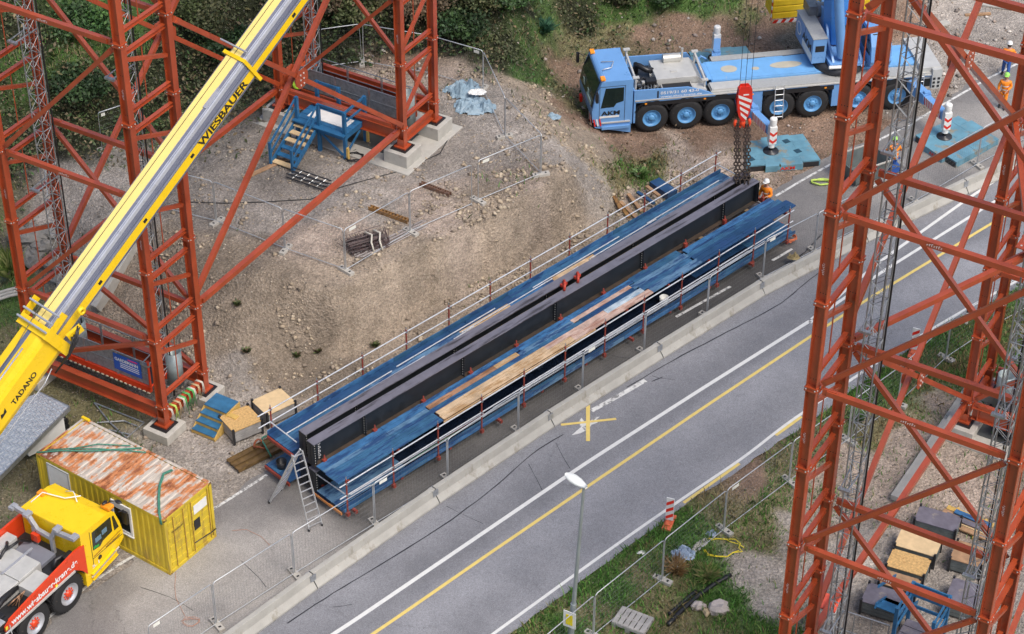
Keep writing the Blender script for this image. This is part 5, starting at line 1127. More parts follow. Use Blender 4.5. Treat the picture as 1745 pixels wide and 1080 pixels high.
p = on(1646, 552); mb = MB(); mb.bb(-.06, .06, -.04, .04, 0, 1.0); mb.bb(-.065, .065, -.045, -.04, .6, .8, 1); o = mb.build('delineator_post', [white, blackp]); o.location = p; tag(o, 'white roadside post with dark band at the road edge', 'post')
# stones, pipes, pallet
for i, (u, v_, s, sc) in enumerate(((1190, 1036, .3, (1, .7, .6)), (1203, 1046, .2, (.6, 1, .5)), (1223, 1040, .4, (1, .9, .7)))):
    p = on(u, v_); mb = MB(); mb.sphere((0, 0, .1), s, 5, 0, sc); rs = random.Random(i+20); mp_ = {}
    mb.v = [tuple(c*(1+.22*mp_.setdefault((round(x, 2), round(y, 2), round(z_, 2), k), rs.uniform(-1, 1))) for k, c in enumerate((x, y, z_))) for x, y, z_ in mb.v]; mb.sm = [False]*len(mb.sm)
    o = mb.build('stone', [mat('stone_pink_grey', (.42, .37, .34), .85, var=.2, vs=3), mat('stone_tan', (.42, .33, .2), .85, var=.2, vs=3)][i == 1]); o.location = p; tag(o, ['pale stone next to the black pipes', 'small tan stone between the two larger stones', 'largest pale stone right of the tan one'][i], 'stone')
line('black_pipe', 'longer black corrugated pipe lying in the grass', [(1138, 1068), (1160, 1045), (1185, 1022), (1215, 1000), (1245, 983)], .09, blackp, 'pipe', .1); line('black_pipe', 'shorter black corrugated pipe beside the longer one', [(1140, 1050), (1165, 1028), (1186, 1010)], .07, blackp, 'pipe', .1)
p = on(1078, 1066); t = thing('wooden_pallet', 'weathered grey wooden pallet on the verge at the bottom edge', 'pallet', p, R(-28))
for k in range(6): mb = MB(); mb.bb(-.6+.205*k, -.6+.205*k+.17, -.42, .42, .28, .305); mb.build('deck_board', wgrey, t)
for y in (-.38, 0, .38): mb = MB(); mb.bb(-.6, .6, y-.05, y+.05, .17, .28); mb.build('bearer', wgrey, t)
for k in range(3): mb = MB(); mb.bb(-.6+.5*k, -.6+.5*k+.17, -.42, .42, .0, .16); mb.build('skid', wgrey, t)
# crates below the right tower
gi = 'lidded crates inside the right tower'
for (u, v_, s, an, lid, lb) in ((1595, 905, (1.5, .8), -24, film, 'dark open crate farthest back in the row'), (1562, 945, (1.45, .95), -24, ply, 'crate with pale plywood lid'), (1545, 980, (1.35, .9), -24, osb, 'crate with yellowish board lid'), (1530, 1012, (1.3, .7), -24, MATS['plank_brown'], 'low crate with brown lid'), (1505, 1040, (1.4, .95), -24, film, 'grey crate with dark grey lid'), (1648, 965, (1.1, 1.0), -24, MATS['plank_brown'], 'crate with brown lid behind the thin mast'), (1640, 1035, (1.1, 1.3), -24, film, 'steel crate with glossy grey brown lid')):
    p = on(u, v_); p.z = -.36; wbox('lidded_crate', lb+' inside the right tower', p, R(an), s, lid, mat('crate_grey_green', (.12, .14, .14), .6, var=.3), group=gi, h=.6)
t = thing('plank_stack', 'stack of brown planks with one blue plank inside the right tower', 'plank stack', (*on(1648, 895).xy, -.36), R(-33))
for k, (x, y, z_, L_, m_) in enumerate(((0, -.4, .15, 2.0, MATS['plank_brown']), (0, -.15, .15, 2.1, ply), (.0, .1, .15, 2.0, MATS['plank_brown']), (0, .35, .15, 1.9, wood), (.15, -.1, .23, 1.9, film), (.1, .22, .23, 1.4, blues[1]))):
    mb = MB(); mb.bb(x-L_/2, x+L_/2, y-.11, y+.11, z_-.04, z_+.02); mb.build('plank', m_, t)
for x in (-.6, .5): mb = MB(); mb.bb(x-.05, x+.05, -.6, .6, 0, .11); mb.build('bearer', wood, t)
# small things at the bottom of the right tower
p = on(1409, 1072); t = thing('control_box', 'white control box with red roof at the foot of the front mast', 'control box', (p.x, p.y, -.3), R(-25))
mb = MB(); mb.bb(-.2, .2, -.25, .25, .5, 1.1); mb.build('cabinet', white, t, bevel=.01); mb = MB(); mb.ext([(-.28, -.32, 1.12), (.28, -.32, 1.12), (.28, .32, 1.22), (-.28, .32, 1.22)], (0, 0, .06)); mb.build('red_roof', mat('roof_coral', (.8, .12, .07), .5), t)
for a in (-.15, .15): mb = MB(); mb.bb(a-.02, a+.02, -.02, .02, 0, .5); mb.build('stand_leg', galv, t)
c = wr(1.2, -1.9, 0); q = G(1470, 1062, .6); t = thing('guard_rail', 'grey mesh gate panel at the bottom of the right tower', 'gate panel', (q.x, q.y, -.3), R(-25))
mb = MB()
for a in ((-.9, .9, 1.2), (-.9, .9, .3)): mb.tube((a[0], 0, a[2]), (a[1], 0, a[2]), .025, 6)
for x in (-.9, -.3, .3, .9): mb.tube((x, 0, 0), (x, 0, 1.2), .02, 6)
mb.build('gate_frame', galv, t); mb = MB(); mb.bb(-.88, .88, -.004, .004, .32, 1.18)
for k in range(20): pass
# blue stair tower at the bottom
q = on(1560, 1092); t = thing('stair_platform', 'blue timber stairs with rails at the bottom of the right tower', 'stairs', (q.x, q.y, -.36), R(60))
def tb2(nm, a, b_, w_, h_, m=bt): mb = MB(); mb.bar(a, b_, w_, h_); return mb.build(nm, m, t)
for x in (-1.0, .4):
    for y in (-.8, .5): tb2('post', (x, y, 0), (x, y, 2.2), .12, .12)
for z_ in (1.15, 1.65, 2.15):
    tb2('handrail', (-1, -.8, z_), (.4, -.8, z_), .05, .12); tb2('handrail', (-1, .5, z_), (.4, .5, z_), .05, .12); tb2('handrail', (.4, -.8, z_), (.4, .5, z_), .05, .12)
for k in range(4): tb2('deck_plank', (-.9+.36*k, -.8, .5), (-.9+.36*k, .5, .5), .33, .05, film)
for y in (.6, 1.5): tb2('stringer', (-.2, y, 1.1), (1.6, y, .1), .05, .22); tb2('stair_rail', (-.2, y, 2.0), (1.6, y, 1.0), .05, .1)
for k in range(5): s = (k+.5)/5; tb2('tread', (-.2+1.8*s, .6, 1.1-s), (-.2+1.8*s, 1.5, 1.1-s), .25, .04)
# grey skip behind the right tower's front leg
p = G(1468, 300, 0); t = thing('tipping_skip', 'dark grey open skip half hidden behind the right tower', 'skip', p, R(30))
mb = MB(); mb.ext([(-.8, -.6, .15), (.8, -.6, .15), (1.0, -.75, .95), (-1.0, -.75, .95)], (0, .04, 0)); mb.ext([(-.8, .6, .15), (.8, .6, .15), (1.0, .75, .95), (-1.0, .75, .95)], (0, -.04, 0)); mb.ext([(-.8, -.6, .15), (-.8, .6, .15), (-1.0, .75, .95), (-1.0, -.75, .95)], (.04, 0, 0)); mb.ext([(.8, -.6, .15), (.8, .6, .15), (1.0, .75, .95), (1.0, -.75, .95)], (-.04, 0, 0)); mb.bb(-.8, .8, -.6, .6, .13, .17); mb.build('skip_body', mat('skip_dark', (.1, .12, .12), .5, var=.3), t)
mb = MB(); mb.bar((-1.0, -.76, .97), (1.0, -.76, .97), .06, .06); mb.bar((-1.0, .76, .97), (1.0, .76, .97), .06, .06); mb.build('rim', concrete_lt, t)
# ================================================================ cranes
tread_dk = mat('tyre_rubber', (.016, .016, .017), .75, var=.4, vs=5, dirt=((.09, .075, .06), .6, 4))
def wheel(t, x, y, r, wd, rim, hub, sgn, name='wheel', hubc=None):
    """tyre, rim and hub; axle along local y, sgn = -1 faces the near side"""
    e = bpy.data.objects.new(name, None); C.objects.link(e); e.parent = t; e.location = (x, y, r); e.empty_display_size = .1
    mb = MB(); w2 = wd/2
    mb.lathe([(-w2, r*.56), (-w2, r*.8), (-w2*.86, r*.94), (-w2*.6, r), (w2*.6, r), (w2*.86, r*.94), (w2, r*.8), (w2, r*.56)], (0, 0, 0), (0, 1, 0), 40)
    mb.build('tyre', tread_dk, e)
    mb = MB()
    for k in range(36):
        a = 2*math.pi*k/36
        for s in (-1, 1):
            c = Vector((r*1.0*math.cos(a+s*.04), s*w2*.4, r*1.0*math.sin(a+s*.04))); d = Vector((-math.sin(a), 0, math.cos(a)))
            mb.bar(c-Vector((0, w2*.35, 0))-d*.02*s, c+Vector((0, w2*.35, 0))+d*.03*s, .05, .022, 0, (math.cos(a), 0, math.sin(a)))
    mb.build('tread_block', tread_dk, e)
    mb = MB(); f = sgn*w2
    mb.lathe([(f*.98, r*.57), (f*1.0, r*.53), (f*.62, r*.5), (f*.55, r*.36), (f*.72, r*.3), (f*.74, r*.2)], (0, 0, 0), (0, 1, 0), 28)
    mb.lathe([(0.01*sgn, r*.5), (0.01*sgn, 0)], (0, 0, 0), (0, 1, 0), 20)
    mb.build('rim', rim, e)
    mb = MB(); mb.lathe([(f*.5, r*.2), (f*.98, r*.18), (f*1.05, r*.12), (f*1.07, 0)], (0, 0, 0), (0, 1, 0), 16)
    for k in range(10): a = 2*math.pi*k/10; c = (r*.27*math.cos(a), f*.74, r*.27*math.sin(a)); mb.box(c, (.05, .05, .05))
    mb.build('hub', hub, e)
    return e
def lad_steps(t, x0, x1, y, z0, z1, n, tilt=.0):
    mb = MB()
    for x in (x0, x1): mb.tube((x, y-tilt, z0), (x, y, z1), .022, 6)
    for k in range(n): s = (k+.3)/n; mb.tube((x0, y-tilt*(1-s), z0+(z1-z0)*s), (x1, y-tilt*(1-s), z0+(z1-z0)*s), .022, 6)
    mb.build('ladder', alu, t)
# ---- blue crane. local x to the rear, y away from the camera, origin under the first near wheel
BA = R(10.21); bo = Vector((6.2, 84.23, 0)); bu = Vector((math.cos(BA), math.sin(BA))); bv = Vector((-bu.y, bu.x))
def bl(x, y, z=0): p = bo.xy+bu*x+bv*y; return Vector((p.x, p.y, z))
t = thing('mobile_crane', 'light blue mobile crane on seven axles with outriggers standing behind the platforms', 'mobile crane', bo, BA)
WD = 2.8
rimb = mat('rim_blue', (.10, .29, .55), .4, var=.1)
for x in (0, 1.6, 3.17, 5.88, 7.47, 9.6, 11.44): wheel(t, x, .2, .76, .5, rimb, rimb, -1); wheel(t, x, WD-.25, .76, .5, rimb, rimb, 1)
mb = MB(); mb.bb(-.8, 13.3, .55, WD-.55, .75, 1.5); mb.build('chassis', steel_dk, t)
mb = MB(); mb.bb(-.35, 4.35, -.03, .9, 1.42, 1.62); mb.bb(5.1, 8.4, -.03, .9, 1.42, 1.62); mb.bb(10.7, 12.0, -.03, .9, 1.42, 1.62)
for xs_ in ((0, 1.6, 3.17), (5.88, 7.47), (9.6, 11.44)):
    for x in xs_:
        a0 = [(x+.84*math.cos(a), .8+.84*math.sin(a)) for a in np.linspace(.35, math.pi-.35, 9)]
        for i in range(8): (xa, za), (xb, zb_) = a0[i], a0[i+1]; mb.ext([(xa, -.02, za), (xb, -.02, zb_), (xb, -.02, zb_+.06), (xa, -.02, za+.06)], (0, .6, 0))
mb.build('fender', blackp, t)
mb = MB(); mb.bb(4.35, 5.1, .0, .6, .55, 1.7); mb.bb(8.35, 8.95, 0.0, .6, .5, 1.7); mb.bb(12.1, 12.55, 0, .5, .6, 1.75); mb.bb(-.85, -.75, 0, .5, .55, 1.6); mb.bb(2.9, 13.1, .0, .06, 1.62, 1.78); mb.build('side_skirt', cblue, t, bevel=.02)
mb = MB(); mb.bb(-.8, 13.15, -.05, .02, 1.7, 1.76); mb.build('edge_trim', cgrey, t)
mb = MB(); mb.bb(2.9, 12.5, .78, WD-.35, 1.5, 1.92); mb.ext([(2.4, .9, 1.92), (3.6, .9, 1.92), (3.6, 2.3, 1.92), (2.4, 2.3, 1.92)], (0, 0, .03)); mb.bb(2.95, 7.8, .8, 2.35, 1.93, 1.96); mb.build('deck', cdeck, t, bevel=.02)
mb = MB(); mb.bb(2.7, 13.1, .0, .75, 1.74, 1.82); mb.bb(3.3, 9.5, WD-.4, WD, 1.74, 1.96); mb.build('walkway', mat('walkway_grey', (.44, .44, .42), .45, .3, var=.12, vs=10, bump=.5, bs=25), t)
mb = MB()
for xa, ya, ra, rb in ((6.55, 1.55, .75, .28), (5.1, 1.45, .18, .14), (3.9, 1.6, .38, .3)):
    mb.ext([(xa+ra*math.cos(a), ya+rb*math.sin(a), 1.965) for a in np.linspace(0, 2*math.pi, 20)[:-1]], (0, 0, .006))
mb.build('worn_patch', mat('worn_pale', (.45, .42, .34), .6, var=.1), t)
mb = MB(); mb.bb(12.5, 13.45, .1, WD, 1.45, 2.05); mb.bb(13.0, 13.45, -.1, .1, 1.0, 2.02); 
for q in range(6): mb.box((13.1+.22*(q % 2)+.0, -.11, 1.15+.2*(q//2)), (.12, .02, .12), 1)
mb.build('rear_box', [cgrey, blackp], t, bevel=.02)
# engine bay
mb = MB(); mb.ext([(-.85, -.02, 1.62), (2.9, -.02, 1.62), (2.9, -.02, 1.72), (2.2, -.02, 2.02), (1.6, -.02, 2.22), (-.85, -.02, 2.27)], (0, .07, 0)); mb.ext([(-.85, WD-.05, 1.6), (2.7, WD-.05, 1.6), (2.2, WD-.05, 2.3), (-.85, WD-.05, 2.35)], (0, .07, 0)); mb.bb(-.85, -.78, .05, WD-.05, 1.5, 2.2); mb.build('engine_side', cblue, t, bevel=.015)
mb = MB(); mb.bb(-.75, 2.6, .1, WD-.1, 1.5, 1.85, 1); mb.bb(.35, 2.2, .8, 2.45, 1.85, 2.25); mb.ext([(2.2, .8, 1.85), (2.6, .8, 1.85), (2.2, .8, 2.25)], (0, 1.65, 0)); mb.bb(.5, 1.9, .08, .7, 1.85, 2.05); mb.bb(1.95, 2.5, .1, .7, 1.85, 1.95); mb.build('engine_cover', [cgrey, steel_dk], t, bevel=.015)
mb = MB(); mb.tube((.95, 2.25, 2.42), (1.75, 2.25, 2.42), .2, 14); mb.tube((1.85, 2.3, 2.2), (1.85, 2.3, 2.85), .06, 10); mb.bb(1.0, 1.7, 2.1, 2.4, 2.24, 2.4); mb.build('exhaust_silencer', mat('silencer', (.55, .54, .5), .4, .5), t)
mb = MB(); mb.path([(-.3, 2.2, 1.8), (-.3, 2.15, 2.3), (-.2, 1.9, 2.35), (.1, 1.75, 2.2), (.4, 1.75, 2.15)], .13, 10); mb.bb(-.1, .35, .75, 1.1, 1.9, 2.2); mb.path([(-.6, .5, 1.9), (-.3, .7, 2.1), (.1, .4, 2.0), (.4, .6, 1.95)], .04, 6); mb.path([(-.6, .8, 1.9), (-.2, 1.3, 2.1), (.1, 1.2, 1.9)], .05, 6); mb.build('hose', blackp, t)
mb = MB()
for x in (-.72, 2.45):
    mb.tube((x, 2.35, 1.8), (x, 2.35, 3.0 if x < 0 else 2.6), .055, 8); mb.tube((x, .35, 1.8), (x, .35, 2.7 if x < 0 else 2.3), .055, 8); mb.bar((x, .3, 2.55 if x < 0 else 2.3), (x, 2.4, 2.75 if x < 0 else 2.5), .09, .12); mb.box((x, 2.35, 3.0 if x < 0 else 2.6), (.3, .16, .08)); mb.box((x, .35, 2.72 if x < 0 else 2.3), (.3, .16, .08))
mb.build('boom_rest', cgrey, t, bevel=.01)
mb = MB(); rs = random.Random(11)
for k in range(16): x = rs.uniform(-.65, .3); y = rs.uniform(.2, 1.6); mb.box((x, y, 1.92+rs.uniform(0, .1)), (rs.uniform(.06, .22), rs.uniform(.06, .25), rs.uniform(.08, .2)), k % 3)
for k in range(6): x = -.5+.15*k; mb.path([(x, .2, 1.95), (x+.1, .5, 2.1), (x+.15, .9, 2.0)], .022, 5, 2)
mb.bb(.55, 1.85, .12, .66, 2.05, 2.07, 1); mb.bb(2.75, 4.2, .1, .7, 1.82, 1.9, 0); mb.bb(1.1, 1.4, 1.3, 1.42, 2.25, 2.29, 0)
mb.build('engine_fittings', [cgrey, MATS['black_plastic'], mat('fitting_mid', (.16, .18, .2), .4, .4)], t)
mb = MB(); mb.bb(2.6, 2.66, .75, 2.4, 1.6, 2.25); mb.path([(2.6, 2.5, 1.9), (2.75, 2.3, 2.35), (3.0, 2.45, 2.1), (3.1, 2.6, 1.95)], .05, 6); mb.build('bay_bulkhead', cblue, t)
for xx in (4.9, 6.6, 8.2): mb = MB(); mb.tube((xx, 2.3, 1.97), (xx+.9, 2.35, 1.97), .012, 5); mb.build('deck_handle', MATS['black_plastic'], t)
# cab: profile in xz, extruded over the width
def cabprof(f, r, zt, zb): return [(r, zb), (f+.35, zb-.02), (f+.05, zb+.25), (f, zb+.75), (f+.14, zb+1.5), (f+.42, zt-.05), (f+.6, zt), (r, zt)]
mb = MB(); mb.ext([(x, 0, z) for x, z in cabprof(-2.75, -.9, 2.85, .55)], (0, WD, 0)); cabo = mb.build('cab', cblue, t, bevel=.09)
mb = MB(); mb.ext([(-2.72, .12, 1.5), (-2.72, WD-.12, 1.5), (-2.62, WD-.14, 2.08), (-2.62, .14, 2.08)], (-.04, 0, .01)); mb.ext([(-2.62, .14, 2.08), (-2.62, WD-.14, 2.08), (-2.37, WD-.2, 2.74), (-2.37, .2, 2.74)], (-.04, 0, .02)); mb.build('windscreen', glass_dk, cabo)
mb = MB(); mb.bb(-2.78, -2.73, .3, 1.1, 1.55, 1.75)
for x, y in ((-2.73, .95), (-2.73, 1.9)): mb.box((x, y, 1.85), (.02, .25, .3))
mb.build('interior_glint', mat('glint', (.3, .42, .4), .4), cabo)
mb = MB(); mb.ext([(-2.35, -.012, 1.5), (-1.75, -.012, 1.52), (-1.65, -.012, 1.7), (-1.32, -.012, 1.8), (-1.32, -.012, 2.5), (-2.15, -.012, 2.5)], (0, .012, 0)); mb.build('side_window', glass_dk, cabo)
mb = MB(); mb.bb(-2.42, -2.4, -.008, 0, .9, 2.6); mb.bb(-1.27, -1.25, -.008, 0, .75, 2.6); mb.bb(-2.42, -1.25, -.008, 0, 2.58, 2.6); mb.build('door_gap', steel_dk, cabo)
for y in (.12, WD-.3): mb = MB(); mb.box((-2.25, y+.1, 2.9), (.22, .3, .12)); mb.build('beacon_lamp', mat('amber', (.85, .3, .02), .3), cabo, bevel=.03)
mb = MB(); mb.path([(-2.1, .9, 2.87), (-2.1, .9, 2.95), (-1.7, 1.0, 2.95), (-1.5, 1.5, 2.95), (-2.05, 1.6, 2.92)], .025, 6); mb.build('roof_rail', alu, cabo)
mb = MB(); mb.bb(-2.3, -1.0, -.12, .0, .42, .55); mb.bb(-2.3, -1.0, -.06, .0, .7, .76, 1); mb.ext([(-2.6, -.01, .5), (-.95, -.01, .5), (-.95, -.01, .1)], (0, .3, 0)); mb.build('cab_step', [cblue, cgrey], t)
mb = MB()
for k in range(4): mb.ext([(-2.72-.012, .05+.16*k, .62), (-2.72-.012, .13+.16*k, .62), (-2.72-.012, .21+.16*k, .98), (-2.72-.012, .13+.16*k, .98)], (-.01, 0, 0), k % 2)
for k in range(3): mb.ext([(-2.62+.13*k, -.015, .58), (-2.55+.13*k, -.015, .58), (-2.62+.13*k, -.015, .95), (-2.69+.13*k, -.015, .95)], (0, -.006, 0), k % 2)
mb.build('hazard_stripes', [hred, white], t)
mb = MB(); mb.path([(-2.5, 0, 2.5), (-2.6, -.25, 2.5)], .02, 6); mb.box((-2.6, -.3, 2.25), (.12, .2, .45)); mb.path([(-2.6, WD, 2.6), (-2.8, WD+.3, 2.6)], .02, 6); mb.box((-2.8, WD+.3, 2.35), (.12, .2, .45)); mb.build('mirror', blackp, t)
mb = MB(); mb.box((-2.8, 2.2, .75), (.12, .25, .3)); mb.build('tow_hook', hred, t)
text('AKM', .3, (-2.33, -.018, 1.12), (1, 0, 0), (0, 0, 1), blackpaint, t, width=.85, bold=.03)
mb = MB(); mb.bb(-2.4, -1.5, -.016, -.01, .98, 1.08); mb.build('white_sticker', white, t)
text('0519/31 60 43-0', .2, (.35, -.028, 1.97), (1, 0, 0), (0, 0, 1), whitepaint, t, width=1.75); text('www.akm-krane.de', .13, (.35, -.028, 1.8), (1, 0, 0), (0, 0, 1), whitepaint, t, width=1.9)
mb = MB(); mb.bb(.2, .27, -.03, -.02, 1.8, 2.15); mb.build('dark_stripe', blackpaint, t)
lad_steps(t, 5.62, 6.02, -.12, .3, 1.95, 6, .18); lad_steps(t, 12.2, 12.6, -.1, .4, 1.9, 6, .1)
for x in (-.3, 2.4, 4.6, 8.0): mb = MB(); mb.box((x, -.04, 1.55), (.1, .04, .05)); mb.build('marker_lamp', MATS['amber'], t)
# outriggers: beam, jack, foot plate
def outr(x, y0, y1, zb=1.3, nm='outrigger', lab=None):
    sg = 1 if y1 > y0 else -1
    e = bpy.data.objects.new(nm, None); C.objects.link(e); e.parent = t; e.location = (x, y1, 0)
    ym = (y0+y1)/2-y1
    sk = -.75; xm = sk*ym/(y0-y1)
    mb = MB(); mb.bar((sk, y0-y1, zb), (xm, ym, zb), .42, .5); mb.box((xm, ym-.1*sg, zb+.3), (.3, .2, .12)); mb.bar((xm, ym, zb-.02), (0, -.15*sg, zb-.02), .32, .4); mb.build('beam', cblue, e, bevel=.015)
    xo = lambda yy: sk*yy/(y0-y1)
    mb = MB(); n = 9; L_ = abs(ym)-.3
    for k in range(n):
        a = ym+.12*sg+sg*L_*k/n; b_ = a+sg*L_/n*.5
        c_ = sg*.12; mb.add([(xo(a)-.17, a, zb-.2), (xo(b_)-.17, b_, zb-.2), (xo(b_-c_)-.17, b_-c_, zb+.17), (xo(a-c_)-.17, a-c_, zb+.17)], [(0, 1, 2, 3)])
    mb.build('red_stripes', hred, e)
    mb = MB(); ya, yb = ym+.1*sg, -.3*sg; mb.bar((xo(ya)-.166, ya, zb-.015), (xo(yb)-.166, yb, zb-.015), .006, .38); mb.build('white_field', white, e)
    mb = MB(); mb.tube((0, 0, .55), (0, 0, 1.75), .15, 16); mb.lathe([(1.75, .16), (2.0, .17), (2.05, .12), (2.05, 0)], (0, 0, 0), (0, 0, 1), 16); mb.bb(-.17, .17, -.17, .17, .75, 1.65); mb.build('jack', white, e, bevel=.02)
    mb = MB()
    for k in range(2):
        z0 = .95+.36*k
        for s in (-1, 1): mb.add([(0, -.173, z0-.16), (s*.165, -.173, z0-.02), (s*.165, -.173, z0+.12), (0, -.173, z0-.02)], [(0, 1, 2, 3) if s > 0 else (3, 2, 1, 0)])
    mb.build('red_chevron', hred, e)
    mb = MB(); mb.tube((0, 0, .36), (0, 0, .8), .09, 12); mb.lathe([(.3, .36), (.36, .34), (.36, .12), (.42, .1)], (0, 0, 0), (0, 0, 1), 20); mb.build('foot_plate', steel_dk, e)
    return e
e1 = outr(4.78, .3, -2.85); outr(12.75, .3, -3.0); outr(4.3, WD-.3, 5.3); 
text('AKM', .4, (-.73, 2.55, 1.15), (.238, -1, 0), (0, 0, 1), blackpaint, e1, width=.9, bold=.03)
e2 = [c for c in t.children if c.name.startswith('outrigger')][1]; text('AKM', .4, (-.76, 2.7, 1.15), (.227, -1, 0), (0, 0, 1), blackpaint, e2, width=.95, bold=.03)
# superstructure
mb = MB(); mb.lathe([(1.9, 1.25), (2.12, 1.25), (2.2, 1.1), (2.2, 0)], (9.0, 1.5, 0), (0, 0, 1), 28); mb.build('turntable', steel_dk, t)
mb = MB(); mb.bb(7.55, 8.2, .95, 3.6, 2.25, 3.5); mb.build('side_housing', cblue, t, bevel=.02)
mb = MB(); mb.bb(7.53, 8.22, .93, 3.62, 3.5, 3.54); mb.build('housing_top', MATS['walkway_grey'], t)
mb = MB(); mb.bb(7.68, 8.1, .935, .95, 2.85, 3.15); mb.build('vent_grille', blackp, t)
text('AKM', .5, (7.545, 2.55, 2.75), (0, -1, 0), (0, 0, 1), blackpaint, t, width=1.4, bold=.03)
mb = MB(); mb.lathe([(0, .33), (0.005, .33), (.005, .27), (0, .27)], (7.545, 3.1, 2.9), (-1, 0, 0), 24, 0); mb.build('ring_emblem', whitepaint, t)
mb = MB(); mb.bb(7.54, 7.546, 1.0, 2.5, 2.35, 2.7); mb.build('white_field', white, t)
mb = MB()
for x in (8.45, 9.75):
    mb.ext([(x, .4, 2.2), (x, 3.6, 2.2), (x, 3.7, 3.9), (x, 2.4, 4.1), (x, 1.6, 2.9), (x, .9, 2.6)], (.1, 0, 0))
mb.bb(8.3, 9.95, .5, 3.6, 2.2, 2.4); mb.build('slew_frame', cblue, t, bevel=.02)
mb = MB(); mb.tube((8.2, .35, 2.35), (8.9, .3, 2.35), .08, 10); mb.build('roller', white, t)
mb = MB(); mb.tube((8.3, 3.2, 3.7), (9.1, 3.2, 3.7), .35, 16); mb.bb(7.9, 8.4, 3.0, 3.9, 3.5, 4.0); mb.build('winch', mat('winch_grey', (.2, .21, .22), .4, .5, var=.4), t)
rs = random.Random(3); mb = MB()
for k in range(7): mb.path([(8.75+.06*k, .9, 2.5), (8.8+.05*k+rs.uniform(-.1, .1), .7, 2.9), (8.8+.05*k, .9, 3.4+rs.uniform(0, .3)), (8.85+.04*k, 1.3, 3.9)], .035, 6)
mb.build('hydraulic_hose', blackp, t)
mb = MB()
for k in range(5): mb.box((8.75+.1*k, .75+.1*(k % 2), 3.2+.18*k), (.14, .14, .2)); 
mb.build('valve_block', mat('valve_grey', (.4, .4, .42), .4, .6, var=.5, vs=8), t)
# boom: from the pivot steeply up towards the hook
pv = Vector((9.25, 2.6, 3.3)); hk = G(1268, 176, 4.9); hkl = Vector(((hk.xy-bo.xy).dot(bu), (hk.xy-bo.xy).dot(bv), 0)); tip = Vector((hkl.x, hkl.y, 50))
mb = MB(); d = (tip-pv).normalized(); s_ = d.cross(Vector((0, 0, 1))).normalized(); u_ = s_.cross(d).normalized(); W5 = .62
sec = [(-W5, .7), (-W5*.6, .85), (W5*.6, .85), (W5, .7), (W5, -.3), (W5*.7, -.75), (0, -.9), (-W5*.7, -.75), (-W5, -.3)]
def secs(k, pt): return [pt+s_*(a*k)+u_*(b_*k) for a, b_ in sec]
mb.ext(secs(1, pv-d*.6), d*12.6); mb.build('boom_base', mat('boom_deep_blue', (.05, .22, .6), .3, var=.1, vs=.8), t, bevel=.03)
mb = MB(); mb.ext(secs(.85, pv+d*12.0), tip-pv-d*12.0); mb.build('boom_extension', cblue, t)
mb = MB(); mb.tube(Vector((8.9, .8, 2.6)), pv+d*8-u_*.7, .22, 14); mb.build('luffing_cylinder', cblue, t)
# operator cab
mb = MB(); mb.ext([(10.05, .2, 2.3), (10.05, 1.8, 2.3), (10.05, 1.9, 3.9), (10.05, .6, 3.95), (10.05, .2, 3.3), (10.05, .05, 2.6)], (.95, 0, 0)); oc = mb.build('operator_cab', cblue, t, bevel=.05)
mb = MB(); mb.ext([(10.03, .35, 2.8), (10.03, 1.6, 2.8), (10.03, 1.65, 3.7), (10.03, .7, 3.7), (10.03, .35, 3.3)], (.99, 0, 0)); mb.ext([(10.15, .13, 2.7), (10.9, .13, 2.7), (10.9, .52, 3.8), (10.15, .52, 3.8)], (0, -.02, .01)); mb.build('cab_glass', glass_dk, oc)
# counterweight
mb = MB()
for i in range(4):
    for j in range(2): mb.bb(6.9+.0, 8.55, 5.2+.02, 6.5, 2.2+.34*i, 2.2+.34*i+.31); mb.bb(8.6, 9.2, 5.2, 6.5, 2.2+.34*i, 2.2+.34*i+.31); mb.bb(9.3, 11.6, 5.2, 6.5, 2.2+.34*i, 2.2+.34*i+.31); break
mb.build('counterweight', mat('ballast_yellow', (.75, .5, .02), .45, var=.12, vs=2, dirt=((.3, .2, .03), .66, 3)), t, bevel=.03)
mb = MB(); mb.bb(8.1, 10.5, 3.6, 6.4, 2.0, 2.18); mb.bb(9.15, 9.35, 5.0, 6.5, 2.1, 3.6); mb.build('counterweight_frame', cblue, t)
mb = MB(); mb.bb(8.62, 9.15, 5.12, 5.19, 2.3, 2.95); mb.build('grey_locker', cgrey, t)
mb = MB()
for k in range(12): a = 6.9+.19*k; mb.ext([(a, 5.16, 2.02), (a+.19, 5.16, 2.02), (a+.19+.1, 5.16, 2.18), (a+.1, 5.16, 2.18)], (0, -.02, 0), k % 2)
for k in range(7): mb.ext([(6.86, 5.2, 2.1+.2*k), (6.86, 5.3, 2.1+.2*k), (6.86, 5.3, 2.3+.2*k), (6.86, 5.2, 2.3+.2*k)], (-.02, 0, 0), k % 2)
mb.build('warning_border', [hred, white], t)
# hook block with ropes and chains (hangs over the far end of the girders)
hp = G(1267, 183, 3.9); t = thing('hook_block', 'red hook block with white stripes hanging on steel ropes above the girders', 'hook block', (hp.x, hp.y, 2.98), R(8)); t.scale = (.8, .8, 1.07)
mb = MB()
for y in (-.17, .15): mb.ext([(-.36, y, 1.75), (-.42, y, 1.2), (-.3, y, .6), (-.12, y, .3), (.12, y, .3), (.3, y, .6), (.42, y, 1.2), (.36, y, 1.75), (.2, y, 1.9), (-.2, y, 1.9)], (0, .03, 0))
mb.bb(-.35, .35, -.14, .15, .75, 1.8); mb.build('cheek_plate', hred, t, bevel=.01)
mb = MB()
for k in range(4):
    z0 = .45+.27*k; w_ = .16+.065*k
    mb.add([(-w_, -.175, z0+.14), (w_, -.175, z0-.12), (w_+.02, -.175, z0+.02), (-w_-.02, -.175, z0+.28)], [(0, 1, 2, 3)])
mb.build('white_stripe', white, t)
mb = MB(); mb.bb(-.1, .2, -.176, -.172, 1.5, 1.56); mb.build('white_mark', white, t)
mb = MB()
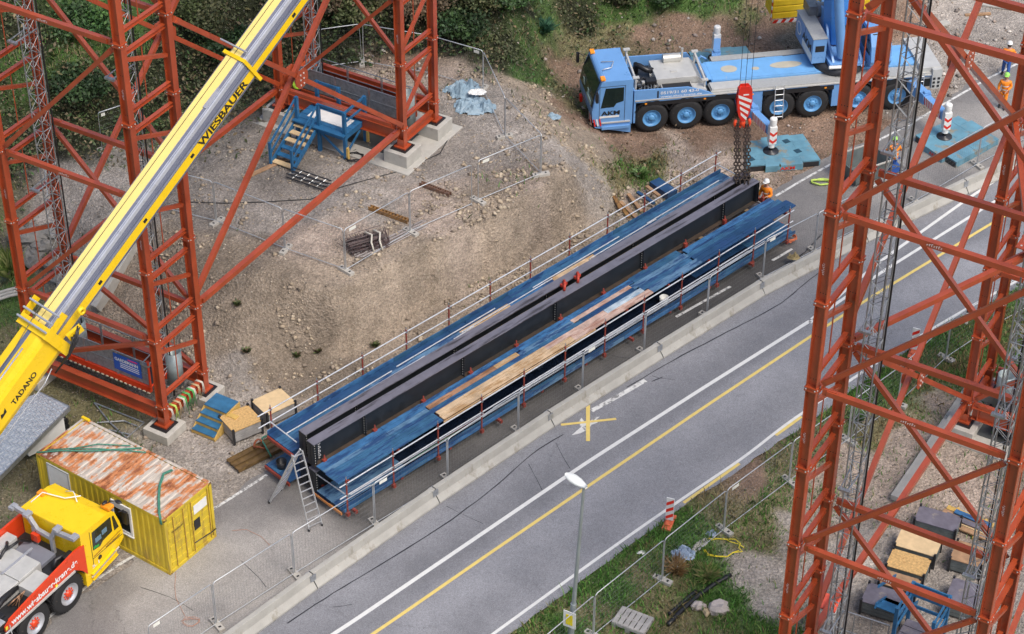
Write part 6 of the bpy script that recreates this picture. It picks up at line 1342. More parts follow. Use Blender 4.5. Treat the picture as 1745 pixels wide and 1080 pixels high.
for s in (-1, 1): mb.path([(0, 0, .35), (0, 0, .1), (s*.12, 0, -.05), (s*.32, 0, -.08), (s*.42, 0, .12), (s*.36, 0, .3)], .085, 8)
mb.sphere((0, 0, .15), .17, 8); mb.build('double_hook', mat('hook_orange_red', (.75, .07, .02), .4, var=.1), t)
mb = MB()
for x in (-.3, 0, .32): mb.tube((x, 0, 1.7), (x*.85, .0, 44), .014, 5)
mb.build('hoist_rope', steel_dk, t)
chm = mat('chain_dark', (.05, .035, .025), .5, .4, var=.4, vs=9, dirt=((.3, .2, .08), .64, 9))
gp = gl(GL-.9, .05, 2.7); gp = Vector((gp.x*.5+hp.x*.5, gp.y, gp.z))
for i, (dx, ex) in enumerate(((-.3, -.32), (-.2, -.12), (.2, .12), (.32, .32))):
    a = Vector((hp.x+dx*.85, hp.y, 3.05)); b_ = gp+Vector((ex*.8, 0, 0)); n = 17; mb = MB(); d = (b_-a)/n
    for k in range(n):
        c = d*(k+.5); L_ = d.length*1.15; sd = Vector((1, 0, 0)) if k % 2 else Vector((0, 1, 0)); dn = d.normalized()
        pts = [c+dn*(L_*.5*math.cos(q))+sd*(.085*math.sin(q)) for q in np.linspace(0, 2*math.pi, 9)]
        mb.path(pts, .034, 6)
    o = mb.build('lifting_chain', chm); o.location = a; tag(o, ['leftmost', 'second from the left', 'third from the left', 'rightmost'][i]+' of the dark lifting chains below the red hook', 'chain', 'lifting chains under the hook')
# mats
def crane_mat(label, pts, zt=.3, txt=None, dk=()):
    P = [Vector((*p, 0)) for p in pts]; c0 = P[0]; t = thing('outrigger_mat', label, 'crane mat', (c0.x, c0.y, .01), 0, 'blue steel crane mats under the outriggers'); P = [p-c0 for p in P]
    L_ = lambda u, v_: (P[0].lerp(P[1], u)).lerp(P[3].lerp(P[2], u), v_)
    def slab(u0, u1, v0, v1, z1): m_.ext([L_(u0, v0), L_(u1, v0), L_(u1, v1), L_(u0, v1)], (0, 0, z1))
    m_ = MB(); cols = [(0, .2495, .03, .98), (.2505, .4995, .0, 1), (.5005, .7495, .0, 1), (.7505, 1, 0.03, .97)]
    for i, (u0, u1, v0, v1) in enumerate(cols):
        for j in range(4):
            a = v0+(v1-v0)*j/4; b2 = v0+(v1-v0)*(j+1)/4-.003
            uu0, uu1 = u0, u1
            if j == 0 and i == 0: a += 0
            slab(uu0, uu1-.0, a+(.05 if (i in (0, 3) and j == 0) else 0), b2-(.05 if (i in (0,) and j == 3) else 0), zt+.003*((i+j) % 2))
    m_.build('steel_panel', matblue, t, bevel=.006)
    m_ = MB(); slab(.02, .98, .07, .93, zt-.06); m_.build('core', steel_dk, t)
    m_ = MB()
    for u, v_ in dk: c = L_(u, v_); m_.box((c.x, c.y, zt+.012), (.28, .28, .01), 0, R(30))
    if dk: m_.build('lifting_pocket', mat('dark_teal', (.02, .06, .09), .5), t)
    if txt:
        a, b2 = L_(.44, 0), L_(.64, 0); text(txt, .22, a+Vector((0, 0, .06))-Vector((b2.y-a.y, -(b2.x-a.x), 0)).normalized()*-.0, (b2-a), (0, 0, 1), hred, t, width=(b2-a).length, lift=.012, bold=.03)
    return t
crane_mat('blue steel crane mat under the middle outrigger, red lettering on its edge', [G(1272, 297, 0).xy, G(1400, 286, 0).xy, G(1366, 236, 0).xy, G(1272, 247, 0).xy], txt='AKM', dk=((.06, .3), (.66, .78), (.76, .42)))
crane_mat('blue steel crane mat at the far right, seen through the right tower', [G(1552, 243, 0).xy, G(1622, 290, 0).xy, G(1703, 245, 0).xy, G(1638, 204, 0).xy], txt='AKM')
crane_mat('blue steel crane mat behind the crane under the far outrigger', [bl(3.2, 4.3).xy, bl(6.2, 4.3).xy, bl(6.0, 6.2).xy, bl(3.2, 6.2).xy])
# ---- yellow crane: local x forward, y to the left (away from the camera side)
YA = R(57.35); yo3 = Vector((-15.0, 53.91, 0))
t = thing('mobile_crane', 'yellow and red mobile crane with long telescopic boom crossing the left tower', 'mobile crane', yo3, YA)
yu = Vector((math.cos(YA), math.sin(YA), 0)); yv = Vector((-yu.y, yu.x, 0))
def yl(P): d = P-yo3; return Vector((d.dot(yu), d.dot(yv), d.z))
rimw = mat('rim_silver', (.5, .51, .54), .35, .5, var=.15, vs=5); WY = 2.75
for x in (0, -1.68, -3.4, -5.1): wheel(t, x, .22, .75, .5, rimw, bred, -1); wheel(t, x, WY-.25, .75, .5, rimw, bred, 1)
mb = MB(); mb.bb(-9, 1.0, .6, WY-.6, .7, 1.45); mb.build('chassis', steel_dk, t)
mb = MB()
for x in (0, -1.68, -3.4):
    a0 = [(x+.86*math.cos(a), .78+.86*math.sin(a)) for a in np.linspace(.3, math.pi-.3, 9)]
    for i in range(8): (xa, za), (xb, zb_) = a0[i], a0[i+1]; mb.ext([(xa, -.0, za), (xb, -.0, zb_), (xb, -.0, zb_+.06), (xa, -.0, za+.06)], (0, .6, 0))
mb.bb(-6, .6, .02, .5, 1.35, 1.5)
mb.build('fender', blackp, t)
# red side panel with web address
mb = MB(); mb.ext([(.95, -.05, .95), (.95, -.05, 2.3), (.55, -.05, 2.35), (-1.6, -.05, 2.05), (-2.75, -.05, 1.85), (-3.0, -.05, 1.7), (-3.0, -.05, 1.5), (.35, -.05, 1.62), (.7, -.05, 1.3)], (0, .08, 0)); mb.ext([(.9, WY-.05, 1.5), (.9, WY-.05, 2.4), (-3.5, WY-.05, 2.3), (-3.5, WY-.05, 1.5)], (0, .08, 0)); mb.build('side_panel', bred, t, bevel=.015)
text('www.wiesbauer-krane.de', .34, (-2.7, -.056, 1.58), (1, 0, .062), (-.062, 0, 1), whitepaint, t, width=3.25, bold=.03)
mb = MB(); mb.bar((-3.4, -.08, 1.44), (.35, -.08, 1.58), .05, .07); mb.build('edge_trim', cgrey, t)
for x in (-.55, -2.95): mb = MB(); mb.box((x, -.07, 1.6 if x > -2 else 1.65), (.1, .02, .12)); mb.build('yellow_reflector', mat('reflector_yellow', (.8, .7, .05), .3), t)
# cab
mb = MB(); prof = [(.85, 2.78), (2.15, 2.74), (2.55, 2.6), (2.75, 2.0), (2.85, 1.5), (2.85, 1.15), (2.55, .95), (1.0, .38), (.85, .38)]
mb.ext([(x, -.02, z) for x, z in prof], (0, WY-.1, 0)); cabo = mb.build('cab', yellow, t, bevel=.05)
mb = MB(); mb.ext([(2.56, .15, 2.56), (2.56, WY-.3, 2.56), (2.86, WY-.25, 1.62), (2.86, .1, 1.62)], (.015, 0, .005)); mb.build('windscreen', glass_dk, cabo)
mb = MB(); mb.ext([(1.35, -.034, 1.72), (1.7, -.034, 1.66), (1.85, -.034, 1.5+.28), (2.35, -.034, 1.85), (2.35, -.034, 2.5), (1.4, -.034, 2.5)], (0, .012, 0)); mb.ext([(2.45, -.034, 1.8), (2.68, -.034, 1.8), (2.5, -.034, 2.45), (2.42, -.034, 2.45)], (0, .012, 0)); mb.build('side_window', glass_dk, cabo)
mb = MB(); mb.bb(1.5, 1.8, -.042, -.036, 1.95, 2.15); mb.bb(1.85, 2.1, -.042, -.036, 2.05, 2.25); mb.build('interior_glint', mat('glint2', (.12, .22, .3), .3), cabo)
mb = MB(); mb.bb(1.38, 1.5, -.042, -.036, 1.75, 1.85); mb.bb(1.5, 1.65, -.042, -.036, 1.72, 1.82); mb.build('green_seat', mat('seat_green', (.03, .3, .05), .6), cabo)
mb = MB(); mb.bb(1.28, 1.3, -.03, -.02, .95, 2.6); mb.bb(1.3, 2.8, -.03, -.02, 1.35, 1.365); mb.build('door_gap', steel_dk, cabo)
mb = MB(); mb.ext([(1.35, -.03, 1.42), (2.75, -.03, 1.58), (2.75, -.03, 1.6), (1.35, -.03, 1.45)], (0, -.006, 0)); mb.build('brown_stripe', mat('stripe_brown', (.25, .06, .03), .4), cabo)
text('Wiesbauer', .15, (1.95, -.036, 1.35), (1, 0, .1), (-.1, 0, 1), mat('script_brown', (.15, .05, .03), .5), cabo, width=.75)
text('5.1', .2, (1.2, -.036, .98), (1, 0, .05), (-.05, 0, 1), whitepaint, cabo, width=.35)
mb = MB(); mb.lathe([(0, .09), (.012, .09), (.012, 0)], (1.62, -.025, 1.2), (0, -1, 0), 16); mb.build('round_badge', blackp, cabo)
mb = MB()
for k in range(3): mb.bar((1.1, -.08, .55+.13*k), (2.4-.05*k, -.08, .75+.16*k), .1, .03)
mb.bar((1.05, -.1, .72), (2.5, -.1, 1.02), .05, .03, 1); mb.build('cab_step', [yellow, alu], t)
mb = MB(); mb.path([(2.3, 1.9, 2.77), (2.35, 1.6, 2.87), (2.3, 1.5, 2.87), (2.0, 1.1, 2.9)], .02, 6); mb.path([(1.2, 2.5, 2.8), (1.75, 2.45, 2.86), (1.95, 1.6, 2.86), (2.3, 1.2, 2.9)], .022, 6); mb.build('roof_rail', white, cabo)
mb = MB(); mb.box((2.5, .2, 2.78), (.28, .4, .14)); mb.box((1.75, 2.5, 2.8), (.25, .3, .12)); mb.build('beacon_lamp', MATS['amber'] if 'amber' in MATS else orange, cabo, bevel=.03)
mb = MB(); mb.path([(2.5, .3, 2.8), (2.6, .1, 2.98), (2.75, -.05, 2.95)], .02, 6); mb.sphere((2.75, -.1, 2.93), .14, 7, 0, (.6, 1, .35)); mb.sphere((2.45, .25, 2.95), .12, 7, 0, (1, .6, .35)); mb.path([(2.75, 0, 2.4), (2.95, -.1, 2.4)], .02, 6); mb.box((2.95, -.12, 2.05), (.1, .2, .55)); mb.build('mirror', blackp, t)
# boom rest frame behind the cab
mb = MB(); fr_ = mat('frame_pale_grey', (.42, .43, .46), .4, .4, var=.15, vs=6)
pts = [(.62, WY+.0, 2.95), (.62, 2.1, 2.85), (.62, 1.75, 2.35), (.62, 1.1, 2.3), (.62, .9, 2.7), (.62, .0, 2.8)]
for a, b_ in zip(pts, pts[1:]): mb.bar(a, b_, .14, .16)
for y in (WY, .0, 2.1, .75): mb.box((.62, y, 2.9), (.3, .22, .12)); 
mb.bar((.62, 1.1, 2.3), (.62, 1.1, 1.6), .12, .14); mb.bar((.62, 1.9, 2.4), (.62, 1.9, 1.6), .12, .14); mb.build('boom_rest', fr_, t, bevel=.01)
mb = MB(); mb.box((.5, 1.75, 2.1), (.15, .3, .3)); mb.build('red_box', bred, t)
# deck with covers
mb = MB(); mb.bb(-6.5, .85, .1, WY-.1, 1.45, 1.62, 1); mb.bb(-1.4, -.35, .75, 2.2, 1.62, 2.12); mb.bb(-2.6, -1.42, .75, 2.2, 1.62, 2.1); mb.bb(-4.2, -2.62, .75, 2.2, 1.62, 2.05); mb.bb(-1.5, -.6, .08, .72, 1.62, 2.02); mb.bb(-1.0, .1, 2.22, 2.68, 1.62, 2.2); mb.bb(-.33, .5, .9, 2.2, 1.62, 1.78, 2)
mb.build('deck_cover', [cgrey, steel_dk, mat('deck_slate', (.18, .19, .23), .5, var=.1)], t, bevel=.015)
mb = MB(); mb.bb(-1.5, .0, 1.4, 1.48, 2.12, 2.16); mb.build('cover_rib', fr_, t)
mb = MB(); mb.path([(-.1, .45, 1.75), (.1, .5, 2.0), (.35, .45, 2.0), (.5, .35, 2.0)], .09, 8); mb.tube((.25, .3, 1.95), (.65, .3, 1.95), .16, 14); mb.path([(-1.5, .8, 1.9), (-2.4, .6, 2.1), (-3.2, .5, 1.9)], .11, 8); mb.path([(-1.0, 2.0, 2.15), (-.5, 2.1, 2.3), (-.3, 2.3, 2.2)], .06, 6); mb.path([(-.7, 2.1, 2.2), (-.3, 1.9, 2.35), (.1, 2.1, 2.1), (.4, 1.9, 1.9)], .05, 6); mb.build('hose', blackp, t)
mb = MB()
for k in range(7): rs_ = random.Random(k); mb.path([(-1.9+rs_.uniform(-.3, .3), .3+rs_.uniform(-.1, .2), 1.7), (-1.7+rs_.uniform(-.3, .3), .4, 1.95), (-2.1+rs_.uniform(-.2, .3), .5, 1.8)], .025, 5)
mb.build('copper_pipe', mat('copper_brown', (.3, .17, .1), .4, .5, var=.3), t)
mb = MB(); mb.bb(-3.5, -2.75, .0, .6, 1.5, 2.0); mb.box((-2.9, .25, 2.02), (.3, .3, .06)); mb.build('black_tank', blackp, t, bevel=.04)
mb = MB(); mb.bb(-3.4, -3.0, -.12, .3, 2.0, 2.04); mb.bb(-3.9, -2.9, .62, .74, 1.95, 2.1); mb.build('grating', alu, t)
lad_steps(t, -3.4, -2.95, -.25, .5, 1.9, 5, .1)
mb = MB(); mb.bb(-9.3, -5.2, .2, WY-.2, 1.62, 2.3); mb.bb(-9.8, -6.5, .9, 2.0, 2.3, 3.0); mb.build('superstructure', yellow, t, bevel=.05)
mb = MB(); mb.lathe([(1.5, 1.2), (2.4, 1.2), (2.4, 0)], (-7.5, 1.4, 0), (0, 0, 1), 24); mb.build('turntable', steel_dk, t)
# telescopic boom
Pa = Dp(82, 566, 72.0); Pb = Dp(494, 0, 72.0*1.03); kd = (Pb-Pa).normalized(); sr = kd.cross(Vector((0, 0, 1))).normalized(); tu = sr.cross(kd).normalized()
greyb = mat('boom_grey', (.30, .31, .37), .25, .3, var=.12, vs=.8); greyb2 = mat('boom_slate', (.16, .18, .26), .25, .3, var=.15, vs=.8); lineb = mat('boom_line', (.09, .08, .06), .5); silver = mat('boom_silver', (.40, .42, .47), .28, .3, var=.15, vs=1.0)
def sect(W, Hh): # clockwise seen along the boom: list of (side, up, material of the face leading to the next point)
    a = W/2; h = Hh/2
    return [(-a, h-.12, 2), (-a+.06, h-.03, 2), (-a+.12, h, 0), (a-.26, h, 2), (a-.12, h, 4), (a-.03, h-.04, 4), (a, h-.14, 2), (a, h-.32, 3), (a, h-.40, 4), (a, h-.46, 3), (a, h-.5, 1), (a, -h+.26, 3), (a, -h+.22, 3), (a-.05, -h+.12, 3), (a-.2, -h, 3), (-a+.2, -h, 3), (-a+.05, -h+.12, 3), (-a, -h+.25, 3)]
def boomsec(name, W, Hh, s0, s1, mats, par, secf=sect):
    S = secf(W, Hh); mb = MB(); n = len(S); r0 = [yl(Pa+kd*s0+sr*a+tu*b_) for a, b_, _ in S]; r1 = [yl(Pa+kd*s1+sr*a+tu*b_) for a, b_, _ in S]
    vs = r0+r1
    for i in range(n): j = (i+1) % n; mb.add([r0[i], r0[j], r1[j], r1[i]], [(0, 1, 2, 3)], S[i][2])
    mb.add(vs, [tuple(range(n)), tuple(reversed(range(n, 2*n)))], 3)
    return mb.build(name, mats, par)
bmats = [yellow_lt, yellow, greyb, greyb2, silver]
bs1 = boomsec('boom_section', .90, 1.1, -3, 11.0, bmats, t)
bs2 = boomsec('boom_section', .84, 1.03, 11.0, 34, bmats, t)
mb = MB(); mb.bar(yl(Pa+tu*.562-sr*.12), yl(Pa+tu*.562-sr*.12+kd*10.98), .018, .012, 0, yl(tu+yo3)); mb.build('centre_line', lineb, bs1)
mb = MB(); mb.bar(yl(Pa+tu*.525-sr*.12+kd*11.0), yl(Pa+tu*.525-sr*.12+kd*34), .018, .012, 0, yl(tu+yo3)); mb.build('centre_line', lineb, bs2)
for s0, s1, W, Hh, par in ((-.2, 10.95, .90, 1.1, bs1), (11.05, 34, .84, 1.03, bs2)):
    mb = MB()
    for dz in (.16, .2, .25, .28, .34, .42, .47): q = Pa+sr*(W/2+.003)+tu*(Hh/2-dz); mb.bar(yl(q+kd*s0), yl(q+kd*s1), .006, .012, 0, yl(tu+yo3))
    for dx in (.2, .15, .08): q = Pa+sr*(W/2-dx)+tu*(Hh/2+.002-max(0, .12-dx)*.35); mb.bar(yl(q+kd*s0), yl(q+kd*s1), .012, .006, 0, yl(tu+yo3))
    mb.build('bead_line', mat('bead_slate', (.1, .12, .19), .3), par)
def collar(s, W, Hh, ln, m, nm='boom_collar'):
    mb = MB(); c = Pa+kd*s
    ul = yl(tu+yo3)
    mb.bar(yl(c+tu*(Hh/2)), yl(c+tu*(Hh/2)+kd*ln), W, .08, 0, ul); mb.bar(yl(c-tu*(Hh/2)), yl(c-tu*(Hh/2)+kd*ln), W, .08, 0, ul)
    mb.bar(yl(c+sr*(W/2+.02)), yl(c+sr*(W/2+.02)+kd*ln), .06, Hh+.1, 0, ul); mb.bar(yl(c-sr*(W/2+.02)), yl(c-sr*(W/2+.02)+kd*ln), .06, Hh+.1, 0, ul); return mb.build(nm, m, t, bevel=.008)
collar(10.85, .93, 1.13, .13, yellow)
mb = MB(); c = Pa+kd*11.2; mb.tube(yl(c+tu*.68-sr*.85), yl(c+tu*.68+sr*.45), .035, 8); mb.build('pin_bar', silver, t)
mb = MB(); mb.bar(yl(Pa+kd*10.7+tu*.5+sr*.26), yl(Pa+kd*8.9+tu*.565+sr*.26), .17, .03, 0, yl(tu+yo3)); mb.build('wear_plate', silver, t)
# base section, wider, and its head frame
def bsect(W, Hh):
    a = W/2; h = Hh/2; return [(-a, h-.1, 0), (-a+.1, h, 0), (-.18, h, 2), (.0, h, 0), (a-.25, h, 0), (a-.06, h-.06, 0), (a, h-.2, 0), (a, 0, 0), (a, -h+.35, 0), (a-.12, -h+.1, 0), (a-.3, -h, 0), (-a+.3, -h, 0), (-a, -h+.3, 0)]
base = boomsec('boom_base', 1.12, 1.32, -13.2, .0, [yellow, yellow, greyb2, yellow, yellow], t, bsect)
collar(-.3, 1.24, 1.4, .38, yellow, 'boom_head_frame')
mb = MB(); ul = yl(tu+yo3)
for k in range(3): c = Pa+kd*(-.1+.33*k)+tu*(.86-.02*k); mb.tube(yl(c-sr*.75), yl(c+sr*.72), .04, 8, 1)
for sg in (-.7, .7): mb.bar(yl(Pa+kd*(-.3)+sr*sg+tu*.6), yl(Pa+kd*.75+sr*sg+tu*.65), .05, .3, 0, ul)
mb.bar(yl(Pa+kd*.2+sr*.75-tu*.1), yl(Pa+kd*.75+sr*.85-tu*.2), .12, .3, 0, ul); mb.lathe([(-.06, .14), (.06, .14), (.06, .06), (-.06, .06), (-.06, .14)], yl(Pa+kd*1.15+sr*.8+tu*.2), yl(sr+yo3), 14)
mb.build('head_rollers', [yellow, silver], t)
mb = MB(); q = Pa+kd*.3+sr*.85-tu*.15
for k in range(6): rs_ = random.Random(k+5); mb.path([yl(q+kd*(.5-.1*k)+tu*rs_.uniform(-.1, .2)), yl(q+kd*(.1-.05*k)+sr*.12+tu*rs_.uniform(-.2, .1)), yl(q-kd*.5+sr*rs_.uniform(.0, .1)-tu*.3), yl(q-kd*(1.0+.05*k)-sr*.1-tu*.45)], .03, 6)
mb.build('cable_bunch', blackp, t)
mb = MB(); mb.path([yl(Pa+sr*.6-tu*.5-kd*.9), yl(Pa+sr*.66-tu*.58-kd*1.4), yl(Pa+sr*.6-tu*.62-kd*2.2), yl(Pa+sr*.58-tu*.6-kd*7)], .022, 6); mb.path([yl(Pa+sr*.15+tu*.7-kd*.9), yl(Pa+sr*.15+tu*.7-kd*7)], .03, 6); mb.build('conduit', silver, t)
mb = MB(); mb.path([yl(Pa-sr*.1+tu*.95+kd*.5), yl(Pa-sr*.1+tu*.7-kd*1.2), yl(Pa-sr*.1+tu*.7-kd*7)], .014, 5); mb.build('winch_rope', lineb, t)
text('TADANO', .3, yl(Pa+kd*-2.55+sr*.562-tu*.12), yl(kd+yo3), yl(tu+yo3), blackpaint, t, width=1.25, lift=.004, bold=.03)
c = Pa+kd*-3.15+sr*.566-tu*.02; mb = MB(); mb.ext([yl(c), yl(c+kd*.3+tu*.02), yl(c+kd*.36+tu*.2), yl(c+kd*.2+tu*.1), yl(c+kd*.1+tu*.16)], yl(sr*.006+yo3)); mb.build('logo_mark', blackpaint, t)
c = Pa+kd*-4.0+sr*.57-tu*.05; mb = MB(); mb.bar(yl(c), yl(c+kd*.28), .02, .26, 0, ul); mb.build('rating_plate', steel_dk, t)
text('WIESBAUER', .43, yl(Pa+kd*7.85+sr*.452-tu*.25), yl(kd+yo3), yl(tu+yo3), blackpaint, t, width=2.65, lift=.012, bold=.022)
for s in (2.2, 4.7, 7.35, 13.2):
    c = Pa+kd*s+sr*(.454 if s < 11 else .424)-tu*.12; mb = MB(); mb.bar(yl(c), yl(c+kd*.16), .012, .12, 0, ul); mb.build('inspection_hole', blackpaint, t)
# ================================================================ people
def skinmesh(name, nodes, edges, m, parent, sub=1, roots=(0,)):
    me = bpy.data.meshes.new(name); me.from_pydata([n[:3] for n in nodes], edges, []); o = bpy.data.objects.new(name, me); C.objects.link(o)
    md = o.modifiers.new('Skin', 'SKIN'); md.use_smooth_shade = True
    for i, n in enumerate(nodes):
        r = n[3]; r = r if isinstance(r, tuple) else (r, r); me.skin_vertices[0].data[i].radius = r
    for r in roots: me.skin_vertices[0].data[r].use_root = True
    s = o.modifiers.new('Sub', 'SUBSURF'); s.levels = sub; s.render_levels = sub
    dg = bpy.context.evaluated_depsgraph_get(); me2 = bpy.data.meshes.new_from_object(o.evaluated_get(dg)); bpy.data.objects.remove(o)
    me2.name = name; me2.materials.clear(); me2.materials.append(m)
    for p in me2.polygons: p.use_smooth = True; p.material_index = 0
    ob = bpy.data.objects.new(name, me2); C.objects.link(ob); ob.parent = parent; return ob
skin = mat('skin', (.45, .24, .16), .55, var=.05); hivis = mat('hivis_orange', (.85, .24, .01), .6, var=.12, vs=9); refl = mat('reflective_tape', (.6, .6, .55), .4); bluew = mat('work_blue', (.02, .08, .3), .7, var=.15); bootm = mat('boot', (.02, .018, .016), .7); greenw = mat('olive_cloth', (.15, .2, .06), .7); hairm = mat('hair_dark', (.03, .02, .015), .7)
def person(label, loc, rz, helmet, trousers, armL, armR, stance=0, lean=0., sit=False, jacket=None):
    """local: faces -y; x to its left. armX: list of shoulder, elbow, wrist offsets"""
    t = thing('person', label, 'person', loc, rz); jacket = jacket or hivis
    hz_ = .93 if not sit else .5
    L = lambda z: -lean*(z-hz_)        # forward (towards -y) lean
    sh = hz_+.5; hp = hz_
    kn = [(.11, -.03-stance, .5), (-.11, -.02+stance, .5)]; an = [(.12, .02-stance*1.2, .09), (-.12, .03+stance*1.6, .09)]
    if sit: kn = [(.16, -.42, .52), (-.16, -.42, .52)]; an = [(.17, -.45, .09), (-.17, -.42, .09)]
    arms = []
    for s, A in ((1, armL), (-1, armR)): arms.append([Vector((s*.2, L(sh), sh-.02)), Vector((s*A[0][0], L(sh)+A[0][1], sh+A[0][2])), Vector((s*A[1][0], L(sh)+A[1][1], sh+A[1][2]))])
    # body: legs, trunk, neck, head, arms and hands in one surface
    nd = [(0, 0, hp, .12), (0, L(sh-.15), sh-.15, .13), (0, L(sh), sh, .12), (0, L(sh+.1), sh+.1, .055), (0, L(sh+.17)-.01, sh+.17, .075), (0, L(sh+.26)-.015, sh+.26, .098), (0, L(sh+.33)-.01, sh+.33, .085)]; ed = [(0, 1), (1, 2), (2, 3), (3, 4), (4, 5), (5, 6)]
    nd.append((0, L(sh+.22)-.115, sh+.215, .016)); ed.append((5, 7))                       # nose
    for s in (1, -1): nd.append((s*.1, L(sh+.22), sh+.22, .02)); ed.append((5, len(nd)-1))      # ears
    for k, A in enumerate(arms):
        b = len(nd); nd += [(*A[0], .065), (*A[1], .05), (*A[2], .036)]; ed += [(2, b), (b, b+1), (b+1, b+2)]
        d = (A[2]-A[1]).normalized(); sd = d.cross(Vector((0, 1, 0.2))).normalized(); pc = A[2]+d*.08; nd.append((*pc, (.042, .02))); ed.append((b+2, b+3)); pb = b+3
        for j, off in enumerate((-.03, -.01, .01, .03)):
            q = pc+d*.035+sd*off; ln = (.07, .08, .075, .06)[j]; nd += [(*q, .009), (*(q+d*ln*.6+Vector((0, -.01, 0))), .008), (*(q+d*ln+Vector((0, -.03, 0))), .007)]; ed += [(pb, len(nd)-3), (len(nd)-3, len(nd)-2), (len(nd)-2, len(nd)-1)]
        q = A[2]+d*.05+sd*-.04; nd += [(*q, .01), (*(q+d*.05-sd*.03), .009)]; ed += [(pb, len(nd)-2), (len(nd)-2, len(nd)-1)]
    for k in range(2):
        b = len(nd); s = 1 if k == 0 else -1; nd += [(s*.1, 0, hp-.06, .085), (*kn[k], .06), (*an[k], .042), (an[k][0], an[k][1]-.14, .04, .035)]; ed += [(0, b), (b, b+1), (b+1, b+2), (b+2, b+3)]
    skinmesh('body', nd, ed, skin, t)
    nd = [(0, L(hp-.08), hp-.08, .165), (0, L(hp+.1), hp+.1, .16), (0, L(sh-.15), sh-.15, .18), (0, L(sh), sh, .15), (0, L(sh+.07), sh+.07, .08)]; ed = [(0, 1), (1, 2), (2, 3), (3, 4)]
    for A in arms: b = len(nd); m_ = A[2].lerp(A[1], .1); nd += [(*A[0], .09), (*A[1], .072), (*m_, .06)]; ed += [(3, b), (b, b+1), (b+1, b+2)]
    skinmesh('jacket', nd, ed, jacket, t)
    nd = [(0, 0, hp+.02, .145)]; ed = []
    for k in range(2): s = 1 if k == 0 else -1; b = len(nd); nd += [(s*.1, 0, hp-.1, .115), (*kn[k], .085), (*(Vector(kn[k]).lerp(Vector(an[k]), .9)), .075)]; ed += [(0, b), (b, b+1), (b+1, b+2)]
    skinmesh('trousers', nd, ed, trousers, t)
    for k in range(2): mb = MB(); a = an[k]; mb.sphere((a[0], a[1]-.06, .055), .1, 6, 0, (.55, 1.45, .6)); mb.tube((a[0], a[1], .05), (a[0], a[1], .2), .06, 10); mb.build('boot', bootm, t)
    mb = MB(); hc = (0, L(sh+.33)-.01, sh+.345); mb.lathe([(-.015, .135), (.0, .125), (.06, .118), (.1, .085), (.125, .03), (.128, 0)], hc, (0, 0, 1), 16); mb.ext([(-.1, hc[1]-.08, hc[2]-.01), (.1, hc[1]-.08, hc[2]-.01), (.07, hc[1]-.18, hc[2]-.02), (-.07, hc[1]-.18, hc[2]-.02)], (0, 0, .012)); mb.build('helmet', helmet, t)
    mb = MB(); mb.lathe([(-.12, .09), (-.06, .104), (.0, .105)], (0, L(sh+.3)+.015, sh+.33), (0, 0, 1), 12); mb.build('hair', hairm, t)
    for s in (-.035, .035): mb = MB(); mb.sphere((s, L(sh+.25)-.1, sh+.255), .011, 4); mb.build('eye', blackp, t)
    mb = MB(); mb.box((0, L(sh+.17)-.1, sh+.165), (.045, .01, .008)); mb.build('mouth', mat('lip', (.3, .1, .08), .5), t)
    mb = MB()
    for z in (hp+.12, ): mb.lathe([(-.025, .166), (.025, .168)], (0, L(z), z), (0, 0, 1), 14)
    mb.lathe([(-.025, .178), (.025, .178)], (0, L(sh-.2), sh-.2), (0, 0, 1), 14); mb.build('tape', refl, t)
    if trousers is hivis:
        mb = MB()
        for k in range(2): q = Vector(kn[k]).lerp(Vector(an[k]), .5); mb.lathe([(-.03, .088), (.03, .086)], q, (0, 0, 1), 10); q = Vector(kn[k]).lerp(Vector(an[k]), .75); mb.lathe([(-.02, .082), (.02, .08)], q, (0, 0, 1), 10)
        mb.build('leg_tape', refl, t)
    return t
dn = [(.28, .02, -.28), (.27, -.1, -.5)]; bent = [(.27, .02, -.26), (.12, -.25, -.35)]; outw = [(.33, -.05, -.25), (.35, -.28, -.3)]
hw = mat('helmet_white', (.75, .75, .73), .3); hg = mat('helmet_green', (.3, .62, .12), .3)
person('worker in full orange hi-vis with green helmet standing on the asphalt', G(1707, 184, 0)+Vector((0, 0, .01)), R(-15), hg, hivis, bent, dn, .05)
person('worker with white helmet, orange jacket and blue trousers walking behind', G(1712, 130, 0)+Vector((0, 0, .01)), R(170), hw, bluew, dn, outw, .14)
p_ = G(1522, 292, 0); person('worker with green helmet and orange vest crouching beside the right tower', p_+Vector((0, 0, .25)), R(200), hg, bluew, [(.3, -.1, -.22), (.28, -.35, -.35)], [(.33, -.05, -.25), (.45, -.2, -.42)], 0, .25, True)
mb = MB(); mb.box((0, .05, .2), (.45, .45, .36)); o = mb.build('tool_box', bluew, bevel=.02); o.location = p_; o.rotation_euler = (0, 0, R(20)); tag(o, 'blue box under the crouching worker', 'box')
q = gl(GL+.75, -.35, 0); person('worker with white helmet standing at the far end of the girders', Vector((q.x, q.y, .5)), R(-40), hw, greenw, [(.3, -.05, -.25), (.25, -.3, -.2)], dn, .0, .1)
mb = MB(); mb.box((0, 0, .24), (.9, .6, .48)); o = mb.build('timber_stack', MATS['old_timber'], bevel=.01); o.location = (q.x, q.y, .01); o.rotation_euler = (0, 0, GA); tag(o, 'timber stack the worker at the girder ends stands on', 'timber stack')
q = wl(XB+1.2, -DW*.28, 0); q = G(487, 150, PL+1.2); person('worker in lime vest bent over inside the rear of the left tower', Vector((q.x, q.y, PL+.1)), R(120), hg, bluew, outw, outw, .1, .5, False, mat('hivis_lime', (.45, .75, .05), .6))
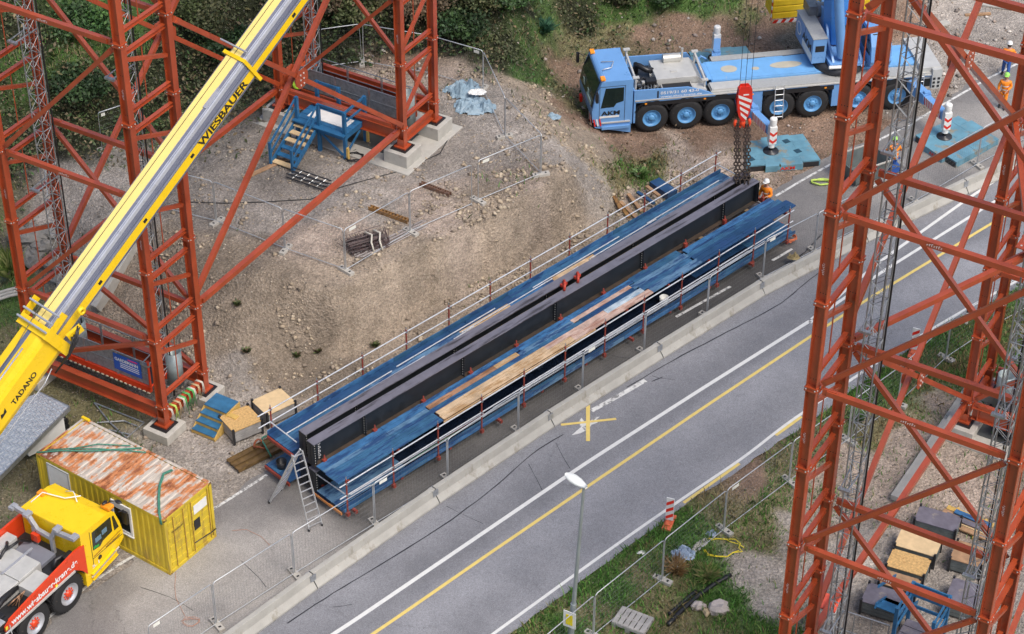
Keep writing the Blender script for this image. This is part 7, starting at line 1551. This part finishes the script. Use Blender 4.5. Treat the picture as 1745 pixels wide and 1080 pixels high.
# ================================================================ stones, leaves and grass (uncountable: one object each)
def scatter(n, region, kindw, zmin=-9, zmax=99, seed=1):
    r2 = np.random.default_rng(seed); x0, x1, y0, y1 = region; X = r2.uniform(x0, x1, n); Y = r2.uniform(y0, y1, n)
    cv = cover(X, Y); wt = sum(cv[:, kinds.index(k)]*v for k, v in kindw.items()); keep = (r2.random(n) < wt) & ~inpoly(X, Y, ROADP)
    X, Y = X[keep], Y[keep]; H_ = hz(X, Y); Z = rough_h(X, Y, H_, cover(X, Y)); Z = np.where(H_ == 0, 0.0, Z)
    # keep what the photograph's neighbourhood could see
    return X, Y, Z, r2
octf = np.array([(0, 1, 2), (0, 2, 3), (0, 3, 4), (0, 4, 1), (5, 2, 1), (5, 3, 2), (5, 4, 3), (5, 1, 4)])
def stones(name, label, n, region, kw, smin, smax, seed, cols, clump=None):
    X, Y, Z, r2 = scatter(n, region, kw, seed=seed)
    if clump is not None: k = fbm(X*.7+5, Y*.7+seed, 3) > clump; X, Y, Z = X[k], Y[k], Z[k]
    m = len(X); s = smin+(smax-smin)*r2.random(m)**3; base = np.array([(0, 0, 1), (1, 0, 0), (0, 1, 0), (-1, 0, 0), (0, -1, 0), (0, 0, -.6)], float)
    a = r2.uniform(0, 6.28, m); v = base[None]*(.7+.6*r2.random((m, 6, 1)))*s[:, None, None]*np.array([1, .8, .6])
    ca, sa = np.cos(a)[:, None], np.sin(a)[:, None]; vx = v[:, :, 0]*ca-v[:, :, 1]*sa; vy = v[:, :, 0]*sa+v[:, :, 1]*ca
    co = np.stack([vx+X[:, None], vy+Y[:, None], v[:, :, 2]+Z[:, None]+s[:, None]*.15], -1).reshape(-1, 3)
    f = (octf[None]+np.arange(m)[:, None, None]*6).reshape(-1, 3); cc = np.array(cols)[r2.integers(0, len(cols), m)]*(.75+.5*r2.random((m, 1)))
    o = npmesh(name, co, f, 3, [colmat('stone_scatter', .9, var=.2, vs=9)], np.repeat(cc, 6, 0)); o['kind'] = 'stuff'; o['label'] = label; return o
SC = [(.33, .27, .2), (.28, .235, .185), (.42, .37, .3), (.2, .175, .15), (.35, .29, .225)]
stones('gravel', 'loose gravel and small stones on pad and slope', 42000, (-30, 22, 58, 100), {'t': .9, 'g': .8, 'p': .6, 'd': .5, 'b': .3, 'o': .4}, .018, .07, 3, SC)
stones('gravel_clods', 'larger stones in patches on the gravel slope', 26000, (-14, 8, 62, 86), {'t': .7, 'p': .7, 'g': .2}, .04, .17, 4, [(.36, .29, .21), (.42, .35, .26), (.27, .22, .17)], .53)
stones('rubble', 'rubble along the foot of the overgrown bank', 7000, (-12, 34, 84, 112), {'b': .6, 'o': .5, 'G': .1, 'd': .7, 'g': .5}, .04, .2, 6, [(.36, .3, .27), (.3, .24, .2), (.5, .46, .42), (.22, .19, .17)], .42)
stones('verge_stones', 'small stones on the ground inside the right tower', 7000, (0, 32, 50, 80), {'p': .8, 's': .3, 'd': .6, 'g': .6, 'o': .3}, .015, .06, 7, [(.24, .2, .16), (.3, .26, .21), (.18, .16, .14)])
def leaves(name, label, n, region, kw, size, hgt, seed, cols, clumpf=1.0, lam=None):
    X, Y, Z, r2 = scatter(n, region, kw, seed=seed); m = len(X)
    lump = np.clip((fbm(X*.55+9, Y*.55, 4)-.35)*3.2, 0, 1.3); Z = Z+r2.random(m)**.7*hgt*(.15+lump)
    s = size*(.5+r2.random(m)); nrm = r2.normal(size=(m, 3)); nrm[:, 2] = np.abs(nrm[:, 2])+.4; nrm /= np.linalg.norm(nrm, axis=1)[:, None]
    t1 = np.cross(nrm, r2.normal(size=(m, 3))); t1 /= np.linalg.norm(t1, axis=1)[:, None]; t2 = np.cross(nrm, t1)
    P = np.stack([X, Y, Z], 1); a = t1*s[:, None]; b = t2*s[:, None]*.55
    co = np.stack([P-a, P-b, P+a, P+b], 1).reshape(-1, 3); f = np.arange(4*m).reshape(m, 4)
    cols = np.array(cols); pick = fbm(X*.35+seed, Y*.35+2, 3); k = np.clip(((pick-.3)*2.5+r2.normal(0, .22, m))*len(cols), 0, len(cols)-1).astype(int)
    cc = cols[k]*(.6+.8*r2.random((m, 1))); o = npmesh(name, co, f, 4, [colmat('leaf', .6, var=.15, spec=.35)], np.repeat(cc, 4, 0)); o['kind'] = 'stuff'; o['label'] = label; return o
LC = [(.03, .045, .016), (.05, .075, .022), (.08, .11, .035), (.04, .08, .025), (.12, .11, .05), (.07, .095, .04), (.17, .13, .075), (.06, .07, .03)]
leaves('undergrowth', 'dark ivy and bramble thicket on the bank behind', 330000, (-36, 34, 72, 118), {'u': 1.0, 'G': .25, 'o': .18}, .085, .75, 11, LC)
leaves('dry_undergrowth', 'dry stems and brown leaves in the thicket', 75000, (-36, 34, 72, 118), {'u': .5, 'o': .4, 'b': .12, 'd': .2}, .07, .6, 12, [(.09, .065, .04), (.12, .085, .05), (.06, .045, .025), (.16, .12, .08)])
def grass(name, label, n, region, kw, h, seed, cols):
    X, Y, Z, r2 = scatter(n, region, kw, seed=seed); m = len(X); hh = h*(.4+r2.random(m))*(.5+fbm(X*1.1, Y*1.1, 3)); a = r2.uniform(0, 6.28, m); w_ = .012+.012*r2.random(m)
    lx, ly = r2.normal(0, .45, m)*hh, r2.normal(0, .45, m)*hh; P = np.stack([X, Y, Z-.01], 1); s = np.stack([np.cos(a)*w_, np.sin(a)*w_, 0*a], 1); tip = P+np.stack([lx, ly, hh], 1); mid = P+np.stack([lx*.35, ly*.35, hh*.6], 1)
    co = np.stack([P-s, P+s, mid+s*.7, tip, mid-s*.7], 1).reshape(-1, 3); f = np.arange(5*m).reshape(m, 5)
    cols = np.array(cols); pk = fbm(X*.5+seed, Y*.5, 3); k = np.clip(((pk-.3)*2.5+r2.normal(0, .25, m))*len(cols), 0, len(cols)-1).astype(int); cc = cols[k]*(.6+.8*r2.random((m, 1)))
    o = npmesh(name, co, f, 5, [colmat('grass_blade', .55, var=.1, spec=.35)], np.repeat(cc, 5, 0)); o['kind'] = 'stuff'; o['label'] = label; return o
GC = [(.09, .22, .04), (.07, .19, .03), (.12, .23, .045), (.15, .22, .06), (.2, .19, .08), (.27, .21, .11)]
grass('verge_grass', 'rough grass on the road verge', 230000, (-2, 32, 50, 84), {'G': 1, 'o': .6, 's': .02, 'p': .06}, .22, 21, GC)
grass('bank_grass', 'bright grass on the bank behind the pad', 110000, (-30, 34, 72, 118), {'G': .9, 'o': .25, 'u': .05}, .3, 22, [(.04, .14, .03), (.06, .17, .03), (.09, .18, .04), (.16, .17, .06), (.26, .22, .12)])
grass('yard_weeds', 'sparse weeds on the ground left of the tower', 30000, (-34, -12, 56, 84), {'G': .9, 'o': .35, 'd': .15}, .25, 23, GC)
# single plants
def tuft(label, c, n, h, spread, cols, seed, cat='shrub', name='grass_tuft', leafy=False):
    r2 = random.Random(seed); mb = MB(); mm = [mat('plant_%d_%d' % (seed, k), cc_, .6, var=.2) for k, cc_ in enumerate(cols)]
    for i in range(n):
        a = r2.uniform(0, 6.28); l = r2.uniform(.2, 1)*spread; b = Vector((r2.gauss(0, .12)*spread, r2.gauss(0, .12)*spread, 0)); tp = b+Vector((math.cos(a)*l, math.sin(a)*l, h*r2.uniform(.4, 1))); md = b.lerp(tp, .5)+Vector((0, 0, .15*h)); s = Vector((-math.sin(a), math.cos(a), 0))*(.05 if leafy else .02)
        mb.add([b-s*.6, b+s*.6, md+s, tp, md-s], [(0, 1, 2, 3, 4)], r2.randrange(len(mm)))
    o = mb.build(name, mm); o.location = c; return tag(o, label, cat)
tuft('tall yellow green grass tuft at the left edge', on(18, 470), 300, 1.5, .8, [(.12, .2, .04), (.22, .28, .07), (.3, .33, .12)], 31, 'grass tuft')
tuft('blue green spiky plant on the bank above the grass patch', on(925, 55), 160, .7, .7, [(.03, .1, .06), (.05, .14, .08)], 32, 'plant', 'spiky_plant', True)
tuft('pale yellowish grass tuft in the middle of the verge', on(1205, 985), 220, .5, .6, [(.2, .26, .08), (.3, .28, .12), (.1, .2, .04)], 33, 'grass tuft')
tuft('brown dry grass clump beside the verge fence', on(1195, 975)+Vector((-.9, 0, 0)), 220, .55, .6, [(.3, .18, .07), (.35, .25, .12)], 34, 'grass tuft')
tuft('green weed beside the front mast of the right tower', on(1460, 717), 130, .45, .45, [(.06, .15, .03), (.1, .2, .05)], 35, 'weed', 'weed_clump', True)
tuft('green weed at the pad foot beside the wood heap', on(1092, 300), 120, .4, .5, [(.1, .2, .05), (.15, .25, .08)], 36, 'weed', 'weed_clump', True)
for i, (u, v_) in enumerate(((404, 520), (640, 590), (505, 608), (420, 600), (542, 600))): tuft(['small dark weed high on the gravel slope', 'small green weed near the slope foot beside the railing', 'small brown weed low on the gravel slope', 'small dark weed beside the tower leg on the slope', 'tiny green weed on the lower gravel slope'][i], on(u, v_), 60, .22, .25, [(.06, .08, .03), (.1, .14, .04), (.12, .08, .05)], 40+i, 'weed', 'weed_clump', True)

# ---- single shrubs on the bank
def shrub(label, u, v_, r, h, cols, seed, n=2600):
    c = on(u, v_); t = thing('shrub', label, 'shrub', c, 0, 'shrubs on the bank'); r2 = np.random.default_rng(seed); rs = random.Random(seed)
    mb = MB(); tips = []
    for k in range(9):
        a = rs.uniform(0, 6.28); q = rs.uniform(.3, .95); p1 = Vector((math.cos(a)*r*q*.4, math.sin(a)*r*q*.4, h*.45)); p2 = Vector((math.cos(a)*r*q, math.sin(a)*r*q, h*rs.uniform(.6, 1.0))); mb.path([(0, 0, -.2), p1, p2], .025, 5); tips += [p1.lerp(p2, .4), p2]
    mb.build('stem', mat('shrub_stem', (.12, .09, .06), .8), t)
    T = np.array([tuple(q) for q in tips]); k = r2.integers(0, len(T), n); P = T[k]+r2.normal(size=(n, 3))*np.array([r*.24, r*.24, h*.13])
    s = .06+.06*r2.random(n); nr = r2.normal(size=(n, 3)); nr[:, 2] = np.abs(nr[:, 2])+.3; nr /= np.linalg.norm(nr, axis=1)[:, None]; t1 = np.cross(nr, r2.normal(size=(n, 3))); t1 /= np.linalg.norm(t1, axis=1)[:, None]; t2 = np.cross(nr, t1); a = t1*s[:, None]; b = t2*s[:, None]*.55
    co = np.stack([P-a, P-b, P+a, P+b], 1).reshape(-1, 3); cc = np.array(cols)[(k*7) % len(cols)]*(.6+.8*r2.random((n, 1)))
    o = npmesh('foliage', co, np.arange(4*n).reshape(n, 4), 4, [MATS['leaf']], np.repeat(cc, 4, 0)); o.parent = t; return t
DG = [(.02, .04, .014), (.035, .07, .02), (.025, .055, .02)]; OG = [(.07, .09, .03), (.1, .1, .045), (.06, .075, .03)]; BR = [(.15, .1, .06), (.1, .075, .045), (.09, .09, .04)]; MG = [(.04, .1, .03), (.06, .13, .03), (.05, .09, .035)]
for a in (('dark green shrub above the pad, right of the rear tower legs', 790, 70, 1.2, 1.3, DG, 61), ('olive shrub at the top, above the grey tarpaulins', 800, 22, 1.3, 1.4, OG, 62), ('brownish shrub on the bank between rear tower legs and grass patch', 716, 42, 1.2, 1.5, BR, 63), ('mid green shrub at the top edge above the grass patch', 872, 14, 1.2, 1.1, MG, 64), ('olive shrub seen between boom and rear legs of the tower', 610, 40, 1.2, 1.3, OG, 65), ('brownish shrub at the top beside the boom', 566, 22, 1.2, 1.3, BR, 66), ('bright green shrub in the upper left, between the near tower legs', 150, 62, 1.4, 1.2, MG, 67), ('dark green shrub below the bright one, seen through the left tower', 145, 165, 1.4, 1.0, DG, 68), ('olive shrub at the top between the boom and the left tower', 350, 45, 1.4, 1.3, OG, 69), ('dark green shrub right of the left tower, behind the boom', 385, 100, 1.2, 1.0, DG, 70), ('small olive shrub at the top above the crane cab', 1050, 12, .9, .9, OG, 71), ('small mid green shrub above the crane engine', 1130, 8, .9, .8, MG, 72)): shrub(*a)
